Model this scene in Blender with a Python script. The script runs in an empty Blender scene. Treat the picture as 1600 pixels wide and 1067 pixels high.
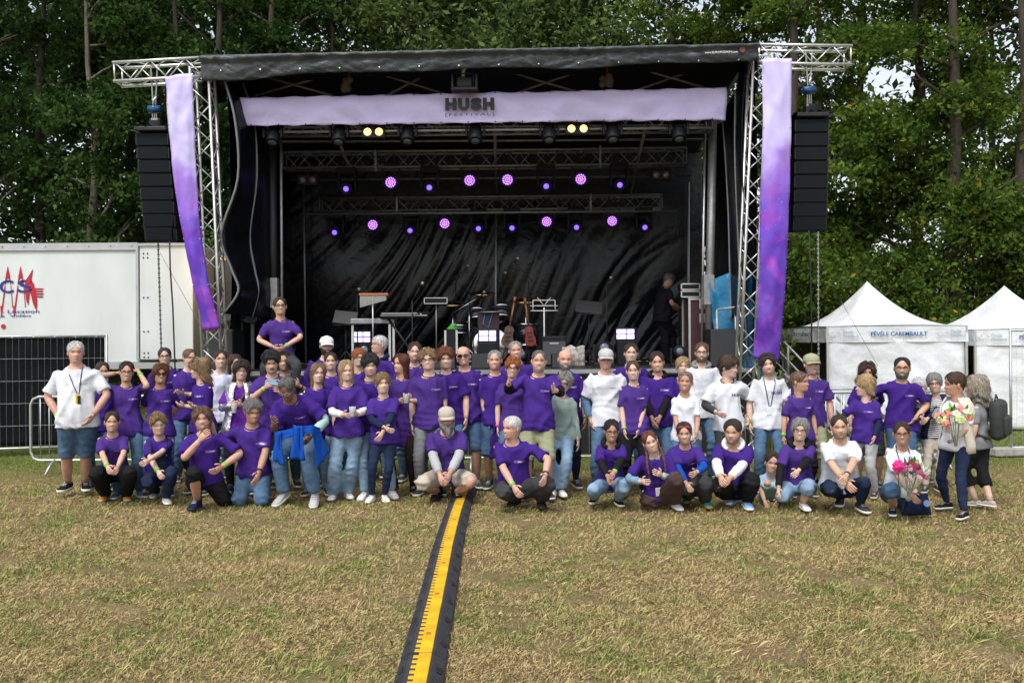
import bpy, math, random
import numpy as np
from mathutils import Vector, Matrix, Quaternion, noise as mnoise

random.seed(7); RNG = np.random.default_rng(7)
SC = bpy.context.scene
COL = SC.collection
PI = math.pi

# ------------------------------------------------------------------ camera
CAM_H, FPX, ROLL = 1.85, 1400.0, math.radians(0.4)
cam_data = bpy.data.cameras.new('camera'); cam = bpy.data.objects.new('camera', cam_data)
COL.objects.link(cam)
cam_data.sensor_width = 36; cam_data.lens = 36 * FPX / 1600
cam_data.clip_start = 0.1; cam_data.clip_end = 2000
RV = Vector((math.cos(ROLL), 0, -math.sin(ROLL))); UV = Vector((math.sin(ROLL), 0, math.cos(ROLL)))
cam.matrix_world = Matrix(((RV.x, UV.x, 0, 0), (RV.y, UV.y, -1, 0), (RV.z, UV.z, 0, CAM_H), (0, 0, 0, 1)))
SC.camera = cam

# ------------------------------------------------------------------ sky, sun, exposure
SUN_EL, SUN_AZ = math.radians(56), math.radians(205)     # azimuth measured from +Y towards +X
world = bpy.data.worlds.new('World'); SC.world = world; world.use_nodes = True
nt = world.node_tree; nt.nodes.clear()
sky = nt.nodes.new('ShaderNodeTexSky'); sky.sky_type = 'NISHITA'; sky.sun_disc = False
sky.sun_elevation = SUN_EL; sky.sun_rotation = SUN_AZ
sky.air_density = 1.0; sky.dust_density = 3.0; sky.ozone_density = 1.0
hs = nt.nodes.new('ShaderNodeHueSaturation'); hs.inputs['Saturation'].default_value = 0.35   # a bright overcast sky
bg = nt.nodes.new('ShaderNodeBackground'); bg.inputs['Strength'].default_value = 0.15
wo = nt.nodes.new('ShaderNodeOutputWorld')
nt.links.new(sky.outputs[0], hs.inputs['Color']); nt.links.new(hs.outputs[0], bg.inputs[0]); nt.links.new(bg.outputs[0], wo.inputs[0])
sd = bpy.data.lights.new('sun', 'SUN'); sd.energy = 1.0; sd.angle = math.radians(14); sd.color = (1, 0.97, 0.92)
sun = bpy.data.objects.new('sun', sd); COL.objects.link(sun)
sdir = Vector((math.sin(SUN_AZ) * math.cos(SUN_EL), math.cos(SUN_AZ) * math.cos(SUN_EL), math.sin(SUN_EL)))
sun.rotation_euler = sdir.to_track_quat('Z', 'Y').to_euler(); sun.location = (0, -10, 30)
SC.view_settings.view_transform = 'Standard'; SC.view_settings.look = 'None'
SC.view_settings.exposure = 0.78; SC.view_settings.gamma = 1; SC.view_settings.use_curve_mapping = False
SC.render.engine = 'CYCLES'
try:
    SC.cycles.max_bounces = 6; SC.cycles.transparent_max_bounces = 12; SC.cycles.use_denoising = True
    SC.cycles.sample_clamp_indirect = 4
except Exception: pass

# ------------------------------------------------------------------ measuring helpers: where things stand
def W(px, py, Y):
    return Vector((0, Y, CAM_H)) + RV * ((px - 800) / FPX * Y) + UV * (-(py - 533.5) / FPX * Y)
def G(px, py):
    Y = CAM_H / (math.sin(ROLL) * (px - 800) / FPX + math.cos(ROLL) * (py - 533.5) / FPX)
    p = W(px, py, Y); p.z = 0; return p

# ------------------------------------------------------------------ materials
MATS = {}
def M(name, col, rough=.75, metal=0., var=.12, scale=6., bump=0., bscale=40., emit=0., ecol=None, spec=.4, alpha=1., detail=4., aniso=None, dist=.01, coat=0.):
    if name in MATS: return MATS[name]
    m = bpy.data.materials.new(name); m.use_nodes = True; n = m.node_tree.nodes; l = m.node_tree.links
    b = n['Principled BSDF']
    b.inputs['Roughness'].default_value = rough; b.inputs['Metallic'].default_value = metal
    b.inputs['Specular IOR Level'].default_value = spec
    if coat: b.inputs['Coat Weight'].default_value = coat
    tc = n.new('ShaderNodeTexCoord'); mp = n.new('ShaderNodeMapping'); l.new(tc.outputs['Object'], mp.inputs[0])
    if aniso: mp.inputs['Scale'].default_value = aniso
    if var > 0:
        t = n.new('ShaderNodeTexNoise'); t.inputs['Scale'].default_value = scale; t.inputs['Detail'].default_value = detail
        l.new(mp.outputs[0], t.inputs['Vector'])
        mx = n.new('ShaderNodeMix'); mx.data_type = 'RGBA'
        mx.inputs[6].default_value = (*[c * (1 - var) for c in col], 1); mx.inputs[7].default_value = (*[min(1, c * (1 + var)) for c in col], 1)
        mr = n.new('ShaderNodeMapRange'); mr.inputs[1].default_value = .3; mr.inputs[2].default_value = .7
        l.new(t.outputs[0], mr.inputs[0]); l.new(mr.outputs[0], mx.inputs[0]); l.new(mx.outputs[2], b.inputs['Base Color'])
    else: b.inputs['Base Color'].default_value = (*col, 1)
    if bump > 0:
        t2 = n.new('ShaderNodeTexNoise'); t2.inputs['Scale'].default_value = bscale; t2.inputs['Detail'].default_value = 5
        l.new(mp.outputs[0], t2.inputs['Vector'])
        bp = n.new('ShaderNodeBump'); bp.inputs['Strength'].default_value = bump; bp.inputs['Distance'].default_value = dist
        l.new(t2.outputs[0], bp.inputs['Height']); l.new(bp.outputs[0], b.inputs['Normal'])
    if emit > 0:
        b.inputs['Emission Color'].default_value = (*(ecol or col), 1); b.inputs['Emission Strength'].default_value = emit
    if alpha < 1: b.inputs['Alpha'].default_value = alpha
    MATS[name] = m; return m

# ------------------------------------------------------------------ mesh builder
class MB:
    def __init__(s): s.v = []; s.f = []; s.m = []
    def add(s, verts, faces, mi=0):
        o = len(s.v); s.v.extend([tuple(p) for p in verts]); s.f.extend([tuple(i + o for i in f) for f in faces]); s.m.extend([mi] * len(faces)); return s
    def box(s, c, size, mi=0, rot=None):
        hx, hy, hz = size[0] / 2, size[1] / 2, size[2] / 2
        vs = [Vector((x, y, z)) for x in (-hx, hx) for y in (-hy, hy) for z in (-hz, hz)]
        if rot is not None: vs = [rot @ v for v in vs]
        c = Vector(c)
        return s.add([v + c for v in vs], [(0, 1, 3, 2), (4, 6, 7, 5), (0, 4, 5, 1), (2, 3, 7, 6), (0, 2, 6, 4), (1, 5, 7, 3)], mi)
    def bev(s, c, size, b=.01, mi=0, rot=None):          # box with chamfered edges
        hx, hy, hz = [k / 2 for k in size]; vs = []; 
        bm = __import__('bmesh').new(); __import__('bmesh').ops.create_cube(bm, size=1)
        for v in bm.verts: v.co = Vector((v.co.x * size[0], v.co.y * size[1], v.co.z * size[2]))
        __import__('bmesh').ops.bevel(bm, geom=bm.edges[:], offset=b, segments=2, affect='EDGES', profile=.5)
        bm.verts.index_update(); vs = [v.co.copy() for v in bm.verts]; fs = [[v.index for v in f.verts] for f in bm.faces]; bm.free()
        if rot is not None: vs = [rot @ v for v in vs]
        c = Vector(c); return s.add([v + c for v in vs], fs, mi)
    def path(s, pts, rad, n=8, mi=0, cap=True, ref=None, ell=None):
        pts = [Vector(p) for p in pts]; k = len(pts)
        if not hasattr(rad, '__len__'): rad = [rad] * k
        tans = []
        for i in range(k):
            t = pts[min(i + 1, k - 1)] - pts[max(i - 1, 0)]
            tans.append(t.normalized() if t.length > 1e-9 else Vector((0, 0, 1)))
        r0 = Vector(ref) if ref is not None else (Vector((0, 1, 0)) if abs(tans[0].y) < .9 else Vector((1, 0, 0)))
        u = (r0 - tans[0] * r0.dot(tans[0])).normalized(); vs = []
        for i in range(k):
            u = (u - tans[i] * u.dot(tans[i])).normalized(); w = tans[i].cross(u)
            e = ell[i] if ell else 1.
            for j in range(n):
                a = 2 * PI * j / n; vs.append(pts[i] + (u * math.cos(a) * e + w * math.sin(a)) * rad[i])
        fs = []
        for i in range(k - 1):
            for j in range(n):
                a, b = i * n + j, i * n + (j + 1) % n; fs.append((a, b, b + n, a + n))
        if cap: fs.append(tuple(range(n - 1, -1, -1))); fs.append(tuple((k - 1) * n + j for j in range(n)))
        return s.add(vs, fs, mi)
    def loft(s, rings, mi=0, cap=True, closed=True):
        n = len(rings[0]); k = len(rings); vs = [p for r in rings for p in r]; fs = []
        for i in range(k - 1):
            for j in range(n if closed else n - 1):
                a, b = i * n + j, i * n + (j + 1) % n; fs.append((a, b, b + n, a + n))
        if cap: fs.append(tuple(range(n - 1, -1, -1))); fs.append(tuple((k - 1) * n + j for j in range(n)))
        return s.add(vs, fs, mi)
    def lathe(s, prof, n=16, mi=0, mat=None, cap=True):
        rings = []
        for r, z in prof:
            ring = [Vector((r * math.cos(2 * PI * j / n), r * math.sin(2 * PI * j / n), z)) for j in range(n)]
            if mat is not None: ring = [mat @ p for p in ring]
            rings.append(ring)
        return s.loft(rings, mi, cap)
    def ell(s, c, r, n=10, k=6, mi=0, rot=None):
        c = Vector(c); rings = []
        if not hasattr(r, '__len__'): r = (r, r, r)
        for i in range(k + 1):
            t = -PI / 2 + PI * i / k; q = max(math.cos(t), .03); ring = []
            for j in range(n):
                p = Vector((r[0] * q * math.cos(2 * PI * j / n), r[1] * q * math.sin(2 * PI * j / n), r[2] * math.sin(t)))
                ring.append((rot @ p if rot is not None else p) + c)
            rings.append(ring)
        return s.loft(rings, mi)
    def grid(s, fn, nu, nv, mi=0):
        vs = [fn(i / nu, j / nv) for j in range(nv + 1) for i in range(nu + 1)]
        fs = [(j * (nu + 1) + i, j * (nu + 1) + i + 1, (j + 1) * (nu + 1) + i + 1, (j + 1) * (nu + 1) + i) for j in range(nv) for i in range(nu)]
        return s.add(vs, fs, mi)
    def mesh(s, name, mats, smooth=False):
        me = bpy.data.meshes.new(name); me.from_pydata([tuple(v) for v in s.v], [], s.f)
        for m in (mats if isinstance(mats, (list, tuple)) else [mats]): me.materials.append(m)
        if any(s.m): me.polygons.foreach_set('material_index', s.m)
        if smooth: me.polygons.foreach_set('use_smooth', [True] * len(s.f))
        me.update(); return me
    def build(s, name, mats, parent=None, smooth=False, loc=None):
        o = bpy.data.objects.new(name, s.mesh(name, mats, smooth)); COL.objects.link(o)
        if parent: o.parent = parent
        if loc is not None: o.location = loc
        return o
def tag(o, label=None, cat=None, group=None, kind=None):
    if label: o['label'] = label
    if cat: o['category'] = cat
    if group: o['group'] = group
    if kind: o['kind'] = kind
    return o
def empty(name, loc=(0, 0, 0), label=None, cat=None, group=None, rz=0):
    o = bpy.data.objects.new(name, None); COL.objects.link(o); o.location = loc; o.rotation_euler = (0, 0, rz)
    o.empty_display_size = .1
    return tag(o, label, cat, group)
def kids(o): return [c for c in COL.objects if c.parent == o]
def copy_tree(o, label=None, loc=None, rz=None, parent=None, children=None):
    c = o.copy(); COL.objects.link(c); c.parent = parent
    for ch in (kids(o) if children is None else children): copy_tree(ch, parent=c)
    if label: c['label'] = label
    if loc is not None: c.location = loc
    if rz is not None: c.rotation_euler = (0, 0, rz)
    return c
def big_mesh(name, V, F, mats, attr=None, smooth=False):    # numpy arrays, all faces of one size
    me = bpy.data.meshes.new(name); nf, k = F.shape
    me.vertices.add(len(V)); me.vertices.foreach_set('co', V.astype(np.float32).ravel())
    me.loops.add(nf * k); me.loops.foreach_set('vertex_index', F.astype(np.int32).ravel())
    me.polygons.add(nf); me.polygons.foreach_set('loop_start', np.arange(0, nf * k, k, dtype=np.int32))
    try: me.polygons.foreach_set('loop_total', np.full(nf, k, dtype=np.int32))
    except Exception: pass
    me.update(calc_edges=True)
    if attr is not None:
        a = me.attributes.new('tone', 'FLOAT', 'POINT'); a.data.foreach_set('value', attr.astype(np.float32))
    for m in (mats if isinstance(mats, (list, tuple)) else [mats]): me.materials.append(m)
    if smooth: me.polygons.foreach_set('use_smooth', np.ones(nf, dtype=bool))
    o = bpy.data.objects.new(name, me); COL.objects.link(o); return o
def text_mesh(txt, size=1., fat=0., ext=0., spacing=1., res=3):
    cu = bpy.data.curves.new('text', 'FONT'); cu.body = txt; cu.size = size; cu.offset = fat; cu.extrude = ext
    cu.align_x = 'CENTER'; cu.align_y = 'CENTER'; cu.space_character = spacing; cu.resolution_u = res
    o = bpy.data.objects.new('text', cu); COL.objects.link(o)
    dg = bpy.context.evaluated_depsgraph_get(); dg.update()
    me = bpy.data.meshes.new_from_object(o.evaluated_get(dg)); bpy.data.objects.remove(o); bpy.data.curves.remove(cu); return me
def text_obj(name, txt, loc, size, mat, parent=None, fat=0., wide=None, ry=0., rz=0., spacing=1., ext=.002, rx=PI / 2, tall=None):
    me = text_mesh(txt, size, fat, ext, spacing)
    co = np.array([v.co for v in me.vertices]); w = co[:, 0].max() - co[:, 0].min(); hh = co[:, 1].max() - co[:, 1].min()
    me.materials.append(mat)
    o = bpy.data.objects.new(name, me); COL.objects.link(o)
    if parent: o.parent = parent
    sx = (wide / w) if wide else 1.; sy = (tall / hh) if tall else (sx if wide else 1.)
    o.scale = (sx, sy, 1); o.rotation_euler = (rx, ry, rz); o.location = loc; return o
def nz(p, s=1.): return mnoise.noise(Vector(p) * s)
# ================================================================== GROUND
def grass_nodes(m, blades):
    n = m.node_tree.nodes; l = m.node_tree.links; b = n['Principled BSDF']
    tc = n.new('ShaderNodeTexCoord')
    def noise(sc, det=4, rough=.6):
        t = n.new('ShaderNodeTexNoise'); t.inputs['Scale'].default_value = sc; t.inputs['Detail'].default_value = det; t.inputs['Roughness'].default_value = rough
        l.new(tc.outputs['Object'], t.inputs['Vector']); return t.outputs[0]
    def rng(x, a, c, lo=0., hi=1.):
        r = n.new('ShaderNodeMapRange'); r.inputs[1].default_value = a; r.inputs[2].default_value = c; r.inputs[3].default_value = lo; r.inputs[4].default_value = hi
        l.new(x, r.inputs[0]); return r.outputs[0]
    def mix(f, a, c):
        x = n.new('ShaderNodeMix'); x.data_type = 'RGBA'; l.new(f, x.inputs[0])
        for v, i in ((a, 6), (c, 7)):
            if isinstance(v, tuple): x.inputs[i].default_value = (*v, 1)
            else: l.new(v, x.inputs[i])
        return x.outputs[2]
    def math_(op, a, c):
        x = n.new('ShaderNodeMath'); x.operation = op; x.use_clamp = True
        for v, i in ((a, 0), (c, 1)):
            if isinstance(v, (int, float)): x.inputs[i].default_value = v
            else: l.new(v, x.inputs[i])
        return x.outputs[0]
    sep = n.new('ShaderNodeSeparateXYZ'); l.new(tc.outputs['Object'], sep.inputs[0])
    far = rng(sep.outputs[1], 11.3, 14.)                       # the lawn behind the crowd was not trodden dry
    patch = rng(noise(1.1, 7, .75), .42, .62); fine = rng(noise(8, 4), .36, .62)
    green = math_('MAXIMUM', math_('MULTIPLY', patch, math_('ADD', math_('MULTIPLY', fine, .75), .12)), math_('MULTIPLY', far, .9))
    if blades:
        at = n.new('ShaderNodeAttribute'); at.attribute_name = 'tone'
        dry = mix(at.outputs['Fac'], (.14, .094, .042), (.68, .52, .265)); gr = mix(at.outputs['Fac'], (.06, .105, .018), (.22, .30, .065))
        green = math_('ADD', green, rng(at.outputs['Fac'], .86, .9, 0, .45))
        l.new(mix(green, dry, gr), b.inputs['Base Color'])
        b.inputs['Roughness'].default_value = .8; b.inputs['Specular IOR Level'].default_value = .15
    else:
        soil = mix(rng(noise(2.3, 6, .7), .4, .62), (.30, .21, .105), (.48, .36, .185))
        soil = mix(rng(noise(60, 4), .35, .7), (.15, .105, .06), soil)
        gr = mix(rng(noise(25, 4), .35, .65), (.06, .09, .016), (.15, .19, .04))
        l.new(mix(green, soil, gr), b.inputs['Base Color']); b.inputs['Roughness'].default_value = .95; b.inputs['Specular IOR Level'].default_value = .1
        bp = n.new('ShaderNodeBump'); bp.inputs['Strength'].default_value = .9; bp.inputs['Distance'].default_value = .03
        l.new(noise(45, 6, .7), bp.inputs['Height']); l.new(bp.outputs[0], b.inputs['Normal'])
def hgt(x, y): return .018 * (np.sin(x * 1.3 + y * .7) * np.sin(y * 1.1 - x * .4)) - .018
gm = bpy.data.materials.new('trodden_lawn'); gm.use_nodes = True; grass_nodes(gm, False)
xs = np.concatenate([[-600, -200, -60, -30], np.linspace(-16, 16, 90), [30, 60, 200, 600]])
ys = np.concatenate([[-300, -60, -10], np.linspace(2, 24, 62), [35, 60, 200, 900]])
gx, gy = np.meshgrid(xs, ys); V = np.stack([gx, gy, hgt(gx, gy)], -1).reshape(-1, 3)
nx = len(xs); F = np.array([[j * nx + i, j * nx + i + 1, (j + 1) * nx + i + 1, (j + 1) * nx + i] for j in range(len(ys) - 1) for i in range(nx - 1)])
ground = big_mesh('ground', V, F, gm, smooth=True); tag(ground, 'dry trodden lawn in front of the stage', 'ground', kind='structure')
def blades(bands):
    P = []
    for y0, y1, dens in bands:
        area = .60 * 2 * (y1 * y1 - y0 * y0) / 2; n = int(area * dens)
        y = np.sqrt(RNG.uniform(y0 * y0, y1 * y1, n)); x = RNG.uniform(-1, 1, n) * .60 * y; P.append(np.stack([x, y], 1))
    P = np.concatenate(P); n0 = len(P); nt_ = 420; ty = np.sqrt(RNG.uniform(4.5 ** 2, 11.5 ** 2, nt_)); tc_ = np.stack([RNG.uniform(-1, 1, nt_) * .58 * ty, ty], 1)      # tougher tufts
    tufts = np.repeat(tc_, 55, 0) + RNG.normal(0, 1, (nt_ * 55, 2)) * np.repeat(RNG.uniform(.02, .06, nt_), 55)[:, None]; P = np.concatenate([P, tufts]); isT = np.arange(len(P)) >= n0; n = len(P)
    cl = RNG.normal(0, .035, (n, 2)) * (RNG.random(n) < .6)[:, None]; P = P + cl * (~isT)[:, None]
    # keep the cable ramp clear
    rx = ramp_x(P[:, 1]); keep = (np.abs(P[:, 0] - rx) > .14) | (P[:, 1] > 12.6); P = P[keep]; isT = isT[keep]; n = len(P)
    x_, y_ = P[:, 0], P[:, 1]; bare = np.sin(x_ * 2.3 + 1.7 * np.sin(y_ * 1.9) + y_) * np.sin(y_ * 2.9 + 1.4 * np.sin(x_ * 2.6)) + .6 * np.sin(x_ * 7.1 + y_ * 3.3 + 2 * np.sin(y_ * 5)) * np.sin(y_ * 6.3 - x_ * 2.2)
    kp = isT | (RNG.random(n) < np.clip(1.15 - 1.2 * np.clip(bare - .2, 0, 1), .10, 1)); P = P[kp]; isT = isT[kp]; n = len(P)      # worn spots
    z = hgt(P[:, 0], P[:, 1]); a = RNG.uniform(0, 2 * PI, n)
    farf = np.clip((P[:, 1] - 11.5) / 2.5, 0, 1)
    tilt = np.clip(RNG.normal(1.02, .33, n), .12, 1.5) * (1 - .45 * farf) * np.where(isT, .55, 1.); L = np.where(isT, 1.35, 1.) * RNG.uniform(.016, .055, n) * (1 + .9 * (RNG.random(n) < .06))
    wd = RNG.uniform(.0008, .0019, n) * (1 + P[:, 1] / 12)
    d = np.stack([np.cos(a) * np.sin(tilt), np.sin(a) * np.sin(tilt), np.cos(tilt)], 1); sd_ = np.stack([-np.sin(a), np.cos(a), np.zeros(n)], 1)
    b0 = np.stack([P[:, 0], P[:, 1], z + .001], 1); mid = b0 + d * (L * .55)[:, None]; tip = b0 + d * L[:, None]; tip[:, 2] -= L * .25 * RNG.random(n); tip[:, 2] = np.maximum(tip[:, 2], z + .006)
    V = np.stack([b0 - sd_ * wd[:, None], b0 + sd_ * wd[:, None], mid + sd_ * wd[:, None] * .8, tip], 1).reshape(-1, 3)
    F = np.arange(4 * n).reshape(n, 4)
    tn = RNG.random(n); tn = np.where(isT, np.where(RNG.random(n) < .6, RNG.uniform(.86, 1, n), tn), tn); return V, F, np.repeat(tn, 4)
def ramp_x(y):                                               # centre line of the cable ramp on the lawn
    y = np.asarray(y, float)
    return np.interp(y, [3.5, 5.2, 7, 8, 9, 10, 11, 12.6], [-.488, -.527, -.568, -.592, -.603, -.608, -.60, -.56])
bm_ = bpy.data.materials.new('grass_blades'); bm_.use_nodes = True; grass_nodes(bm_, True)
V, F, A = blades([(4.4, 6.5, 9000), (6.5, 9, 5600), (9, 12, 2900), (12, 19, 520)])
tag(big_mesh('grass', V, F, bm_, A), 'short straw coloured grass with green tufts', 'grass', kind='stuff')

# ================================================================== TREES
def leaf_mat(name, stops, trans=.4):
    m = bpy.data.materials.new(name); m.use_nodes = True; n = m.node_tree.nodes; l = m.node_tree.links; b = n['Principled BSDF']
    at = n.new('ShaderNodeAttribute'); at.attribute_name = 'tone'; r = n.new('ShaderNodeValToRGB'); e = r.color_ramp.elements
    while len(e) > 1: e.remove(e[-1])
    e[0].position = stops[0][0]; e[0].color = (*stops[0][1], 1)
    for p, c in stops[1:]: k = e.new(p); k.color = (*c, 1)
    l.new(at.outputs['Fac'], r.inputs[0]); l.new(r.outputs[0], b.inputs['Base Color'])
    b.inputs['Roughness'].default_value = .7; b.inputs['Specular IOR Level'].default_value = .12
    tr = n.new('ShaderNodeBsdfTranslucent'); l.new(r.outputs[0], tr.inputs[0]); ms = n.new('ShaderNodeMixShader'); ms.inputs[0].default_value = trans
    l.new(b.outputs[0], ms.inputs[1]); l.new(tr.outputs[0], ms.inputs[2]); l.new(ms.outputs[0], n['Material Output'].inputs[0]); return m
LEAF = {
 'dark': leaf_mat('poplar_leaf', [(0, (.012, .030, .007)), (.45, (.032, .072, .015)), (1, (.115, .20, .045))]),
 'soft': leaf_mat('willow_leaf', [(0, (.05, .085, .022)), (.5, (.105, .16, .045)), (1, (.20, .28, .08))]),
 'right': leaf_mat('maple_leaf', [(0, (.024, .050, .008)), (.5, (.072, .132, .018)), (.955, (.18, .25, .035)), (.97, (.32, .20, .025)), (1, (.42, .26, .03))]),
 'bush': leaf_mat('hedge_leaf', [(0, (.03, .06, .010)), (.6, (.088, .152, .022)), (.93, (.18, .25, .036)), (.95, (.45, .30, .03)), (1, (.50, .36, .04))]),
}
BARK = M('bark', (.05, .04, .03), .95, var=.4, scale=3, bump=.8, bscale=14, aniso=(3, 3, .6), dist=.03)
BARKL = M('pale_bark', (.15, .13, .10), .95, var=.35, scale=3, bump=.8, bscale=14, aniso=(3, 3, .6), dist=.03)
def leaves(cent, spread, per, size, stretch=1.):
    n = len(cent) * per
    c = np.repeat(cent, per, 0) + RNG.normal(0, 1, (n, 3)) * np.repeat(spread, per)[:, None] * np.array([1, 1, .7])
    s = size * RNG.uniform(.6, 1.4, n)
    a = RNG.normal(0, 1, (n, 3)); a /= np.linalg.norm(a, axis=1)[:, None]
    nn = RNG.normal(0, 1, (n, 3)) + np.array([0, 0, .8]); b = np.cross(a, nn); b /= np.linalg.norm(b, axis=1)[:, None] + 1e-9
    cr = np.cross(a, b)
    V = np.stack([c - a * s[:, None] * stretch, c + b * s[:, None] * .55 + cr * s[:, None] * .12, c + a * s[:, None] * stretch, c - b * s[:, None] * .55 + cr * s[:, None] * .12], 1).reshape(-1, 3)
    base = np.repeat(RNG.uniform(0, 1, len(cent)) ** 1.3, per)                # clumps differ in leaf colour
    t = np.clip(base * .65 + RNG.random(n) * .35, 0, 1); t = np.where(RNG.random(n) < .02, RNG.uniform(.9, 1, n), np.minimum(t, .93))
    return V, np.arange(4 * n).reshape(n, 4), np.repeat(t, 4)
def tree(label, px, Y, z0, z1, rad, clumps, per, size, kind='dark', trunk=.16, name='leafy_tree', bark=None, lean=0., fork=True, spread=.42, stretch=1., group=None, cat='tree', bough=0):
    rs = random.Random(int(px * 13 + Y * 7)); X = (px - 800) / FPX * Y
    root = empty(name, (X, Y, 0), label, cat, group)
    mb = MB(); top = z1 * .93; pts = []; rr = []
    for i in range(9):
        t = i / 8; pts.append((lean * t * top + rs.uniform(-.1, .1) * (i > 0), rs.uniform(-.1, .1), top * t - .05)); rr.append(trunk * (1.25 if i == 0 else 1 - .8 * t))
    mb.path(pts, rr, 9)
    tips = []
    nb = max(6, int((z1 - z0) * 1.6))
    for k in range(nb):
        zb = z0 * .75 + (top - z0 * .75) * (k + rs.random()) / nb; t = zb / top
        a = rs.uniform(0, 2 * PI); ln = rad * rs.uniform(.55, 1.) * (1.15 - .55 * t); base = Vector((lean * zb, 0, zb))
        d = Vector((math.cos(a), math.sin(a), rs.uniform(.35, .9))).normalized(); bp = []
        for q in range(5): bp.append(base + d * ln * q / 4 + Vector((rs.uniform(-.1, .1), rs.uniform(-.1, .1), .15 * (q / 4) ** 2)) * (q > 0))
        r0 = trunk * (1 - .8 * t) * .5; mb.path(bp, [r0 * (1 - .75 * q / 4) + .006 for q in range(5)], 5); tips += bp[2:]
        for w in range(2):
            d2 = (d + Vector((rs.uniform(-1, 1), rs.uniform(-1, 1), rs.uniform(-.2, .6))) * .7).normalized(); e = bp[2] + d2 * ln * .5
            mb.path([bp[2], (bp[2] + e) / 2 + Vector((0, 0, .05)), e], [r0 * .35 + .004, r0 * .25 + .003, .004], 4); tips.append(e)
    tk = mb.build('trunk', bark or BARK, root, True)
    C = []
    for i in range(clumps):
        if tips and rs.random() < .7:
            b = rs.choice(tips); C.append((b[0] + rs.gauss(0, .3), b[1] + rs.gauss(0, .3), b[2] + rs.gauss(0, .3)))
        else:
            a = rs.uniform(0, 2 * PI); zz = rs.uniform(z0, z1); t = (zz - z0) / (z1 - z0); R = rad * (1 - .5 * t * t) * math.sqrt(rs.random()) * (.6 + .4 * math.sin(a * 3 + zz * 1.7 + px))
            C.append((lean * zz + R * math.cos(a), R * math.sin(a), zz))
    if bough:                                              # leaves sit in rounded boughs with hollows between them
        D = []
        for i in range(bough):
            if rs.random() < .75: c = rs.choice(tips); c = Vector((c[0] + rs.gauss(0, .35), c[1] + rs.gauss(0, .35), c[2] + rs.gauss(0, .35)))
            else: c = Vector(C[rs.randrange(len(C))])
            br = rs.uniform(.45, 1.0) * (.75 + .25 * rad / 2.2); m = int(26 * br * br + 6)
            for k in range(m):
                a, zz = rs.uniform(0, 2 * PI), rs.uniform(-.55, 1); q = math.sqrt(max(0, 1 - zz * zz)); r_ = br * rs.uniform(.65, 1.05); D.append((c[0] + r_ * q * math.cos(a), c[1] + r_ * q * math.sin(a), c[2] + r_ * zz * .62))
        C = np.array(D); V, F, A = leaves(C, RNG.uniform(.6, 1.3, len(C)) * .17, 26, size, stretch)
    else: C = np.array(C); V, F, A = leaves(C, RNG.uniform(.5, 1.3, len(C)) * spread, per, size, stretch)
    V[:, 2] = np.maximum(V[:, 2], .05)
    cr = big_mesh('crown', V, F, LEAF[kind], A); cr.parent = root
    return root
TG = 'trees behind the stage'
for i, (px, Y, z0, z1, rad, cl, tr, ln, lb) in enumerate([
    (-20, 22.5, 2.6, 14, 2.3, 150, .17, .0, 'dark green tree at the far left edge above the trailer'),
    (62, 24.0, 3.2, 15, 2.3, 150, .17, .012, 'tall dark poplar above the red lettering on the trailer'),
    (150, 23.0, 2.8, 13, 2.2, 150, .15, -.01, 'bushy dark tree left of the hanging loudspeaker column over the trailer'),
    (205, 26.0, 3.5, 16, 2.3, 130, .2, .0, 'tall dark tree directly behind the left hanging loudspeaker column'),
    (268, 24.5, 3., 15, 2.2, 140, .15, .01, 'dark tree behind the left lilac flag banner'),
    (345, 23.5, 3., 15, 2.2, 130, .17, 0., 'dark tree seen between left truss tower and stage tarp'),
    (430, 26., 5., 16, 2.4, 120, .2, 0., 'dark tree rising over the left corner of the stage roof'),
    (520, 27., 6., 16, 2.6, 120, .2, 0., 'dark tree above the roof left of the pale willows')]):
    tree(lb, px, Y, z0, z1, rad, int(cl * .68), 140, .07, 'dark', tr, 'poplar_tree', BARKL if i % 2 == 0 else BARK, ln, group=TG, bough=30)
for px, Y, rad, cl, lb in [(640, 26.5, 2.3, 150, 'pale feathery willow above the stage roof left of the banner logo'),
                           (735, 27.5, 2.3, 150, 'pale willow directly above the black letters of the stage banner'),
                           (840, 26.5, 2.3, 150, 'pale willow above the roof right of the banner logo'),
                           (940, 27.5, 2.3, 140, 'rightmost pale willow above the stage roof')]:
    tree(lb, px, Y, 7, 15, rad, cl, 80, .08, 'soft', .2, 'willow_tree', BARK, spread=.5, stretch=1.35, group=TG)
for px, Y, z0, z1, rad, cl, tr, ln, lb in [
    (1045, 27, 7, 15, 2.4, 70, .17, .01, 'thin tree with sky gaps above the right end of the roof'),
    (1140, 26, 7, 15, 2.2, 60, .18, -.01, 'sparse branching tree behind the right roof corner'),
    (1236, 22.5, 5, 15, 2.3, 90, .22, .012, 'thick trunked tree behind the right hanging loudspeaker column'),
    (1282, 24.5, 4, 15, 2.0, 80, .2, -.008, 'tree just right of the right hanging loudspeaker column'),
    (1352, 25, 3.5, 15, 2.2, 100, .2, 0., 'leafy tree above the peak of the nearer white tent'),
    (1436, 24, 3.8, 15, 2.2, 90, .21, .006, 'straight dark trunked tree right of the nearer tent peak'),
    (1492, 22.5, 4.2, 15, 2.2, 90, .24, -.004, 'tall tree with stout brown trunk between the two tent peaks'),
    (1556, 25, 3.5, 15, 2.2, 80, .15, .0, 'slim dark tree above the peak of the farther tent'),
    (1596, 22.5, 4., 15, 2.2, 90, .2, .0, 'dark tree at the right edge of the picture')]:
    tree(lb, px, Y, z0, z1, rad, int(cl * .80), 118, .07, 'right', tr, 'broadleaf_tree', BARK, ln, group=TG, bough=31)
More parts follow.
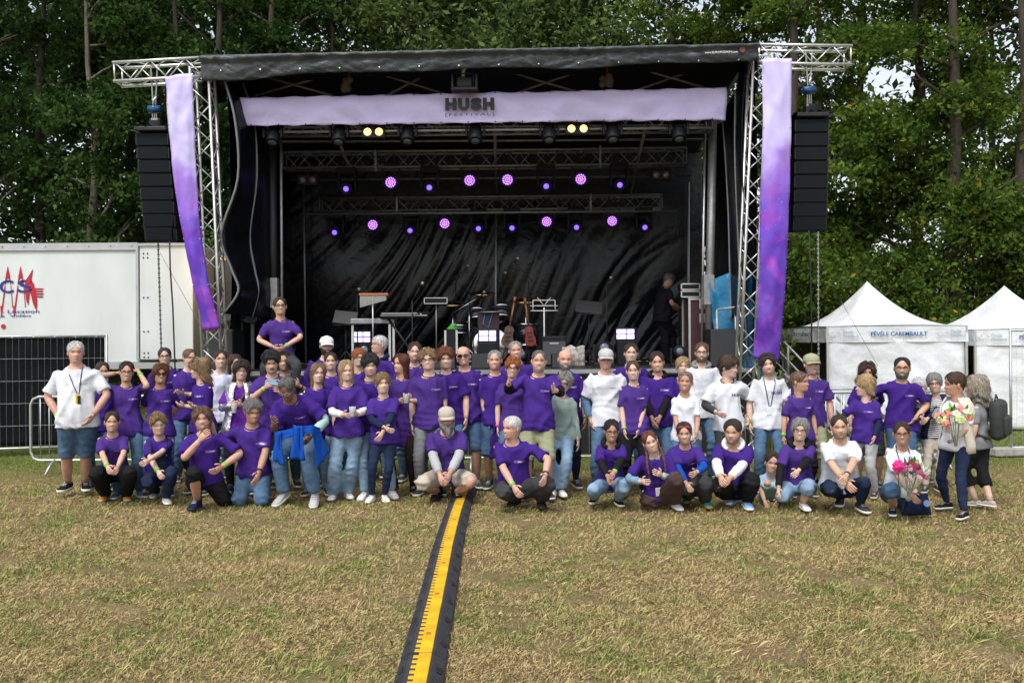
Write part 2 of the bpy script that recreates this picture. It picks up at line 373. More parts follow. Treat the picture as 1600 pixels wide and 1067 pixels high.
for px, Y, h, rad, cl, lb in [(1205, 20.5, 3.6, 1.3, 70, 'green bush behind the lower right flag banner'), (1262, 22, 3.6, 1.5, 80, 'green bush left of the nearer tent roof'),
                              (1330, 23, 3.8, 1.5, 80, 'bush behind the left slope of the nearer tent roof'), (1410, 23, 3.9, 1.6, 80, 'bush behind the right slope of the nearer tent roof'),
                              (1478, 22, 4.2, 1.6, 90, 'bush with yellow leaves in the dip between the tents'), (1545, 23, 4.4, 1.6, 80, 'yellowing bush behind the farther tent peak'),
                              (1612, 22, 4., 1.6, 80, 'bush behind the right slope of the farther tent')]:
    tree(lb, px, Y, .5, h, rad, cl, 85, .06, 'bush', .06, 'tall_bush', BARK, spread=.4, group='bushes behind the tents', cat='bush', bough=24)
# the rest of the wood, one mass farther back
C = []
for i in range(2500):
    x = RNG.uniform(-26, 26) if i < 1500 else RNG.uniform(-24, 3); z = RNG.uniform(.3, 17); y = RNG.uniform(32, 37)
    if x > 7.5 and 2.8 < z < 15 and RNG.random() < .38: continue
    if x > 4 and z >= 10 and RNG.random() < .35: continue
    C.append((x, y, z))
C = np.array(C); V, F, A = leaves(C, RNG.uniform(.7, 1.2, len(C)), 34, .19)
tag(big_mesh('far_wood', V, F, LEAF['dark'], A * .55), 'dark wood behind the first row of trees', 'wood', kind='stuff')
# ================================================================== STAGE
ALU = M('aluminium', (.62, .62, .60), .38, .85, .08, 20)
ALUD = M('dull_aluminium', (.33, .33, .33), .5, .6, .15, 10)
BLACKM = M('black_metal', (.018, .018, .02), .5, .2, .2, 12)
PLAST = M('black_plastic', (.008, .009, .011), .5, 0, .2, 20, spec=.25)
TARP = M('black_tarp', (.0035, .0042, .006), .24, 0, .25, 3, bump=.3, bscale=7, dist=.03, spec=.26)
ROOFT = M('grey_roof_tarp', (.060, .070, .078), .42, 0, .15, 3, bump=.7, bscale=3.2, dist=.12)
WHITEP = M('white_vinyl', (.75, .75, .74), .5, 0, .04, 3)
LILAC = M('lilac_vinyl', (.58, .53, .82), .5, 0, .03, 2, bump=.5, bscale=1.3, dist=.2)
INK = M('black_ink', (.02, .02, .025), .6, 0, 0)
def truss_mesh(L, w=.29, h=.29, r=.024, tri=False, pitch=.30):
    """chords and lacing of a straight truss lying along +X from the origin"""
    ch = []; lac = []
    cs = [(-w / 2, -h / 2), (w / 2, -h / 2), (w / 2, h / 2), (-w / 2, h / 2)] if not tri else [(-w / 2, -h / 2), (w / 2, -h / 2), (0, h / 2)]
    for y, z in cs: ch.append(MB().path([(0, y, z), (L, y, z)], r, 8))
    n = max(2, int(round(L / pitch))); k = len(cs)
    for i in range(k):
        a, b = cs[i], cs[(i + 1) % k]; m = MB(); pts = []
        for j in range(n + 1):
            q = a if j % 2 == 0 else b; pts.append((.03 + (L - .06) * j / n, q[0], q[1]))
        for j in range(n): m.path([pts[j], pts[j + 1]], r * .42, 5)
        for xx in (.02, L - .02): m.path([(xx, a[0], a[1]), (xx, b[0], b[1])], r * .55, 5)
        lac.append(m)
    return ch, lac
def truss(name, label, p0, p1, w=.29, h=.29, r=.024, mat=None, tri=False, pitch=.30, cat='truss', group=None, up=None):
    p0, p1 = Vector(p0), Vector(p1); d = p1 - p0; L = d.length
    o = empty(name, p0, label, cat, group); x = d.normalized(); u = Vector(up) if up else Vector((0, 0, 1))
    y = u.cross(x).normalized(); z = x.cross(y)
    o.rotation_mode = 'QUATERNION'; o.rotation_quaternion = Matrix((x, y, z)).transposed().to_quaternion()
    ch, lac = truss_mesh(L, w, h, r, tri, pitch)
    for m in ch: m.build('chord', mat or ALU, o, True)
    for m in lac: m.build('lacing', mat or ALU, o, True)
    return o
def bars(name, label, cat, segs, r, mat, group=None, part='bar', n=8):
    base = Vector(segs[0][0]); o = empty(name, base, label, cat, group)
    for s in segs: MB().path([Vector(p) - base for p in s], r, n).build(part, mat, o, True)
    return o
YF, YB, ZD = 14.8, 19.2, 1.40               # deck front, back wall, deck height
XL, XR = -5.25, 4.05
# deck of panels on a black skirted frame
stg = empty('stage_platform', (-.5, YF, 0), 'black stage platform behind the crowd with dark skirt', 'stage')
DECK = M('stage_deck', (.022, .022, .024), .6, 0, .3, 5, bump=.2, bscale=60)
npan = 9
for i in range(npan):
    for j in range(4):
        w_, d_ = (XR - XL) / npan, (YB + .3 - YF) / 4
        MB().box((XL + w_ * (i + .5) + .5, d_ * (j + .5), ZD - .06), (w_ - .006, d_ - .006, .12)).build('deck_panel', DECK, stg)
MB().box(((XL + XR) / 2 + .5, -.012, ZD - .05), (XR - XL, .02, .07)).build('edge_rail', ALUD, stg)
SK = M('black_skirt', (.012, .012, .014), .9, 0, .3, 4, bump=.3, bscale=8, aniso=(3, 1, .3))
MB().grid(lambda u, v: (XL + .5 + (XR - XL) * u, .03 + .03 * math.sin(u * 150), (ZD - .1) * v), 160, 4).build('skirt', SK, stg, True)
for x in np.linspace(XL + .3, XR - .3, 6): MB().box((x + .5, .35, (ZD - .12) / 2), (.08, .08, ZD - .12)).build('deck_leg', ALUD, stg)

# back drop tarp with hanging folds
def drop(name, label, x0, x1, y0, y1, z0, z1, nu, nv, fold, mat, cat='tarp'):
    L = math.hypot(x1 - x0, y1 - y0); nx_, ny_ = -(y1 - y0) / L, (x1 - x0) / L
    def f(u, v):
        x = x0 + (x1 - x0) * u; y = y0 + (y1 - y0) * u; z = z0 + (z1 - z0) * v
        X_, Z_ = u * L, v * (z1 - z0); sl = math.sin(u * 5.5 + 1.2) * .35 + .75
        q_ = X_ - Z_ * sl
        r1 = 1 - abs(mnoise.noise(Vector((q_ * 1.5, Z_ * .22, 3.1)))) * 2; r2 = 1 - abs(mnoise.noise(Vector((q_ * 3.6, Z_ * .35 + 5, 7.7)))) * 2; r3 = mnoise.noise(Vector((X_ * .45, Z_ * .5, 1.3)))
        lo = max(.15, 1.15 - v * 1.5) * (.45 + .9 * max(0, mnoise.noise(Vector((X_ * .5, Z_ * .3, 9))) + .35))
        d = fold * (1.1 * r3 + .55 * r1 * r1 * lo + .30 * r2 * r2 * lo)
        return (x + nx_ * d - x0, y + ny_ * d - y0, z)
    m = MB().grid(f, nu, nv); o = m.build(name, mat, None, True, (x0, y0, 0)); s = o.modifiers.new('thick', 'SOLIDIFY'); s.thickness = .004
    return tag(o, label, cat)
drop('backdrop_tarp', 'shiny black wrinkled tarp closing the back of the stage', -4.75, 4.1, YB, YB, ZD + .02, 5.9, 300, 110, .16, TARP)
# left side tarp (full wall) and its loose front flaps with pale seams
drop('side_tarp', 'black tarp wall on the left side of the stage', -4.72, -4.70, 15.0, YB, ZD, 6.1, 40, 30, .08, TARP)
drop('side_tarp', 'black tarp wall on the right side of the stage', 3.98, 4.0, 18.3, 14.6, ZD + .2, 6.1, 30, 30, .06, TARP)
SEAM = M('pale_seam', (.17, .18, .18), .6, 0, .1)
def flap(label, edgeL, edgeR, Y0, Y1):
    """loose sheet hung between two curved edges, measured at two depths"""
    pl = [W(x, y, Y0) for x, y in edgeL]; pr = [W(x, y, Y1) for x, y in edgeR]
    def along(P, t):
        t *= len(P) - 1; i = min(int(t), len(P) - 2); f = t - i
        a, b = P[max(i - 1, 0)], P[min(i + 2, len(P) - 1)]; p, q = P[i], P[i + 1]
        return .5 * ((2 * p) + (q - a) * f + (2 * a - 5 * p + 4 * q - b) * f * f + (3 * p - a - 3 * q + b) * f ** 3)
    base = pl[-1].copy(); base.z = 0
    def f(u, v):
        p = along(pl, v).lerp(along(pr, v), u) - base; k = mnoise.noise(Vector((u * 2.5, v * 7, 2.2)))
        return p + Vector((0, .09 * k, 0))
    o = empty('tarp_flap', base, label, 'tarp')
    s = MB().grid(f, 14, 44).build('sheet', TARP, o, True); s.modifiers.new('t', 'SOLIDIFY').thickness = .004
    for P in (pl, [a.lerp(b, .55) for a, b in zip(pl, pr)]):
        MB().path([along(P, t / 30) - base + Vector((0, -.02, 0)) for t in range(31)], .018, 6).build('seam', SEAM, o, True)
    return o
flap('loose black tarp with pale curved edge beside the left truss tower',
     [(352, 128), (368, 190), (372, 280), (346, 366), (362, 420), (373, 455), (350, 490)], [(400, 130), (420, 190), (424, 280), (425, 366), (426, 420), (428, 455), (428, 498)], 14.1, 15.2)
flap('black tarp curtain hanging inside the right end of the stage',
     [(1128, 180), (1134, 260), (1138, 340), (1140, 420), (1142, 500)], [(1166, 110), (1160, 220), (1163, 330), (1168, 420), (1172, 470)], 15.0, 14.2)
# roof: frame, sheet with sagging front valance
roof = empty('stage_roof', (-.4, 14.0, 6.2), 'dark tarpaulin roof over the stage with sagging front edge', 'roof')
rb = Vector((-.4, 14.0, 6.2))
tl, tr_ = W(318, 90, 14.0), W(1182, 72, 13.9)
bl, br = W(-20 + 480, 190, 19.4), W(1085, 186, 19.4)
def rf(u, v):
    a = tl.lerp(tr_, u); b = Vector((-4.75 + 8.85 * u, 19.4, 5.9)); p = a.lerp(b, v); p.z += .10 * math.sin(PI * v) + .03 * mnoise.noise(Vector((u * 9, v * 4, 0))); return p - rb
MB().grid(lambda u, v: rf(.01 + .98 * u, .02 + .97 * v) + Vector((0, 0, -.06)), 40, 12).build('roof_shade_sheet', M('black_roof_shade', (.006, .006, .008), .6, 0, .2, 4), roof, True)  # black sheet added under the roof; its colour stands in for the shade there
MB().grid(rf, 50, 16).build('roof_sheet', ROOFT, roof, True).modifiers.new('t', 'SOLIDIFY').thickness = .01
def vf(u, v):
    a = tl.lerp(tr_, u); drop_ = .29 + .05 * math.sin(u * 21) * (.4 + .6 * mnoise.noise(Vector((u * 5, 0, 0)))) + .10 * (1 - u) ** 6 - .06 * u ** 8
    k = 1.2 * (1 - 2 * abs(mnoise.noise(Vector((u * 24 + v * 2.2, v * 1.2, 4))))) + .8 * (1 - 2 * abs(mnoise.noise(Vector((u * 52 - v * 3.5, v * 1.6, 9)))))
    p = a + Vector((0, -.03 - .05 * math.sin(PI * v) - .032 * k * (v > 0) - (.12 * math.sin(PI * min(1, v * 3))), -drop_ * v + (.02 if v == 0 else 0))); return p - rb
MB().grid(vf, 170, 12).build('valance', ROOFT, roof, True).modifiers.new('t', 'SOLIDIFY').thickness = .006
for sx, top in ((0, tl), (1, tr_)):
    MB().grid(lambda u, v: top - rb + Vector(((.02 if sx else -.02), 1.2 * u, -.75 * v * (1 - .5 * u) + .05 * mnoise.noise(Vector((u * 3, v * 3, sx))))), 8, 8).build('corner_gusset', TARP, roof, True)
for i in range(14):
    t = (i + .5) / 14; p = tl.lerp(tr_, t) - rb + Vector((0, -.12, -.25)); MB().ell(p, .014, 6, 4).build('eyelet', ALU, roof)
EUR = M('pale_print', (.65, .65, .65), .7, 0, 0)
p = W(1127, 82, 13.72) - rb; text_obj('print', 'www.EUROPODIUM.com', p, .1, EUR, roof, fat=.001, wide=.50, ry=-.02)
p = W(1160, 78, 13.72) - rb; MB().lathe([(.045, -.004), (.045, .004)], 14, mat=Matrix.Translation(p) @ Matrix.Rotation(PI / 2, 4, 'X')).build('print', M('faded_red_print', (.16, .05, .045), .7), roof)
# roof bracing under the front edge
for i, (a, b) in enumerate([((398, 116), (520, 150)), ((520, 116), (398, 150)), ((600, 118), (705, 150)), ((668, 116), (600, 152)), ((800, 114), (905, 145)), ((905, 112), (800, 148)), ((1000, 108), (1110, 140)), ((1090, 108), (985, 145))]):
    MB().path([W(*a, 14.9 + .1 * (i % 2)) - rb, W(*b, 14.9 + .1 * (i % 2)) - rb], .02, 6).build('roof_brace', ALUD, roof, True)
for y in (200, 222):
    MB().path([W(440, y, 16.0) - rb, W(1105, y - 4, 16.0) - rb], .022, 6).build('roof_bar', ALUD, roof, True)
for xa, xb, Y0 in ((520, 560, 17.4), (773, 775, 17.4), (1010, 985, 17.4)):
    MB().path([W(xa, 195, 15) - rb, W(xb, 300, 19.0) - rb], .03, 6).build('rafter', ALUD, roof, True)
for (a, b) in (((455, 282), (1080, 275)), ((470, 335), (1060, 330))):
    MB().path([W(*a, 17.8) - rb, W(*b, 17.8) - rb], .02, 6).build('roof_bar', ALUD, roof, True)
# posts
for label, x0, y0, x1, y1, Y, r, m in [
    ('dark steel post at the front left of the stage', 425, 196, 428, 575, 15.2, .07, BLACKM), ('thin pale pole beside the front left post', 439, 200, 441, 576, 15.2, .022, ALUD),
    ('dark steel post at the front right of the stage', 1114, 190, 1107, 572, 15.2, .07, ALUD), ('thin pale pole beside the front right post', 1102, 190, 1096, 572, 15.3, .022, ALU),
    ('slim back pole in the centre of the stage', 775, 330, 774, 566, 18.9, .03, ALUD), ('slim pole at the back right of the stage', 1076, 285, 1075, 566, 18.6, .025, ALUD), ('slim pole at the back left of the stage', 474, 290, 478, 568, 18.6, .02, ALUD)]:
    a, b = W(x0, y0, Y), W(x1, y1, Y); b.z = ZD; mb = MB(); mb.path([b - b, (a - b)], r, 10)
    pole = empty('stage_post', b, label, 'post', 'stage posts'); mb.build('post_tube', m, pole, True); MB().box((0, 0, .01), (r * 4, r * 4, .02)).build('foot_plate', m, pole)
    if r > .05: MB().box((0, -.02, 1.3), (r * 2.5, r * 2.2, .5)).build('lift_sleeve', ALUD, pole)
# long banner with the festival name
ban = empty('stage_banner', W(752, 195, 14.45), 'long lilac vinyl banner with black festival lettering across the stage front', 'banner'); bb = ban.location.copy()
q = [W(371, 153, 14.45), W(1135, 137, 14.45), W(1133, 189, 14.45), W(373, 199, 14.45)]
def bf(u, v):
    p = q[0].lerp(q[1], u).lerp(q[3].lerp(q[2], u), v)
    tri = abs(((u * 6.3 + .15) % 1) - .5) * 2
    d = .09 * math.sin(PI * min(1, v * (1.2 - .5 * tri))) * (1 - abs(tri - v)) * (1 - tri) + .03 * mnoise.noise(Vector((u * 22, v * 2, 0))) + .03 * mnoise.noise(Vector((u * 9 + v, v, 5)))
    return p + Vector((0, -d - .02, (.018 * abs(math.sin(u * PI * 17)) * (1 if v in (0., 1.) else 0)) * (-1 if v == 0 else 1))) - bb
MB().grid(bf, 140, 12).build('sheet', LILAC, ban, True).modifiers.new('t', 'SOLIDIFY').thickness = .004
for (A_, B_, sx) in ((q[0], q[3], 1), (q[1], q[2], -1)):       # ends wrapped back
    MB().grid(lambda u, v: A_.lerp(B_, v) + Vector((sx * .05 * u, .35 * u, .06 * u * (v - .5))) - bb, 4, 6).build('folded_end', LILAC, ban, True)
for i in range(18):
    u = (i + .5) / 18
    for a, b, dz in ((q[0], q[1], -.02), (q[3], q[2], .02)): MB().ell(a.lerp(b, u) - bb + Vector((0, -.055, dz)), .012, 6, 4).build('eyelet', INK, ban)
for ch_, x_ in zip('HUSH', (704.5, 724.5, 744, 763.5)):
    me_ = text_mesh(ch_, .28, .022, .003); co = np.array([v.co for v in me_.vertices]); me_.materials.append(INK); ho = bpy.data.objects.new('letter', me_); COL.objects.link(ho); ho.parent = ban
    ho.rotation_euler = (PI / 2, -.012, 0); ho.scale = (.18 / np.ptp(co[:, 0]), .20 / np.ptp(co[:, 1]), 1); ho.location = W(x_, 164 - (x_ - 734) * .012, 14.34) - bb
text_obj('lettering', '[FESTIVAL]', W(734, 179.5, 14.345) - bb, .08, INK, ban, wide=.78, tall=.055, ry=-.012, spacing=1.35)
# lighting trusses
truss('lighting_truss', 'front lighting truss half hidden behind the lilac banner', W(420, 196, 14.75), W(1112, 189, 14.75), .3, .3, .024, ALUD, group='lighting trusses')
truss('lighting_truss', 'middle lighting truss crossing the stage under the roof', W(443, 253, 16.8), W(1072, 246, 16.8), .28, .29, .024, ALUD, pitch=.26, group='lighting trusses')
truss('lighting_truss', 'rear lighting truss lowest in front of the back tarp', W(500, 322, 18.4), W(1034, 316, 18.4), .28, .26, .022, ALUD, pitch=.26, group='lighting trusses')
for lb, x, y0, y1, Y in (('left hanger plate on the middle truss', 587, 235, 268, 16.6), ('right hanger plate on the middle truss', 938, 228, 262, 16.6), ('left hanger plate on the rear truss', 620, 308, 334, 18.2), ('right hanger plate on the rear truss', 923, 303, 330, 18.2)):
    a, b = W(x, y0, Y), W(x, y1, Y); o = empty('truss_hanger', b, lb, 'bracket', 'truss hangers'); MB().box((0, 0, (a.z - b.z) / 2), (.035, .03, a.z - b.z)).build('plate', ALUD, o)
    for z in (.03, a.z - b.z - .03): MB().ell((0, -.02, z), .012, 6, 4).build('bolt', BLACKM, o)
# ---- lamps
LEDW = M('lit_violet_led', (.9, .7, 1.), .4, 0, 0, emit=1.3, ecol=(.48, .18, 1.)); LEDB = M('lit_blue_violet_lens', (.3, .15, 1.), .3, 0, 0, emit=1.2, ecol=(.20, .10, 1.))
WARM = M('lit_warm_bulb', (1, .85, .5), .4, 0, 0, emit=1.9, ecol=(1., .50, .12)); DULL = M('dark_lens', (.10, .12, .15), .12, 0, .2, spec=.8)
def clampset(o, z0, z1, sp):
    for s in (-1, 1): MB().box((s * sp, 0, (z0 + z1) / 2), (.035, .04, z1 - z0)).build('clamp', BLACKM, o)
def mover(label, px, py, Y, lit=None, hang=True, tilt=.5, s=1.):
    """moving head: base box, yoke of two arms, barrel head with lens; py = lens height"""
    p = W(px, py, Y); o = empty('moving_head_light', p, label, 'stage light', 'moving head lights'); k = 1 if hang else -1
    MB().bev((0, 0, k * .40 * s), (.34 * s, .26 * s, .13 * s), .02).build('base', PLAST, o)
    for sd_ in (-1, 1): MB().bev((sd_ * .15 * s, 0, k * .20 * s), (.045 * s, .13 * s, .32 * s), .015).build('yoke_arm', PLAST, o)
    R = Matrix.Translation((0, 0, k * .11 * s)) @ Matrix.Rotation(PI / 2 + tilt * k, 4, 'X')
    MB().lathe([(.02, -.16 * s), (.09 * s, -.15 * s), (.115 * s, -.06 * s), (.115 * s, .08 * s), (.12 * s, .15 * s), (.10 * s, .175 * s), (.098 * s, .165 * s)], 18, mat=R).build('head', PLAST, o, True)
    lr = .085 if (not hang or lit is None) else .05
    MB().lathe([(lr * s, .166 * s), (lr * .7 * s, .182 * s), (.01, .188 * s)], 16, mat=R).build('lens', lit or DULL, o, True)
    if hang: clampset(o, .45 * s, .62 * s, .08)
    return o
def wash(label, px, py, Y):
    """LED wash: round face of many small lit leds in a black housing"""
    p = W(px, py, Y); o = empty('led_wash_light', p, label, 'stage light', 'lit violet wash lights')
    R = Matrix.Rotation(PI / 2, 4, 'X')
    MB().lathe([(.03, -.16), (.10, -.13), (.135, -.02), (.14, .06), (.125, .06), (.12, .035)], 20, mat=R).build('housing', PLAST, o, True)
    for sd_ in (-1, 1): MB().box((sd_ * .155, 0, .13), (.02, .05, .36)).build('yoke_arm', PLAST, o)
    MB().bev((0, 0, .34), (.26, .2, .08), .015).build('base', PLAST, o); clampset(o, .37, .52, .06)
    mb = MB()
    for ring, n in ((0, 1), (.042, 7), (.082, 13), (.11, 0)):
        for i in range(n): mb.ell((ring * math.cos(2 * PI * i / n), -.055, ring * math.sin(2 * PI * i / n)), (.0165, .012, .0165), 7, 4)
    mb.build('led_cluster', LEDW, o, True)['kind'] = 'stuff'
    return o
for i, x in enumerate((427, 530, 637, 743, 858, 957, 1060)):
    mover(f'unlit black moving head on the front truss, {("leftmost of seven", "second of seven from the left", "third of seven from the left", "fourth of seven, below the banner logo", "fifth of seven from the left", "sixth of seven from the left", "rightmost of seven")[i]}', x, 221 - i * .9, 14.6, None, True, 1.15, .95)
for i, (x, y) in enumerate(((543, 302), (672, 300), (853, 298), (967, 296))):
    mover(f'moving head with small blue lit lens on the middle truss, {("leftmost", "second from left", "third from left", "rightmost")[i]}', x, y, 16.7, LEDB, True, .35)
for i, (x, y) in enumerate(((525, 369), (642, 366), (748, 363), (800, 362), (900, 361), (1006, 361))):
    mover(f'moving head with small blue lit lens on the rear truss, {("leftmost", "second from left", "third from left", "fourth from left", "fifth from left", "rightmost")[i]}', x, y, 18.3, LEDB, True, .35)
for i, (x, y) in enumerate(((611, 286), (734, 283), (793, 282), (907, 281))):
    wash(f'bright violet round wash light on the middle truss, {("leftmost", "second from left", "third from left", "rightmost")[i]}', x, y, 16.7)
for i, (x, y) in enumerate(((583, 352), (695, 350), (854, 347), (956, 346))):
    wash(f'bright violet round wash light on the rear truss, {("leftmost", "second from left", "third from left", "rightmost")[i]}', x, y, 18.3)
def blinder(label, x1, x2, y, Y, lit):
    p = (W(x1, y, Y) + W(x2, y, Y)) / 2; h = (W(x2, y, Y) - W(x1, y, Y)).length / 2; o = empty('blinder_light', p, label, 'stage light', 'two lamp blinders')
    MB().bev((0, .06, 0), (h * 2 + .2, .1, .2), .015).build('housing', PLAST, o); MB().box((0, .08, .17), (.03, .03, .2)).build('bracket', BLACKM, o)
    for s in (-1, 1):
        MB().lathe([(.068, 0), (.062, .02), (.02, .04)], 14, mat=Matrix.Translation((s * h, .03, 0)) @ Matrix.Rotation(PI / 2, 4, 'X')).build('lamp', WARM if lit else M('unlit_lamp_glass', (.28, .24, .2), .25, .3), o, True)
blinder('lit pair of warm blinder lamps under the left part of the banner', 574, 592, 206, 14.55, True)
blinder('lit pair of warm blinder lamps under the right part of the banner', 893, 912, 201, 14.55, True)
blinder('unlit pair of blinder lamps at the left of the middle truss', 472, 488, 281, 16.7, False)
blinder('unlit pair of blinder lamps at the right of the middle truss', 1026, 1041, 273, 16.7, False)
# winch head over the banner
wn = empty('roof_winch', W(726, 143, 14.2), 'black and silver winch head above the banner logo', 'winch')
MB().bev((0, 0, .02), (.42, .2, .05), .01).build('cradle', BLACKM, wn); MB().bev((0, .03, .13), (.26, .16, .17), .03).build('gearbox', BLACKM, wn)
for s in (-1, 1): MB().box((s * .19, 0, .12), (.03, .18, .26)).build('side_plate', BLACKM, wn)
MB().path([(-.02, -.02, .22), (-.02, -.02, .34), (.06, -.02, .40)], .035, 8).build('motor', ALU, wn, True); MB().path([(-.05, 0, .42), (-.03, 0, .30)], .03, 8).build('hook', BLACKM, wn, True)
MB().path([(-.15, -.1, .25), (.15, -.1, .25), (.15, -.1, .05)], .012, 6).build('guard_rail', BLACKM, wn, True)
for lb, x, y in (('left bundled strap hanging behind the roof edge', 545, 135), ('right bundled grey strap under the roof edge', 948, 130)):
    o = empty('strap_bundle', W(x, y, 14.7), lb, 'strap', 'strap bundles'); mb = MB()
    for i in range(9): mb.ell((random.uniform(-.09, .09), random.uniform(-.03, .03), random.uniform(-.06, .1)), (.06, .04, .06), 7, 5)
    mb.build('folds', M('strap_cloth', (.16, .14, .13), .9), o, True); MB().path([(0, 0, .1), (.02, 0, .35)], .012, 5).build('strap', M('red_strap', (.25, .05, .03), .8), o)
# ---- towers, cantilevers, line arrays, flags
TW = 'side truss towers'
truss('truss_tower', 'silver truss tower left of the stage leaning outwards', (-4.62, 14.1, 0), W(316, 108, 14.1), .29, .29, .024, ALU, up=(0, 1, 0), group=TW)
truss('truss_tower', 'silver truss tower right of the stage leaning outwards', (3.63, 14.1, 0), W(1188, 90, 14.1), .29, .29, .024, ALU, up=(0, 1, 0), group=TW)
truss('cantilever_truss', 'silver cantilever truss sticking out left above the loudspeaker column', W(183, 117, 14.1), W(325, 109, 14.1), .29, .29, .025, ALU, group='cantilever trusses')
truss('cantilever_truss', 'silver cantilever truss sticking out right above the loudspeaker column', W(1180, 89, 14.1), W(1326, 91, 14.1), .29, .29, .025, ALU, group='cantilever trusses')
GRILLE = M('speaker_grille', (.007, .010, .013), .75, 0, .15, 60, bump=.5, bscale=220, spec=.15)
BLUEM = M('blue_motor_paint', (.01, .06, .16), .4, .2, .1)
CABW = M('steel_cable', (.35, .35, .34), .4, .8, 0); CABB = M('black_cable', (.012, .012, .013), .6, 0, 0)
def line_array(label, xs_, y0, y1, n, Y, flip):
    top = W((xs_[0] + xs_[1]) / 2, y0, Y); o = empty('line_array_speaker', top, label, 'loudspeaker', 'hanging loudspeaker columns')
    pr = None
    for i in range(n):
        t0, t1 = i / n, (i + 1) / n; t = (t0 + t1) / 2
        curve = (t ** 2) * .10
        x0 = xs_[0] + (xs_[2] - xs_[0]) * t; x1 = xs_[1] + (xs_[3] - xs_[1]) * t; c = W((x0 + x1) / 2, y0 + (y1 - y0) * t, Y) - top
        w_ = (x1 - x0) / FPX * Y; h_ = (y1 - y0) / n / FPX * Y; rot = Matrix.Rotation(.02 + .14 * t * t, 3, 'X')
        cab = MB().bev(c + Vector((0, .2 + curve, 0)), (w_ * .96, .42, h_ - .008), .012, rot=rot).build('cabinet', PLAST, o)
        g = MB().bev(c + Vector((0, -.022 + curve, 0)), (w_ * .93, .03, h_ - .022), .006, rot=rot).build('grille', GRILLE, cab)
        for s in (-1, 1): MB().box(c + Vector((s * w_ * .475, .02 + curve, 0)), (.022, .1, h_ * .8), rot=rot).build('rigging_plate', BLACKM, cab)
    MB().bev((0, .15, .05), (.5, .5, .07), .015).build('fly_frame', BLACKM, o)
    cl = MB().grid(lambda u, v: Vector(((u - .5) * .62, -.1 + .4 * v, .09 + .07 * mnoise.noise(Vector((u * 7, v * 5, top.x))) - .16 * abs(u - .5) ** 2)), 14, 8).build('rain_cover', TARP, o, True)
    cl.modifiers.new('t', 'SOLIDIFY').thickness = .006
    sd_ = 1 if flip else -1
    MB().grid(lambda u, v: Vector((-sd_ * (.30 + .05 * mnoise.noise(Vector((u * 3, v * 8, 1)))), .02 + .4 * u, .05 - 1.7 * v)), 5, 22).build('rain_cover', TARP, o, True)
    mz = W(0, 170 if not flip else 147, Y).z - top.z
    m = empty('chain_hoist', top + Vector((0, .1, mz)), 'blue electric chain hoist above the %s loudspeaker column' % ('right' if flip else 'left'), 'hoist', 'chain hoists')
    MB().lathe([(.04, -.10), (.06, -.09), (.06, .09), (.04, .10)], 14, mat=Matrix.Rotation(PI / 2, 4, 'Y')).build('motor_body', BLUEM, m, True)
    MB().bev((0, 0, 0), (.09, .13, .10), .03).build('gear_case', BLUEM, m)
    beam = W(0, 115 if not flip else 97, Y).z
    for s in (-1, 1): MB().path([(s * .02, 0, .07), (s * .05, 0, beam - top.z - mz + .1)], .012, 6).build('sling', CABW, m)
    MB().path([(0, 0, .07), (0, -.03, .14), (.03, 0, .18), (0, .02, .2)], .018, 7).build('hook', ALU, m, True)
    for s in (-1, 0, 1): MB().path([(s * .03, 0, -.07), (s * .03, .02, -mz + .08)], .010, 5).build('load_chain', CABW, m)
    MB().bev((.02, .02, -mz + .16), (.2, .16, .2), .05).build('chain_bag', TARP, m)
    return o
line_array('black column of eight loudspeakers hanging left of the stage', (212, 263, 224, 275), 208, 376, 8, 13.9, False)
line_array('black column of eight loudspeakers hanging right of the stage', (1241, 1295, 1241, 1294), 186, 360, 8, 13.9, True)
def chain(label, pts, Y, kind):
    P = [W(x, y, Y) for x, y in pts]; base = P[-1]; name = 'hoist_chain' if kind else 'speaker_cable'
    if kind:
        mb = MB(); L = (P[0] - P[-1]).length; n = int(L / .035)
        for i in range(n):
            c = P[0].lerp(P[-1], (i + .5) / n) - base; mb.box(c, (.03 if i % 2 else .012, .012 if i % 2 else .03, .03))
        o = mb.build(name, CABW if Y > 13.8 else BLACKM, None, False, base)
        return tag(o, label, 'chain', kind='stuff' if False else None)
    return tag(MB().path([p - base for p in P], .012, 6).build(name, CABB, None, True, base), label, 'cable')
chain('steel hoist chain hanging below the left loudspeaker column', [(247, 378), (252, 545)], 13.7, True)
chain('thin steel hoist chain hanging below the right loudspeaker column', [(1278, 362), (1279, 600)], 13.9, True)
chain('black cable hanging below the left loudspeaker column', [(265, 377), (266, 420), (270, 480), (273, 560), (275, 640)], 13.8, False)
chain('black cable hanging below the right loudspeaker column', [(1264, 360), (1266, 420), (1268, 500), (1268, 640)], 13.8, False)
tag(MB().path([(0, 0, 0), W(318, 517, 13.9) - W(250, 395, 13.9)], .004, 4).build('guy_wire', CABW, None, loc=W(250, 395, 13.9)), 'thin steel guy wire crossing the right end of the trailer', 'wire')
tag(MB().path([(0, 0, 0), W(1372, 572, 14.2) - W(1314, 470, 14.2)], .004, 4).build('guy_wire', CABW, None, loc=W(1314, 470, 14.2)), 'thin steel guy wire in front of the nearer tent', 'wire')
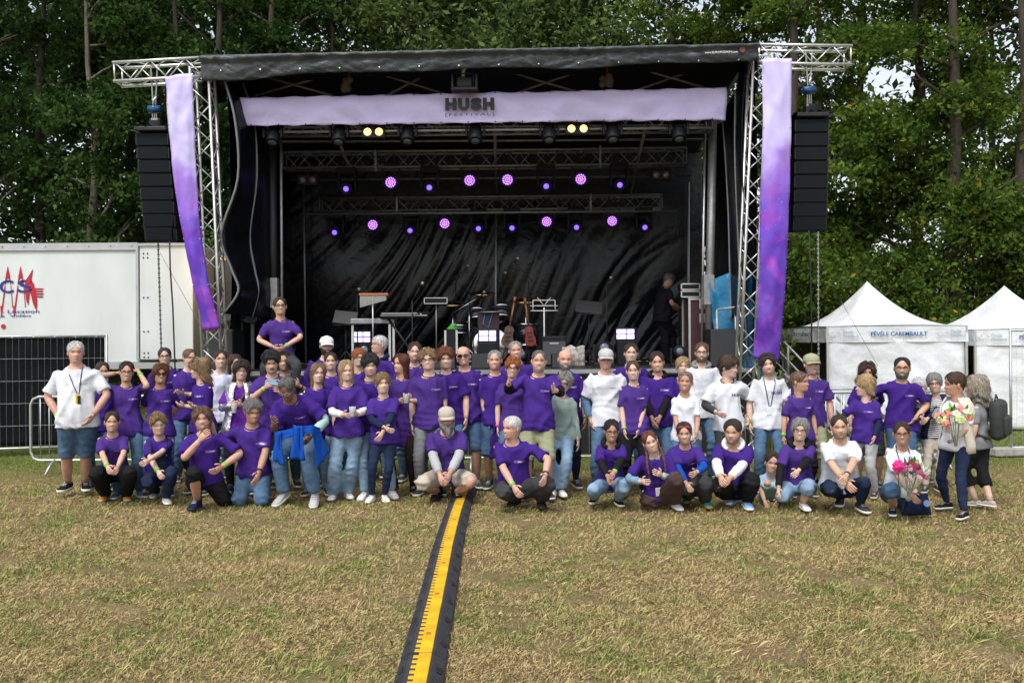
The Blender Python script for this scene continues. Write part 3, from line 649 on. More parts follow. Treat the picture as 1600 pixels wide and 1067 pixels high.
# flags
def flag_mat(name, seed, dark, pk=.55):
    m = bpy.data.materials.new(name); m.use_nodes = True; n = m.node_tree.nodes; l = m.node_tree.links; b = n['Principled BSDF']; b.inputs['Roughness'].default_value = .42
    tc = n.new('ShaderNodeTexCoord'); sp = n.new('ShaderNodeSeparateXYZ'); l.new(tc.outputs['Object'], sp.inputs[0])
    t = n.new('ShaderNodeTexNoise'); t.inputs['Scale'].default_value = 1.7; t.inputs['Detail'].default_value = 3; mp = n.new('ShaderNodeMapping'); mp.inputs['Location'].default_value = (seed, seed, 0); l.new(tc.outputs['Object'], mp.inputs[0]); l.new(mp.outputs[0], t.inputs[0])
    ad = n.new('ShaderNodeMath'); ad.operation = 'MULTIPLY_ADD'; ad.inputs[1].default_value = 1.3; l.new(t.outputs[0], ad.inputs[0]); l.new(sp.outputs[2], ad.inputs[2])
    r = n.new('ShaderNodeValToRGB'); e = r.color_ramp.elements; mr = n.new('ShaderNodeMapRange'); mr.inputs[1].default_value = -3.6; mr.inputs[2].default_value = .65; l.new(ad.outputs[0], mr.inputs[0]); l.new(mr.outputs[0], r.inputs[0])
    e[0].position = 0; e[0].color = (*dark, 1); e[1].position = 1; e[1].color = (.54, .50, .82, 1)
    for p_, c in ((.25, (.10, .028, .40)), (.42, (.13, .04, .50)), (.60, (.30, .16, .62)), (.70, (.52, .46, .78))): k = e.new(p_); k.color = (*c, 1)
    t2 = n.new('ShaderNodeTexNoise'); t2.inputs['Scale'].default_value = 3.5; t2.inputs['Detail'].default_value = 2; l.new(mp.outputs[0], t2.inputs[0])
    m1 = n.new('ShaderNodeMapRange'); m1.inputs[1].default_value = pk; m1.inputs[2].default_value = pk + .2; l.new(t2.outputs[0], m1.inputs[0])
    m2 = n.new('ShaderNodeMapRange'); m2.inputs[1].default_value = .66; m2.inputs[2].default_value = .48; l.new(mr.outputs[0], m2.inputs[0])
    mu = n.new('ShaderNodeMath'); mu.operation = 'MULTIPLY'; l.new(m1.outputs[0], mu.inputs[0]); l.new(m2.outputs[0], mu.inputs[1])
    mx = n.new('ShaderNodeMix'); mx.data_type = 'RGBA'; l.new(mu.outputs[0], mx.inputs[0]); l.new(r.outputs[0], mx.inputs[6]); mx.inputs[7].default_value = (.32, .05, .46, 1)
    vo = n.new('ShaderNodeTexVoronoi'); vo.inputs['Scale'].default_value = 16; l.new(mp.outputs[0], vo.inputs[0])     # confetti of the printed concert picture
    v1 = n.new('ShaderNodeMapRange'); v1.inputs[1].default_value = .11; v1.inputs[2].default_value = .08; l.new(vo.outputs[0], v1.inputs[0])
    b1 = n.new('ShaderNodeMapRange'); b1.inputs[1].default_value = .60; b1.inputs[2].default_value = .55; l.new(mr.outputs[0], b1.inputs[0])
    b2 = n.new('ShaderNodeMapRange'); b2.inputs[1].default_value = .36; b2.inputs[2].default_value = .46; l.new(mr.outputs[0], b2.inputs[0])
    mm = n.new('ShaderNodeMath'); mm.operation = 'MULTIPLY'; l.new(b1.outputs[0], mm.inputs[0]); l.new(b2.outputs[0], mm.inputs[1]); mm2 = n.new('ShaderNodeMath'); mm2.operation = 'MULTIPLY'; l.new(mm.outputs[0], mm2.inputs[0]); l.new(v1.outputs[0], mm2.inputs[1])
    mx2 = n.new('ShaderNodeMix'); mx2.data_type = 'RGBA'; l.new(mm2.outputs[0], mx2.inputs[0]); l.new(mx.outputs[2], mx2.inputs[6]); mx2.inputs[7].default_value = (.45, .5, .95, 1)
    l.new(mx2.outputs[2], b.inputs['Base Color']); return m
def flag(label, L, R, Y, mat):
    pl = [W(x, y, Y) for x, y in L]; pr = [W(x, y, Y) for x, y in R]; base = (pl[0] + pr[0]) / 2
    fo = empty('flag_banner', base, label, 'flag', 'tall printed flags')
    def at_(P, t): t *= len(P) - 1; i = min(int(t), len(P) - 2); return P[i].lerp(P[i + 1], t - i)
    def f(u, v):
        p = at_(pl, v).lerp(at_(pr, v), u) - base; return p + Vector((0, -.05 * math.sin(PI * u) + .05 * mnoise.noise(Vector((u * 2.2 + v, v * 9, base.x))) + .012 * mnoise.noise(Vector((u * 6, v * 34, 2))), 0))
    MB().grid(f, 14, 80).build('sheet', mat, fo, True).modifiers.new('t', 'SOLIDIFY').thickness = .003
    for i in range(11):
        for P, k in ((pl, .012), (pr, -.012)): MB().ell(at_(P, (i + .3) / 11) - base + Vector((k, -.03, 0)), .009, 6, 4).build('eyelet', CABW, fo)
flag('lilac to violet printed flag banner twisting down the left tower', [(258, 121), (262, 180), (268, 240), (276, 310), (287, 375), (301, 440), (317, 517)], [(302, 115), (303, 180), (305, 240), (309, 310), (315, 375), (326, 440), (344, 513)], 13.75, flag_mat('printed_flag_violet', 3.1, (.10, .03, .36), .50))
flag('lilac to purple printed flag banner hanging straight on the right tower', [(1191, 93), (1192, 180), (1190, 260), (1188, 340), (1186, 420), (1183, 490), (1177, 560)], [(1237, 92), (1236, 180), (1235, 260), (1232, 340), (1229, 420), (1224, 490), (1217, 565)], 13.75, flag_mat('printed_flag_purple', 7.7, (.09, .02, .30)))
# ---- floor of the stage: subs, monitors, cases
def cabinet(name, label, x0, x1, y0, y1, Y, depth=.6, mat=None, cat='loudspeaker', z=None, group=None):
    a, b = W(x0, y0, Y), W(x1, y1, Y); zb = ZD if z is None else z; h = a.z - zb; w_ = b.x - a.x
    o = empty(name, ((a.x + b.x) / 2, Y, zb), label, cat, group)
    MB().bev((0, depth / 2, h / 2), (w_, depth, h), .015).build('cabinet', mat or PLAST, o); MB().bev((0, -.008, h / 2), (w_ * .95, .03, h * .95), .008).build('grille', M('sub_grille', (.035, .037, .042), .7, 0, .1, 40, bump=.4, bscale=200), o)
    return o
SUBG = M('sub_grille', (.035, .037, .042), .7, 0, .1, 40, bump=.4, bscale=200)
cabinet('subwoofer', 'black subwoofer on the left wing of the stage', 315, 365, 515, 575, 14.83, group='subwoofers')
cabinet('subwoofer', 'black subwoofer on the right wing of the stage', 1109, 1160, 514, 572, 14.83, group='subwoofers')
for x0, x1, lb in ((676, 712, 'small dark monitor speaker left of the bright panel'), (736, 765, 'small dark monitor speaker by the stage edge near centre'), (862, 890, 'small dark monitor right of the centre microphone')):
    cabinet('stage_monitor', lb, x0, x1, 553, 576, 14.95, .4, group='stage monitors')
def led_panel(label, x0, x1, y0, y1, Y):
    a, b = W(x0, y0, Y), W(x1, y1, Y); w_, h_ = b.x - a.x, a.z - b.z; c = (a + b) / 2
    o = empty('led_panel_light', (c.x, Y, ZD), label, 'stage light', 'lit floor panels')
    MB().bev((0, .05, c.z - ZD), (w_ + .05, .08, h_ + .05), .01).build('housing', PLAST, o); MB().bev((0, .06, (b.z - ZD) / 2), (w_, .22, b.z - ZD - .05), .01).build('base', PLAST, o)
    for i in range(2):
        for j in range(2): MB().box((w_ * (.23 if j else -.27) , 0, c.z - ZD + (.25 if i else -.25) * h_), (w_ * (.42 if j else .52) - .01, .02, h_ * .42)).build('lit_cell', PANEL, o)
PANEL = M('lit_panel_cell', (.85, .75, 1), .4, 0, 0, emit=1.4, ecol=(.52, .42, 1.))
led_panel('lit violet floor panel behind the man in the white cap', 554, 580, 518, 535, 16.5)
led_panel('lit violet floor panel left of the drum kit near centre', 749, 777, 516, 533, 16.0)
led_panel('lit violet floor panel at the right of the stage', 964, 993, 514, 530, 16.0)
for x, y, Y, lb in ((571, 538, 15.6, 'moving head standing on the deck behind the ginger haired woman'), (690, 546, 15.2, 'moving head standing on the deck behind the red haired boy'), (815, 546, 15.2, 'moving head standing on the deck behind the tall grey haired man'), (943, 534, 15.2, 'moving head standing on the deck above the grey cap'), (1060, 541, 15.2, 'moving head standing on the deck beside the flight case')):
    p = W(x, y, Y); s = min(1.2, (p.z - ZD) / .42); mover(lb, x, y, Y, None, False, .05, s)
# tall flight case with lids and open amplifier rack
fc = empty('flight_case', (W(1096, 560, 15.6).x, 15.6, ZD), 'tall maroon flight case with aluminium edges at the stage right', 'flight case')
MAROON = M('maroon_laminate', (.055, .022, .026), .4, 0, .15)
h_ = W(0, 473, 15.6).z - ZD; MB().box((0, .3, h_ / 2), (.40, .6, h_ - .01)).build('body', MAROON, fc)
for s in (-1, 1):
    for yy in (0, .6): MB().box((s * .205, yy, h_ / 2), (.035, .035, h_)).build('edge_profile', ALU, fc)
for zz in (.02, h_ - .02): MB().box((0, -.005, zz), (.40, .03, .035)).build('edge_profile', ALU, fc)
for zz in (h_ - .12, h_ - .36): MB().bev((.02, -.012, zz), (.10, .02, .16), .008).build('latch', ALU, fc)
rk = empty('amplifier_rack', (W(1083, 560, 16.4).x, 16.4, ZD), 'open amplifier rack with violet glow beside the technician', 'rack')
for i in range(6): MB().bev((0, .2, .12 + i * .16), (.30, .4, .12), .01).build('rack_unit', ALUD if i % 2 else PLAST, rk)
for s in (-1, 1): MB().box((s * .17, .2, .52), (.03, .42, 1.04)).build('side_panel', BLACKM, rk)
rc = [empty('small_flight_case', (W(1079, 470, 15.7).x, 15.7, h_ + ZD + .01 + k * .13), lb, 'flight case', 'small flight cases') for k, lb in enumerate(('lower small aluminium edged case on the tall flight case', 'upper small aluminium edged case on the tall flight case'))]
for o in rc:
    MB().box((0, .2, .06), (.30, .4, .10)).build('body', PLAST, o)
    for zz in (.012, .108): MB().box((0, -.004, zz), (.32, .02, .022)).build('edge_profile', ALU, o)
    for s in (-1, 1): MB().box((s * .16, -.004, .06), (.022, .02, .10)).build('edge_profile', ALU, o)
# blue tarp, handrail, steps at the right end
BLUET = M('blue_tarp', (.02, .17, .33), .45, 0, .2, 2, bump=.6, bscale=3, dist=.1)
P4 = [W(1107, 440, 15.08), W(1168, 414, 14.92), W(1200, 600, 14.92), W(1127, 600, 15.08)]
tb = P4[3].copy(); tb.z = 0
def btf(u, v):
    p = P4[0].lerp(P4[1], u).lerp(P4[3].lerp(P4[2], u), v); return p - tb + Vector((.05 * math.sin(v * 7) * u, .10 * mnoise.noise(Vector((u * 3, v * 4, 0))) + .25 * max(0, .3 - v) * math.sin(PI * u), 0))
o = MB().grid(btf, 16, 30).build('blue_tarp', BLUET, None, True, tb); o.modifiers.new('t', 'SOLIDIFY').thickness = .004; tag(o, 'blue tarpaulin sheet hanging beside the right truss tower', 'tarp')
hr = bars('stage_handrail', 'grey tubular handrail in front of the blue tarp', 'handrail', [[W(1120, 484, 14.87), W(1163, 478, 14.85), W(1168, 572, 14.85)], [W(1149, 480, 14.85), W(1151, 572, 14.85)], [W(1120, 484, 14.87), W(1122, 572, 14.87)]], .022, ALUD)
st = empty('stage_steps', (4.45, 14.9, 0), 'aluminium steps with rails at the right end of the stage', 'steps')
for i in range(6): MB().box((.1 + i * .20, 0, ZD - .2 * (i + 1) - .02), (.24, .8, .04)).build('tread', ALUD, st)
for yy in (-.4, .4):
    MB().path([(-.05, yy, ZD + .42), (1.25, yy, .42)], .018, 8).build('handrail', ALUD, st, True); MB().path([(-.05, yy, ZD - .1), (1.3, yy, 0.02)], .03, 8).build('stringer', ALUD, st, True); MB().path([(-.05, yy, ZD + .18), (1.27, yy, .2)], .012, 8).build('mid_rail', ALUD, st, True)
    for t in (.05, .95): MB().path([(-.05 + 1.3 * t, yy, ZD + .42 - 1.4 * t), (-.05 + 1.3 * t, yy, max(.0, ZD - 1.4 * t - .1))], .02, 8).build('baluster', ALUD, st, True)
# folded grey tarp on a stand at the left wing
ft = empty('folded_tarp', (W(374, 560, 15.6).x, 15.6, ZD), 'bunched grey tarp on a stand behind the left subwoofer', 'tarp')
z_ = W(0, 500, 15.6).z - ZD + .08
MB().grid(lambda u, v: Vector(((u - .5) * .62, -.12 + .35 * v, z_ + .14 - .22 * v * v - .12 * abs(u - .45) + .09 * mnoise.noise(Vector((u * 6, v * 4, 2))) - (.25 * (1 - v) if v < .35 else 0))), 22, 14).build('cloth', ROOFT, ft, True).modifiers.new('t', 'SOLIDIFY').thickness = .012
for s in (-.22, .02, .22): MB().box((s, .05, z_ / 2 - .03), (.05, .05, z_ - .05)).build('stand_leg', ALUD, ft)

# ---- instruments
CHROME = M('chrome', (.75, .75, .76), .15, 1., 0); WOOD = M('varnished_wood', (.16, .06, .02), .35, 0, .25, 8, aniso=(1, 1, 6), coat=.4)
def stand3(o, h, mat, r=.012, spread=.28, n=3):
    MB().path([(0, 0, .12), (0, 0, h)], r, 7).build('pole', mat, o, True)
    for k in range(n):
        a = .5 + 2 * PI * k / n; MB().path([(0, 0, .30), (spread * math.cos(a), spread * math.sin(a), .012)], r * .8, 6).build('leg', mat, o, True)
def mic_stand(label, px, top, Y, boom=None, mat=None, mic=True):
    p = W(px, top, Y); o = empty('microphone_stand', (p.x, Y, ZD), label, 'microphone stand', 'microphone stands'); h = p.z - ZD
    stand3(o, h, mat or BLACKM)
    tip = Vector((0, -.02, h))
    if boom:
        a = W(*boom[0], Y) - o.location; b = W(*boom[1], Y) - o.location; MB().path([a, b], .010, 6).build('boom_arm', mat or BLACKM, o, True); tip = b
    if mic:
        MB().path([tip, tip + Vector((.05, -.1, .05))], [.012, .02], 8).build('microphone', BLACKM, o, True); MB().ell(tip + Vector((.06, -.12, .06)), .032, 8, 6).build('mic_grille', ALUD, o, True)
mic_stand('straight microphone stand with ball microphone beside the keyboard', 644, 470, 15.6, ((644, 470), (656, 449)))
mic_stand('tall boom microphone stand in front of the back tarp', 712, 436, 17.8, ((703, 439), (727, 421)))
mic_stand('boom microphone stand right of the drum kit leaning left', 826, 440, 16.8, ((832, 440), (804, 410)))
mic_stand('straight microphone stand at the stage right half', 948, 440, 16.4)
mic_stand('microphone stand standing in front of the red guitar', 785, 432, 17.4)
mic_stand('microphone stand at the left beside the wind chimes', 558, 458, 16.2)
mic_stand('chrome boom stand left of the drum kit', 733, 472, 16.8, ((703, 492), (752, 462)), CHROME)
mic_stand('chrome cymbal boom stand behind the green cloth', 712, 490, 17.0, None, CHROME, False)
wc = empty('wind_chimes', (W(583, 560, 15.8).x, 15.8, ZD), 'bar chimes with orange wooden bar and silver tubes on a stand', 'chimes'); hz_ = W(0, 465, 15.8).z - ZD
stand3(wc, hz_, ALU, .014); MB().bev((.02, -.03, hz_ + .01), (.52, .03, .04), .008).build('wooden_bar', M('orange_wood', (.5, .16, .05), .4), wc)
for i in range(32): L_ = .20 - .12 * i / 31; MB().path([(-.21 + .0145 * i, -.05, hz_ - .02), (-.21 + .0145 * i, -.05, hz_ - .02 - L_)], .0055, 5).build('chime_tube', ALU, wc)
kb = empty('keyboard', (W(633, 560, 15.9).x, 15.9, ZD), 'black electronic keyboard on a crossed stand', 'keyboard'); hk = W(0, 497, 15.9).z - ZD
MB().bev((0, .0, hk), (.86, .28, .07), .012, rot=Matrix.Rotation(.25, 3, 'X')).build('case', PLAST, kb); MB().box((0, -.14, hk - .008), (.82, .03, .02)).build('front_strip', ALUD, kb)
MB().ell((.30, -.15, hk + .012), .018, 8, 5).build('knob', M('amber_knob', (.8, .45, .15), .4), kb); mb = MB()
for i in range(30): MB().box((-.38 + i * .021, -.12, hk + .028), (.018, .12, .012)).build('key', WHITEP, kb)
for s in (-1, 1): MB().path([(-.3 * s, -.02 * s, hk - .05), (.3 * s, -.02 * s, .03)], .02, 7).build('stand_leg', BLACKM, kb, True)
kt = empty('instrument_table', (W(585, 560, 16.1).x, 16.1, ZD), 'low grey table frame behind the wind chimes', 'table'); ht = W(0, 506, 16.1).z - ZD
MB().bev((0, 0, ht), (.78, .4, .09), .01).build('table_top', ALUD, kt)
for s in (-.36, .30, .37): MB().box((s, -.15, ht / 2 - .03), (.04, .04, ht - .06)).build('table_leg', ALU, kt)
rs_ = empty('small_rack_shelf', (W(682, 560, 16.2).x, 16.2, ZD), 'thin framed black tray on a stand right of the keyboard', 'tray'); hr_ = W(0, 475, 16.2).z - ZD
stand3(rs_, hr_, ALUD); MB().box((0, -.02, hr_), (.40, .1, .085)).build('tray', PLAST, rs_)
for zz in (-.05, .05): MB().box((0, -.08, hr_ + zz), (.42, .015, .012)).build('frame_bar', ALU, rs_)
for s in (-1, 1): MB().box((s * .205, -.08, hr_), (.012, .015, .1)).build('frame_bar', ALU, rs_)
sc_ = empty('equipment_stool', (W(705, 560, 15.8).x, 15.8, ZD), 'silver cornered stool case carrying a green cloth', 'case'); hs_ = W(0, 521, 15.8).z - ZD
MB().box((0, .1, hs_ / 2), (.20, .2, hs_)).build('body', PLAST, sc_)
for s in (-1, 1): MB().box((s * .1, -.002, hs_ / 2), (.035, .03, hs_)).build('edge_profile', ALU, sc_)
gc = MB()
for i in range(3): gc.ell((.01 * i, .1, .03 + .03 * i), (.10 - .02 * i, .09, .03), 12, 5)
tag(gc.build('green_cloth', M('green_cloth', (.08, .42, .06), .8), None, True, (W(706, 520, 15.8).x, 15.8, hs_ + ZD)), 'folded bright green cloth on the silver cornered case', 'cloth')
# music stands
def music_stand(label, px, ytop, Y, mat, desk, w=.48):
    p = W(px, ytop, Y); o = empty('music_stand', (p.x, Y, ZD), label, 'music stand', 'music stands'); h = p.z - ZD - .12; stand3(o, h, mat, .013)
    if desk:
        MB().bev((0, -.02, h + .05), (w, .015, .26), .004, rot=Matrix.Rotation(-.5, 3, 'X') @ Matrix.Rotation(.12, 3, 'Y')).build('desk', BLACKM, o); MB().box((0, -.1, h - .08), (w, .06, .01)).build('ledge', BLACKM, o)
    else:
        for zz, ww in ((.13, .40), (.03, .50), (-.06, .50)): MB().path([(-ww / 2, 0, h + zz), (ww / 2, 0, h + zz)], .009, 6).build('cross_bar', mat, o, True)
        for s in (-1, 1):
            MB().path([(s * .2, 0, h + .13), (s * .2, 0, h - .06)], .009, 6).build('side_bar', mat, o, True); MB().path([(0, -.01, h + .03), (s * .12, -.01, h + .18)], .007, 6).build('page_arm', mat, o, True)
music_stand('white wire music stand in the middle of the stage', 850, 470, 16.2, WHITEP, False)
music_stand('black perforated music stand right of the white one', 920, 474, 16.4, BLACKM, True)
music_stand('black perforated music stand left behind the wind chimes', 540, 490, 16.0, BLACKM, True, .42)
# guitars leaning on stands
def guitar(label, pts, Y, mat, body_w):
    a, b = W(*pts[0], Y), W(*pts[1], Y); o = empty('guitar', (b.x, Y, ZD), label, 'guitar', 'guitars on the stage'); d = (a - b); L = d.length; d.normalize(); base = b - o.location
    side = Vector((0, 1, 0)).cross(d).normalized()
    prof = [(.0, .02), (.03, .8), (.10, 1.), (.19, .92), (.25, .70), (.31, .72), (.38, .78), (.43, .55), (.46, .15)]
    for off, nm in ((0, 'body'),):
        mb = MB(); rings = []
        for dy in (-.045, .045):
            ring = [base + d * (t * L * .93) + side * (w_ * body_w / 2) + Vector((0, dy, 0)) for t, w_ in prof] + [base + d * (t * L * .93) - side * (w_ * body_w / 2) + Vector((0, dy, 0)) for t, w_ in reversed(prof)]
            rings.append(ring)
        mb.loft(rings).build('body', mat, o)
    MB().path([base + d * L * .42 + Vector((0, -.05, 0)), base + d * L * .88 + Vector((0, -.05, 0))], .022, 6).build('neck', WOOD, o, True)
    MB().path([base + d * L * .88 + Vector((0, -.05, 0)), base + d * L + Vector((0, -.03, 0))], [.028, .036], 6).build('headstock', WOOD, o, True)
    MB().path([base + d * L * .26 + Vector((0, -.055, 0)), base + d * L * .86 + Vector((0, -.075, 0))], .004, 5).build('strings', CHROME, o)
    for t in (.12, .2, .28): MB().box(base + d * L * t + Vector((0, -.052, 0)), (body_w * .45, .012, .03)).build('pickup', BLACKM, o)
    MB().path([base + Vector((-.1, .12, -base.z + .01)), base + d * .3 + Vector((0, .1, 0)), base + Vector((.1, .12, -base.z + .01))], .012, 6).build('stand', BLACKM, o, True)
guitar('brown bass guitar leaning left on its stand', ((805, 464), (791, 542)), 16.0, M('brown_guitar_body', (.09, .045, .025), .3, coat=.5), .22)
guitar('red guitar standing upright beside the brown one', ((820, 466), (830, 541)), 16.1, M('red_guitar_body', (.17, .012, .010), .3, coat=.5), .2)
# drum kit
dk = empty('drum_kit', (W(768, 560, 17.4).x, 17.4, ZD), 'black drum kit with cymbals and chrome stands at stage centre', 'drums')
dk.scale = (1.22, 1.22, 1.22)
SH = M('drum_shell', (.02, .018, .025), .25, .1, .2, coat=.5); HD = M('drum_head', (.35, .33, .34), .6)
def drum(c, r, h, rx, name):
    R = Matrix.Translation(c) @ Matrix.Rotation(rx, 4, 'X'); s = MB().lathe([(r, 0), (r, h)], 22, mat=R).build(name, SH, dk, True); MB().lathe([(r * .97, h + .001), (r * .5, h + .004), (.01, h + .004)], 22, mat=R).build('drum_head', HD, s)
    for z in (.01, h - .01): MB().lathe([(r + .004, z - .015), (r + .012, z - .01), (r + .012, z + .01), (r + .004, z + .015)], 22, mat=R).build('hoop', CHROME, s, True)
drum((0, 0, .30), .28, .4, PI / 2, 'bass_drum'); drum((-.22, -.18, .68), .15, .18, -.5, 'tom'); drum((.17, -.18, .70), .17, .2, -.5, 'tom'); drum((.55, .1, .3), .2, .35, 0, 'floor_tom'); drum((-.5, .1, .5), .18, .14, 0, 'snare_drum')
BR = M('brass_cymbal', (.45, .32, .13), .25, 1., .1)
for c, r in (((-.62, .1, .98), .22), ((.55, 0, 1.02), .25), ((-.15, .2, 1.15), .22)):
    MB().lathe([(r, 0), (r * .4, .018), (.05, .03), (.02, .045)], 20, mat=Matrix.Translation(c) @ Matrix.Rotation(.25, 4, 'X')).build('cymbal', BR, dk, True); MB().path([(c[0], c[1] + .03, .01), (c[0], c[1] + .02, c[2])], .012, 6).build('cymbal_stand', CHROME, dk, True)
dw = empty('side_drum_table', (W(768, 560, 16.6).x, 16.6, ZD), 'maroon cabinet with violet lit top and blue cable', 'cabinet'); hd_ = W(0, 494, 16.6).z - ZD
MB().bev((-.05, .1, hd_ / 2), (.40, .3, hd_), .015).build('body', MAROON, dw); MB().lathe([(.24, hd_), (.24, hd_ + .02)], 20).build('top', ALUD, dw)
MB().path([(-.1, -.1, hd_), (-.15, -.12, hd_ - .2), (-.05, -.12, hd_ - .28), (0, -.12, hd_ - .1), (.03, -.12, hd_)], .01, 6).build('cable', M('blue_cable', (.02, .25, .6), .5), dw, True)
am = empty('guitar_amplifier', (W(866, 560, 16.0).x, 16.0, ZD), 'black guitar amplifier with grey grille behind the white music stand', 'amplifier'); ha = W(0, 531, 16.).z - ZD
MB().bev((0, .15, ha / 2), (.44, .3, ha), .02).build('case', PLAST, am); MB().box((0, -.004, ha * .45), (.40, .02, ha * .75)).build('grille_cloth', M('grey_grille', (.07, .07, .075), .8, 0, .1, 60), am); MB().box((0, -.02, ha * .76), (.16, .004, .02)).build('name_plate', ALU, am)
wb = empty('patterned_bag', (W(895, 560, 16.).x, 15.8, ZD), 'white patterned bag lying on the stage floor', 'bag')
MB().grid(lambda u, v: Vector(((u - .5) * .4, -.05 * math.sin(PI * u) * math.sin(PI * v), .36 * v + .04 * nz((u * 4, v * 4, 1)))), 12, 10).build('cloth', M('patterned_cloth', (.40, .36, .33), .8, 0, .8, 14), wb, True).modifiers.new('t', 'SOLIDIFY').thickness = .04
mr_ = empty('silver_case_row', (W(716, 565, 15.5).x, 15.5, ZD), 'low silver edged pedalboard on the stage floor', 'case'); MB().bev((0, .15, .06), (.8, .3, .12), .01).build('body', PLAST, mr_)
for zz in (.02, .115): MB().box((0, -.004, zz), (.82, .015, .02)).build('edge_profile', ALU, mr_)
# ================================================================== TRAILER
TRW = M('trailer_white', (.62, .66, .65), .4, 0, .09, 1.6, detail=9, aniso=(1, 1, .35), bump=.04, bscale=2, dist=.05)
REDP = M('red_print', (.42, .012, .03), .5); BLUEP = M('blue_print', (.01, .03, .22), .5); GREYT = M('trailer_trim', (.42, .44, .45), .5, .3, .1)
YT = 17.2
p0, p1 = W(-120, 381, YT), W(346, 374, YT); zt0, zb0 = W(100, 381, YT).z, W(250, 566, YT).z
tra = empty('trailer', (p0.x, YT, 0), 'white box trailer with red and blue lettering left of the stage', 'trailer'); Lt = p1.x - p0.x; seam = W(217, 450, YT).x - p0.x
end = W(302, 450, YT).x - p0.x
MB().bev((seam / 2, 1.25, (zt0 + zb0) / 2), (seam, 2.5, zt0 - zb0), .02).build('side_panel', TRW, tra)
MB().bev(((seam + end) / 2 + .01, 1.23, (zt0 + zb0) / 2 + .02), (end - seam - .02, 2.5, zt0 - zb0 - .06), .02).build('side_panel', TRW, tra)
MB().box((end + .45, 2.1, (zt0 + zb0) / 2), (.9, 1.8, zt0 - zb0 - .3)).build('end_bulkhead', M('dark_bulkhead', (.06, .058, .055), .6), tra)
MB().box((seam / 2 - .01, -.02, zt0 - .06), (seam, .04, .14)).build('roof_rail', GREYT, tra); MB().box(((seam + end) / 2, -.03, zt0 - .03), (end - seam, .05, .05)).build('roof_rail', GREYT, tra)
MB().box((end / 2, .0, zb0 - .06), (end, .1, .12)).build('bottom_rail', GREYT, tra); MB().box((seam - .02, -.022, (zt0 + zb0) / 2), (.05, .03, zt0 - zb0 - .1)).build('corner_post', GREYT, tra)
for i in range(10): MB().ell((.3 + seam * i / 10, -.045, zt0 - .05), .015, 6, 4).build('rivet', ALUD, tra)
for dx in (.10, .18):
    for z in (zt0 - .2, zt0 - .28, zb0 + .1, zb0 + .18, (zt0 + zb0) / 2 + .1, (zt0 + zb0) / 2 - .55): MB().ell((seam + dx, -.025, z), .016, 6, 4).build('bolt', BLACKM, tra)
MB().box((2.6, .6, zb0 - .28), (4.6, .12, .2)).build('chassis_beam', BLACKM, tra)
for x in (1.2, 2.3, 3.4):
    w_ = MB().lathe([(.2, -.15), (.48, -.14), (.5, -.1), (.5, .1), (.48, .14), (.2, .15)], 24, mat=Matrix.Translation((x, .5, .5)) @ Matrix.Rotation(PI / 2, 4, 'X')).build('wheel', M('tyre_rubber', (.02, .02, .02), .85), tra, True)
    MB().lathe([(.22, .12), (.2, .16), (.06, .16)], 16, mat=Matrix.Translation((x, .5, .5)) @ Matrix.Rotation(PI / 2, 4, 'X')).build('rim', ALUD, w_, True)
def on_side(px, py): v = W(px, py, YT - .012); return Vector((v.x - p0.x, -.012, v.z))
def poly(name, pts, mat, dy=0.):
    P = [on_side(*q_) + Vector((0, -dy, 0)) for q_ in pts]; n = len(P); MB().loft([P, [p + Vector((0, .008, 0)) for p in P]]).build(name, mat, tra)
for x, top, bot in ((12, 416, 487), (32, 416, 487)):           # red needles of the emblem
    poly('emblem_needle', [(x, top), (x + 3, 430), (x + 5, 447), (x + 2.2, 437), (x, 434), (x - 2.2, 437), (x - 5, 447), (x - 3, 430)], REDP, .002)
    poly('emblem_needle', [(x - 5, 447), (x - 3.6, 447), (x - 7.2, 478), (x - 10, bot + 10), (x - 12, 478), (x - 9.2, 478)], REDP, .001)
    poly('emblem_needle', [(x + 4.4, 447), (x + 5.2, 447), (x + 8, 480), (x + 7, 480)], REDP, .001)
poly('emblem_needle', [(51, 421), (49, 436), (44, 477), (41, 470), (38, 448), (40, 438)], REDP, .001); poly('emblem_needle', [(48, 436), (53, 444), (58, 470), (57, 486), (52, 476), (46, 452)], REDP, .002)
poly('emblem_needle', [(41, 438), (51, 423), (48, 440), (43, 446)], REDP, .003)
for i in range(4): poly('emblem_stripe', [(46 + i, 450 + i * 4), (68 - (i % 2), 450.5 + i * 4), (66, 452.5 + i * 4), (47 + i, 452 + i * 4)], REDP, .004)
MB().lathe([(.045, -.006), (.045, .004)], 18, mat=Matrix.Translation(on_side(5, 510)) @ Matrix.Rotation(PI / 2, 4, 'X')).build('red_dot', REDP, tra)
text_obj('lettering', 'C', on_side(10, 449), .3, BLUEP, tra, fat=.004, wide=.27, tall=.25); text_obj('lettering', 'S', on_side(39, 448.5), .3, BLUEP, tra, fat=.004, wide=.28, tall=.25)
text_obj('lettering', 'Prestation - Location', on_side(62 - 62, 487), .08, BLUEP, tra, wide=1.5, tall=.06); text_obj('lettering', 'Eclairage  Vidéo', on_side(49 - 46, 493.5), .08, BLUEP, tra, wide=1.1, tall=.06)
# warm lamp glowing on the bulkhead behind the left tower
wl = empty('work_lamp', W(350, 403, 16.9), 'small warm work lamp glowing behind the left truss tower', 'lamp'); MB().bev((0, .03, 0), (.08, .06, .1), .01).build('housing', PLAST, wl); MB().ell((-.03, -.02, -.03), .025, 8, 6).build('bulb', WARM, wl)
ld = bpy.data.lights.new('bulb_light', 'POINT'); ld.energy = 14; ld.color = (1, .62, .25); ld.shadow_soft_size = .05; lo = bpy.data.objects.new('bulb_light', ld); COL.objects.link(lo); lo.parent = wl; lo.location = (-.06, -.12, -.06)
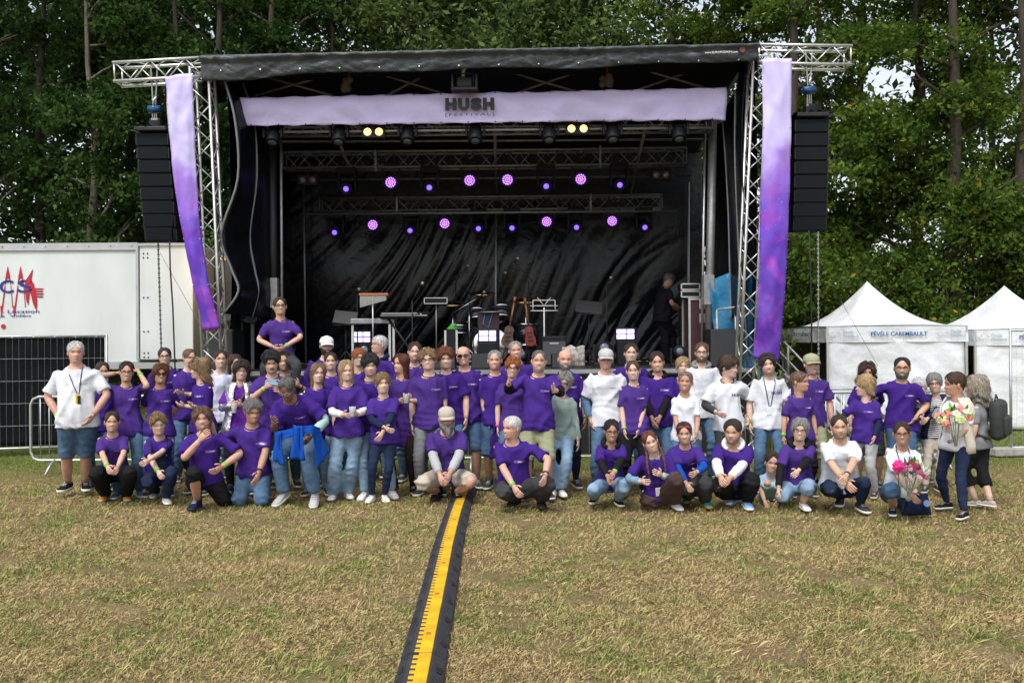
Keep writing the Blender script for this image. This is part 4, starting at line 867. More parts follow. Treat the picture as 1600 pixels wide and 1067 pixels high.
# ================================================================== FENCES AND BARRIERS
GALV = M('galvanised_steel', (.48, .50, .51), .42, .75, .15, 12)
def mesh_fence(label, A_, B_, h, n, cover=None, blocks=True):
    A_, B_ = Vector(A_), Vector(B_); o = empty('mesh_fence', A_, label, 'fence', 'temporary mesh fences'); d = B_ - A_; L = d.length; o.rotation_euler = (0, 0, math.atan2(d.y, d.x))
    for x in (0, L): MB().path([(x, 0, .03), (x, 0, h)], .021, 8).build('post', GALV, o, True)
    for z in (.12, h - .03): MB().path([(0, 0, z), (L, 0, z)], .019, 8).build('rail', GALV, o, True)
    src = MB().path([(0, 0, .12), (0, 0, h - .03)], .0019, 4).build('wire', GALV, o); src.location.x = L / n
    for i in range(2, n): c = src.copy(); COL.objects.link(c); c.location.x = L * i / n
    for z in (.12 + (h - .15) * k / 5 for k in range(1, 5)): MB().path([(0, 0, z), (L, 0, z)], .0019, 4).build('wire', GALV, o)
    if cover:
        cv = MB().grid(lambda u, v: Vector((.04 + (L - .08) * u, .03 + .02 * nz((u * 9, v * 5, 1)) + .02 * math.sin(u * 30) * v * (1 - v), .15 + (h - .2) * v)), 50, 20).build('cover', cover, o, True); cv.modifiers.new('t', 'SOLIDIFY').thickness = .004
        for i in range(9): MB().ell((L * (i + .5) / 9, -.02, h - .04), .012, 6, 4).build('cable_tie', WHITEP, o)
    if blocks:
        for x in ((0,) if blocks == 1 else (0, L)): MB().bev((x, 0, .06), (.7, .24, .13), .02).build('foot_block', M('concrete', (.32, .31, .29), .95, 0, .25, 8, bump=.4), o)
COVER = M('black_fence_cover', (.006, .007, .009), .8, 0, .3, 2, bump=.5, bscale=4, dist=.05, spec=.1)
g0, g1 = W(-110, 700, 15.0), W(176, 700, 15.6); 
mesh_fence('mesh fence with black cover sheet in front of the trailer', (g0.x, 14.6, 0), (g1.x, 15.4, 0), 2.02, 30, COVER, False)
gr_ = G(1580, 711); mesh_fence('open mesh fence panel at the right edge by the farther tent', (gr_.x, gr_.y, 0), (gr_.x + 2.6, gr_.y + .35, 0), 2.0, 26, None, 2)
# crowd barriers
proto = None
def barrier(label, x0, y0, rz=0., L=2.2, h=1.1):
    global proto
    if proto is None:
        o = empty('crowd_barrier', (0, 0, 0), label, 'barrier', 'crowd barriers')
        R = .12; fr = [(R, 0, .17)]
        pts = [(0, 0, .30), (0, 0, h - R), (R * .3, 0, h - R * .3), (R, 0, h), (L - R, 0, h), (L - R * .3, 0, h - R * .3), (L, 0, h - R), (L, 0, .30), (L - R * .3, 0, .30 - .09), (L - R, 0, .18), (R, 0, .18), (R * .3, 0, .21), (0, 0, .30)]
        MB().path(pts, .02, 8, cap=False).build('frame', GALV, o, True)
        b0 = MB().path([(0, 0, .18), (0, 0, h)], .008, 6).build('upright_bar', GALV, o, True); b0.location.x = .14
        for i in range(1, 16): c = b0.copy(); COL.objects.link(c); c.location.x = .14 + (L - .28) * i / 15
        for x in (.35, L - .35): MB().path([(x, -.28, 0.01), (x, -.12, .14), (x, 0, .19), (x, .12, .14), (x, .28, .01)], .017, 7).build('foot', GALV, o, True)
        proto = o
    else: o = copy_tree(proto, label)
    o.location = (x0, y0, 0); o.rotation_euler = (0, 0, rz); return o
xs0 = W(45, 650, 12.9).x
for i, lb in enumerate(('steel crowd barrier at the left edge of the group', 'steel crowd barrier behind the woman with raised hands', 'steel crowd barrier behind the left part of the group', 'steel crowd barrier behind the crouching man in cap', 'steel crowd barrier behind the man with outstretched hands', 'steel crowd barrier behind the white shirted group right of centre')):
    barrier(lb, xs0 + 2.26 * i, 12.95 + .06 * math.sin(i * 2.2), .02 * math.sin(i * 3))
barrier('steel crowd barrier in front of the nearer white tent', 4.15, 12.6, .10)
barrier('second steel crowd barrier slanting behind the man in the olive cap', 4.1, 13.5, .03)
# ================================================================== TENTS
TENT = M('tent_white', (.72, .74, .77), .55, 0, .07, 2.2, bump=.5, bscale=2.3, dist=.14, detail=8)
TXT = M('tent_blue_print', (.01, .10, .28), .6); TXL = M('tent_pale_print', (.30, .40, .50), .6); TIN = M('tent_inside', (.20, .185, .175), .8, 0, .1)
def tent(label, xl, xr, yval, Y, peak, w, open_left=True):
    """pop up tent: front face from pixel xl to xr at depth Y"""
    a = W(xl, yval, Y); b = W(xr, yval, Y); wd = b.x - a.x; D = 3.0; zv1 = a.z; zv0 = a.z - .32; zp = W(peak[0], peak[1], Y + 1.4).z
    o = empty('pop_up_tent', (a.x, Y, 0), label, 'tent', 'white pop up tents'); cx, cy = wd / 2, D / 2
    eave = zv1
    def roof_side(P, Q, name='roof_panel'):
        def f(u, v):
            e = Vector(P).lerp(Vector(Q), u); c = Vector((cx, cy, zp)); t = v; p = e.lerp(c, t); sag = -(zp - eave) * .62 * (math.sin(PI * t) ** .9) * .46
            p.z += sag + .02 * math.sin(PI * u) * (1 - t); return p
        MB().grid(f, 14, 14).build(name, TENT, o, True)
    c4 = [(0, 0, eave), (wd, 0, eave), (wd, D, eave), (0, D, eave)]
    for i in range(4): roof_side(c4[i], c4[(i + 1) % 4])
    for i in range(4):
        P, Q = Vector(c4[i]), Vector(c4[(i + 1) % 4]); nrm = Vector((0, 0, 1)).cross(Q - P).normalized() * -1
        MB().grid(lambda u, v: P.lerp(Q, u) + Vector((0, 0, -.32 * v)) - nrm * (.012 + .012 * math.sin(u * 17) * v), 24, 3).build('valance', TENT, o, True)
    for (x, y) in ((.03, .03), (wd - .03, .03), (wd - .03, D - .03), (.03, D - .03)): MB().box((x, y, zv1 / 2), (.045, .045, zv1)).build('leg', ALU, o)
    def wall(P, Q, mat=TENT):
        P, Q = Vector(P), Vector(Q); n_ = Vector((0, 0, 1)).cross(Q - P).normalized()
        MB().grid(lambda u, v: P.lerp(Q, u) + Vector((0, 0, .02 + (zv0 + .05) * v)) + n_ * (.05 * nz((u * 3 + P.x, v * 2.2, 1.5)) + .03 * nz((u * 7 + v * 4, v * 5, 4))), 30, 20).build('side_wall', mat, o, True).modifiers.new('t', 'SOLIDIFY').thickness = .003
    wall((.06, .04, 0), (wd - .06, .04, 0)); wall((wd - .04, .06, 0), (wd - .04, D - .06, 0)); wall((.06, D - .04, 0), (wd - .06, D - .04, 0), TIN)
    MB().path([(cx, cy, zp - .3), (cx, cy, zp - .03)], .03, 8).build('centre_pole', ALU, o)
    zc = zv1 - .16
    text_obj('lettering', 'PÉVÈLE CAREMBAULT', (cx + .02, -.035, zc), .13, TXT, o, fat=.002, wide=1.17 * wd / 2.95, tall=.105)
    for s, ox in ((-1, .16), (1, .80)):
        xx = wd * (.165 if s < 0 else .92); text_obj('lettering', 'Pévèle', (xx - .035, -.033, zc + .045), .08, TXL, o, wide=.21, tall=.07); text_obj('lettering', 'Carembault', (xx + .01, -.033, zc - .04), .08, TXL, o, wide=.32, tall=.06)
        mb = MB(); rr = random.Random(4)
        for k in range(16): x_ = xx - .42 + rr.random() * .22; z__ = zc + rr.uniform(-.06, .06); mb.path([(x_, -.033, z__), (x_ + rr.uniform(-.07, .07), -.033, z__ + rr.uniform(-.05, .05))], .004, 4)
        mb.build('printed_emblem', M('tent_grey_print', (.42, .46, .48), .6), o)
    text_obj('lettering', 'PÉVÈLE CAREMBAULT', (-.03, cy - .1, zc), .13, M('tent_dark_print', (.03, .06, .10), .6), o, wide=1.15, tall=.10, rz=-PI / 2)
    return o
tent('nearer white pop up tent with blue lettering behind the crowd', 1291, 1513, 510, 17.8, (1356, 439), 3)
tent('farther white pop up tent cut by the right picture edge', 1522, 1746, 515, 17.9, (1566, 446), 3)
# ================================================================== CABLE RAMP
YEL = M('yellow_plastic', (.68, .40, .012), .5, 0, .22, 9, bump=.2, bscale=30, detail=8); RUB = M('black_rubber', (.035, .036, .042), .7, 0, .25, 9, bump=.5, bscale=60)
SEG = .89; ramp_names = ('nearest the camera', 'second nearest the camera', 'third nearest the camera', 'fourth nearest the camera', 'fifth nearest the camera, before the crouching man', 'under the boots of the crouching man', 'just behind the crouching man', 'farthest, running to the barrier')
src = None
for i, nm in enumerate(ramp_names):
    y0, y1 = 4.30 + SEG * i, 4.30 + SEG * (i + 1); xa, xb = float(ramp_x(y0)), float(ramp_x(y1))
    z_ = .012 * math.sin(i * 1.9)
    if src is None:
        o = empty('cable_ramp', (xa, y0, 0), None, 'cable ramp', 'cable ramp sections'); L_ = SEG - .012
        hw = .132; pr = [(-hw, -.02), (-hw, .008), (-.076, .048), (.062, .048), (hw, .008), (hw, -.02)]
        MB().loft([[Vector((x, y, z)) for x, z in pr] for y in (0, L_)]).build('base', RUB, o)
        g0_ = MB().box((0, 0, 0), (.052, .010, .006), rot=Matrix.Rotation(.62, 3, 'Y')).build('tread_rib', RUB, o); g0_.location = (-.105, .02, .033)
        g1_ = MB().box((0, 0, 0), (.062, .010, .006), rot=Matrix.Rotation(-.55, 3, 'Y')).build('tread_rib', RUB, o); g1_.location = (-.0, .02, .0); g1_.location = (.098, .02, .032)
        # thirty fine ribs a side are too small to pick apart singly: one part each side
        mb = MB()
        for k in range(36):
            yy = .012 + (L_ - .02) * k / 36
            mb.box((-.106, yy, .0285), (.058, .011, .007), rot=Matrix.Rotation(-.62, 3, 'Y')); mb.box((.098, yy, .0285), (.066, .011, .007), rot=Matrix.Rotation(.52, 3, 'Y'))
        for q_ in (g0_, g1_): bpy.data.objects.remove(q_)
        mb.build('tread_ribs', RUB, o)['kind'] = 'stuff'
        MB().bev((.014, L_ / 2, .051), (.074, L_ - .006, .014), .003).build('lid', YEL, o)
        t0 = MB().bev((0, 0, 0), (.034, .040, .014), .002).build('lid_tooth', YEL, o); t0.location = (-.036, .04, .0455)
        for k in range(1, 11): c = t0.copy(); COL.objects.link(c); c.location = (-.036, .04 + (L_ - .08) * k / 10, .0455)
        for s in (-1, 1):
            for yy in (.2, .66): MB().bev((s * .105, yy, .030), (.03, .07, .018), .004, rot=Matrix.Rotation(s * .6, 3, 'Y')).build('grip_slot', BLACKM, o)
        MB().box((.008, .32, .0585), (.03, .05, .001)).build('moulded_mark', M('worn_yellow', (.42, .18, .01), .6), o)
        src = o
    else: o = copy_tree(src)
    o.location = (xa, y0, z_ * .3); o.rotation_euler = (.004 * math.sin(i * 3), 0, math.atan2(-(xb - xa), y1 - y0)); o['label'] = 'black and yellow cable ramp section ' + nm
# ================================================================== PEOPLE
HP = [(-.12, .066, -.050, .072), (-.09, .056, -.046, .066), (-.05, .051, -.045, .060), (-.012, .051, -.052, .060), (-.002, .052, -.072, .060), (.008, .054, -.088, .060), (.02, .057, -.093, .063), (.045, .0635, -.093, .074),
      (.075, .070, -.093, .084), (.105, .0735, -.090, .097), (.13, .0755, -.094, .103), (.15, .0755, -.094, .105), (.17, .073, -.089, .102), (.19, .066, -.076, .091), (.205, .055, -.060, .075), (.216, .039, -.041, .055), (.223, .021, -.022, .031), (.2255, .004, -.004, .006)]
HZ = np.array([h[0] for h in HP]); HWd = np.array([h[1] for h in HP]); HF = np.array([h[2] for h in HP]); HB = np.array([h[3] for h in HP])
def head_dims(z): return float(np.interp(z, HZ, HWd)), float(np.interp(z, HZ, HF)), float(np.interp(z, HZ, HB))
def head_pt(a, z, off=0., fem=1.):
    """a = 0 at the front of the face; face looks towards -Y, x to the image right"""
    w, f, b = head_dims(z); c, s = math.cos(a), math.sin(a)
    tap = .0
    if -.01 < z < .09 and c > 0: tap = .30 * (1 - max(z, 0) / .09) * fem
    ww = w * (1 - tap * c * c); x = ww * math.copysign(abs(s) ** .92, s); y = -(-f) * c if c > 0 else -b * c
    y = f * c if c > 0 else -b * c
    n = math.hypot(x, y) or 1; return Vector((x * (1 + off / n), y * (1 + off / n), z))
def g2(x, z, cx, cz, sx, sz): return math.exp(-((x - cx) / sx) ** 2 - ((z - cz) / sz) ** 2)
def face_pt(x, z):
    """front surface of the face at offset x"""
    w, f, b = head_dims(z); tap = .30 * (1 - max(z, 0) / .09) if -.01 < z < .09 else 0
    s = max(-.98, min(.98, x / (w * (1 - tap * .8)))); y = f * math.sqrt(1 - s * s)
    y -= .024 * g2(x, z, 0, .078, .012, .013) + .012 * g2(x, z, 0, .098, .009, .018) + .004 * g2(x, z, 0, .128, .05, .012)
    y += .008 * (g2(x, z, -.031, .108, .016, .012) + g2(x, z, .031, .108, .016, .012))
    y -= .005 * g2(x, z, 0, .045, .022, .010) + .006 * g2(x, z, 0, .014, .018, .014) + .004 * (g2(x, z, -.038, .07, .02, .02) + g2(x, z, .038, .07, .02, .02))
    return Vector((x, y, z))
SKIN = {}
def skin(k):
    c = {'p': (.61, .40, .31), 'm': (.55, .335, .235), 't': (.46, .255, .17), 'd': (.24, .125, .08), 'r': (.56, .325, .245)}[k]
    if k not in SKIN:
        m = M('skin_' + k, c, .5, 0, .10, 14, bump=.1, bscale=60, spec=.35); b = m.node_tree.nodes['Principled BSDF']
        b.inputs['Subsurface Weight'].default_value = .12; b.inputs['Subsurface Radius'].default_value = (.02, .008, .004); b.inputs['Subsurface Scale'].default_value = .5
        m['c'] = c; SKIN[k] = m
    return SKIN[k]
HAIRC = {'white': (.62, .61, .60), 'grey': (.26, .255, .25), 'dgrey': (.12, .115, .11), 'black': (.016, .014, .013), 'dbrown': (.040, .025, .017), 'brown': (.065, .036, .02), 'lbrown': (.15, .085, .045),
         'dblond': (.24, .155, .075), 'blond': (.42, .29, .14), 'ginger': (.36, .11, .03), 'auburn': (.13, .042, .02), 'red': (.16, .05, .022), 'salt': (.19, .18, .175), 'gblond': (.30, .26, .20)}
def hairm(k): return M('hair_' + k, HAIRC[k], .45, 0, .65, 30, bump=.9, bscale=70, aniso=(4, 4, .5), spec=.45, dist=.012)
LIP = M('lips', (.36, .12, .10), .45, 0, .05); EYEW = M('eye_white', (.62, .60, .58), .3, 0, 0); IRIS = M('iris', (.015, .012, .010), .2, 0, 0); TEETH = M('teeth', (.72, .70, .65), .35, 0, 0)
CL = {'pub': (.060, .028, .182), 'puc': (.044, .017, .178), 'pu': (.052, .022, .190), 'wh': (.64, .66, .70), 'lav': (.58, .58, .72), 'jb': (.085, .155, .255), 'jl': (.22, .33, .46), 'jd': (.018, .028, .065), 'jm': (.05, .095, .17), 'bk': (.012, .012, .014), 'dg': (.045, .047, .05), 'gy': (.20, .21, .22),
      'be': (.44, .39, .33), 'kh': (.30, .31, .19), 'nv': (.014, .02, .055), 'te': (.11, .20, .20), 'sg': (.24, .31, .28), 'blue': (.008, .07, .38), 'lb': (.28, .42, .58), 'wt': (.74, .73, .70), 'br': (.075, .045, .042), 'silver': (.72, .73, .75), 'tight': (.030, .018, .016),
      'cream': (.62, .56, .47), 'mint': (.36, .52, .48), 'dpu': (.035, .012, .13), 'ltb': (.20, .32, .44), 'gj': (.40, .41, .42), 'denim': (.16, .25, .38), 'mustard': (.45, .20, .02), 'aqua': (.03, .32, .35), 'skyb': (.18, .38, .68), 'must': (.45, .2, .02), 'lg': (.42, .42, .42), 'swp': (.10, .02, .25)}
def cloth(k):
    if k in ('jb', 'jl', 'jd', 'jm', 'denim', 'lb', 'ltb'): return M('denim_' + k, CL[k], .9, 0, .28, 7, bump=.4, bscale=25, spec=.15, dist=.012)
    if k == 'silver': return M('silver_foil_fabric', CL[k], .22, .85, .1, 8, bump=.9, bscale=16, dist=.03)
    if k == 'stripe':
        m = M('striped_jersey', (.7, .7, .7), .9, 0, 0)
        if len(m.node_tree.nodes) < 6:
            n = m.node_tree.nodes; l = m.node_tree.links; w_ = n.new('ShaderNodeTexWave'); w_.bands_direction = 'Z'; w_.inputs['Scale'].default_value = 14; l.new(n['Texture Coordinate'].outputs['Object'], w_.inputs[0])
            r = n.new('ShaderNodeValToRGB'); r.color_ramp.interpolation = 'CONSTANT'; r.color_ramp.elements[0].color = (.015, .018, .04, 1); r.color_ramp.elements[1].color = (.7, .7, .7, 1); r.color_ramp.elements[1].position = .5
            l.new(w_.outputs[0], r.inputs[0]); l.new(r.outputs[0], n['Principled BSDF'].inputs['Base Color'])
        return m
    return M('cotton_' + k, CL[k], .88, 0, .10, 5, bump=.35, bscale=22, spec=.12, dist=.012)
SOLEW = M('white_sole', (.65, .65, .63), .6, 0, .1)
GARM = []
PRINTS = []                                                # chest prints and straps are laid on the finished cloth at the end
def limb(a, b, c, r, cover=None, soft=.16):
    """points and radii through a bent limb a-b-c; r = radii at 0,.25,.5,.75,1 of each half"""
    a, b, c = Vector(a), Vector(b), Vector(c); pts = []; rad = []
    ra, rb = r[:5], r[4:]
    for t in (0, .2, .4, .6, .8): pts.append(a.lerp(b, t)); rad.append(float(np.interp(t, (0, .25, .5, .75, 1), ra)))
    p0, p1 = a.lerp(b, 1 - soft), b.lerp(c, soft)
    for t in (.0, .25, .5, .75, 1.):
        pts.append((1 - t) ** 2 * p0 + 2 * t * (1 - t) * (b + (b - (p0 + p1) / 2) * .35) + t * t * p1); rad.append(float(np.interp(1 - soft + 2 * soft * t, (0, .25, .5, .75, 1, 1.25, 1.5, 1.75, 2), r)))
    for t in (.35, .5, .65, .8, 1.): pts.append(b.lerp(c, t)); rad.append(float(np.interp(t, (0, .25, .5, .75, 1), rb)))
    return pts, rad
def ik(a, c, l1, l2, pole):
    a, c = Vector(a), Vector(c); d = c - a; L = d.length; mx = (l1 + l2) * .995
    if L > mx: c = a + d * (mx / L); d = c - a; L = mx
    if L < abs(l1 - l2) + .03: L = abs(l1 - l2) + .03
    x = (l1 * l1 - l2 * l2 + L * L) / (2 * L); h = math.sqrt(max(0, l1 * l1 - x * x)); dn = d.normalized()
    p = Vector(pole); p = p - dn * p.dot(dn); p = p.normalized() if p.length > 1e-6 else Vector((0, 0, 1))
    return a + dn * x + p * h, c
def cut(pts, rad, t):
    """first part of a sampled limb, t = fraction of its length"""
    L = [0]
    for i in range(1, len(pts)): L.append(L[-1] + (pts[i] - pts[i - 1]).length)
    end = L[-1] * t; P = []; R = []
    for i in range(len(pts)):
        if L[i] <= end: P.append(pts[i]); R.append(rad[i])
        else:
            f = (end - L[i - 1]) / (L[i] - L[i - 1]); P.append(pts[i - 1].lerp(pts[i], f)); R.append(rad[i - 1] + (rad[i] - rad[i - 1]) * f); break
    return P, R
def hand(mb, wrist, d, nrm, s, curl=.45, side=1, mi=0, spread=.14):
    d = d.normalized(); nrm = (nrm - d * nrm.dot(d)).normalized(); w = d.cross(nrm) * side    # w points to the thumb side
    rings = []
    for t, hw, ht in ((-.02, .024, .020), (.01, .027, .019), (.035, .036, .017), (.065, .041, .016), (.09, .039, .013)):
        c = wrist + d * t * s; rings.append([c + (w * math.cos(a) * hw + nrm * math.sin(a) * ht) * s for a in np.linspace(0, 2 * PI, 9)[:-1]])
    mb.loft(rings, mi)
    for k, (off, ln) in enumerate(((.029, .070), (.010, .080), (-.010, .074), (-.029, .058))):
        p = wrist + (d * .082 + w * off) * s; dirv = (d + w * off * spread * 25 * (1 - curl)).normalized(); pts = [p]; ang = 0
        for q in range(3):
            ang += curl * (.55 + .12 * k * curl) * 1.1; v = dirv * math.cos(ang) + nrm * math.sin(ang); p = p + v * ln * s * (.45, .32, .23)[q]; pts.append(p)
        mb.path(pts, [.0092 * s, .0088 * s, .008 * s, .006 * s], 5, mi)
    p = wrist + (d * .025 + w * .028) * s; v = (d * .6 + w * .75 + nrm * .25 * curl).normalized(); q = p + v * .038 * s; e = q + (v * .5 + d * .6 + nrm * .4 * curl).normalized() * .032 * s
    mb.path([p, q, e], [.0125 * s, .0105 * s, .007 * s], 5, mi)
def shoe(o, ankle, fwd, col, sole, s=1., boot=False, up=None, sock=None):
    f = Vector(fwd).normalized(); u = Vector(up or (0, 0, 1)); u = (u - f * u.dot(f)).normalized(); r = f.cross(u); heel = ankle - u * .075 * s - f * .065 * s
    def ring(t, hw, z0, z1): 
        c = heel + f * t * s; n = 10; out = []
        for k in range(n):
            a = 2 * PI * k / n; out.append(c + r * math.cos(a) * hw * s + u * ((z0 + z1) / 2 + math.sin(a) * (z1 - z0) / 2) * s)
        return out
    mb = MB()
    mb.loft([ring(-.012, .022, .02, .06), ring(.005, .034, .012, .085), ring(.05, .039, .01, .095), ring(.09, .040, .01, .088), ring(.14, .044, .01, .068), ring(.19, .048, .01, .052), ring(.235, .042, .01, .042), ring(.258, .024, .012, .03)], 0)
    if boot: mb.path([ankle - u * .02 * s, ankle + u * .10 * s], [.052 * s, .056 * s], 10)
    def sring(t, hw):
        c = heel + f * t * s; return [c + r * hw * s * sx + u * z * s for sx, z in ((-1, 0.), (1, 0.), (1.04, .024), (-1.04, .024))]
    mb.loft([sring(-.016, .022), sring(.01, .037), (sring(.08, .040)), sring(.17, .049), sring(.235, .044), sring(.264, .024)], 1)
    for t in (.11, .135, .16): mb.path([heel + f * t * s + r * -.022 * s + u * (.083 - (t - .11) * .5) * s, heel + f * t * s + r * .022 * s + u * (.083 - (t - .11) * .5) * s], .0045 * s, 4, 2)
    mb.build('shoe', [cloth(col), M('sole_' + sole, CL[sole], .7, 0, .1), SOLEW if col in ('bk', 'dg', 'nv', 'jd') else M('lace_grey', (.3, .3, .3), .8)], o, True)
    if sock: MB().path([ankle - u * .03 * s, ankle + u * .09 * s], [.047 * s, .049 * s], 10).build('sock', cloth(sock), o, True)

def make_hair(o, Mh, style, colk, sh, rs, H=.2255):
    st = {  # zfront, zside, zback, ttop, tside, amp, freq, strands, len of loose bit
        'short': (.191, .112, .045, .014, .008, .008, 70, 150), 'crop': (.197, .12, .05, .007, .005, .002, 80, 40), 'fuzz': (.175, .12, .05, .003, .003, .001, 80, 0),
        'curly': (.168, .10, .035, .030, .020, .024, 34, 200), 'mop': (.155, .08, .03, .026, .018, .016, 40, 200), 'wavy': (.172, .05, .0, .018, .018, .014, 34, 180), 'bowl': (.162, .085, .02, .018, .014, .008, 55, 170), 'bob': (.168, .02, -.01, .018, .022, .010, 50, 200),
        'tied': (.190, .105, .03, .007, .006, .002, 80, 60), 'long': (.188, -.06, -.20, .014, .016, .007, 40, 150), 'longfr': (.155, -.06, -.17, .022, .028, .014, 28, 170), 'curlong': (.168, -.03, -.12, .026, .034, .030, 26, 260), 'fringe': (.20, .12, .05, .003, .005, .001, 80, 30), 'cap': (.20, .11, .045, .001, .006, .001, 80, 0)}[style]
    zf, zs, zb, tt, ts, amp, fq, ns = st; nA, nU = 44, 18; seed = rs.uniform(0, 50)
    def zend(a):
        c = math.cos(a)
        if c > 0: k = min(1, abs(a) / 1.12); k = k * k * (3 - 2 * k); z = zf + (max(zs, .085) - zf) * k if abs(a) < 1.12 else max(zs, .085) + (zs - max(zs, .085)) * ((abs(a) - 1.12) / .45)
        else: k = (abs(a) - PI / 2) / (PI / 2); z = zs + (zb - zs) * min(1, k * 1.6)
        return z + amp * .8 * mnoise.noise(Vector((a * 5, seed, 0)))
    def hp(a, u, ex=0.):
        ze = zend(a); z = H - .001 - (H - ze) * (1 - math.cos(u * PI / 2)) if ze > .03 else H - .001 - (H - ze) * (u ** 1.5); zz = max(z, .045)
        th = tt * (1 - u) + ts * u; base = head_pt(a, min(zz, .2254), 0.)
        if u > .8 and ze > .03: th *= 1 - .75 * (u - .8) / .2
        nn = mnoise.noise(Vector((math.cos(a), math.sin(a), z * 9)) * (fq / 10) + Vector((seed, 0, 0)))
        nn2 = mnoise.noise(Vector((a * fq / 9, z * fq * .35, seed)))
        th += amp * (nn + .7 * nn2) + ex
        if u == 0: th *= .6
        flat = Vector((base.x, base.y, 0)); fl = flat.length; up_ = max(0, (zz - .12) / .105); dirv = (flat / fl if fl > 1e-6 else Vector((0, 0, 0))) * math.sqrt(max(0, 1 - up_ * up_)) + Vector((0, 0, 1)) * up_
        p = Vector((base.x, base.y, z)) + dirv * th
        if z < .045: k = (.045 - z); p.x *= 1 + k * .5; p.y = p.y + k * (.22 if math.cos(a) < .2 else -.05)
        return p
    mb = MB(); rings = []
    for i in range(nU + 1): rings.append([Mh @ hp(2 * PI * j / nA - PI, i / nU) for j in range(nA)])
    inner = []
    for j in range(nA):
        a = 2 * PI * j / nA - PI; p = hp(a, 1.); ze = p.z; b_ = head_pt(a, max(ze, .045), -.006); inner.append(Mh @ Vector((b_.x, b_.y, ze - .002)))
    rings.append(inner); mb.loft(rings, 0, False)
    n = len(mb.v)
    for k in range(int(ns * 1.8)):                                    # loose strands break the outline
        a = rs.uniform(-PI, PI); u0 = rs.uniform(.1, .6); u1 = min(1., u0 + rs.uniform(.3, .6)) ; ex = rs.uniform(.0, .7) * ts + .002; da = rs.uniform(-.25, .25); P = [hp(a + da * t, u0 + (u1 - u0) * t, ex * (t if t < 1 else 1.6) + .001) for t in (0, .5, 1)]
        if u1 >= 1: P[2] = P[2] + Vector((rs.uniform(-.012, .012), rs.uniform(-.006, .006), -rs.uniform(.0, .02)))
        wv = Vector((math.cos(a), math.sin(a), 0)) * .0026; mb.add([Mh @ (P[0] - wv), Mh @ (P[0] + wv), Mh @ (P[1] + wv), Mh @ (P[1] - wv), Mh @ P[2]], [(0, 1, 2, 3), (3, 2, 4)])
    if style == 'tied': mb.ell(Mh @ Vector((0, .115, .12)), .032, 8, 6)
    return mb.build('hair', hairm(colk), o, True)

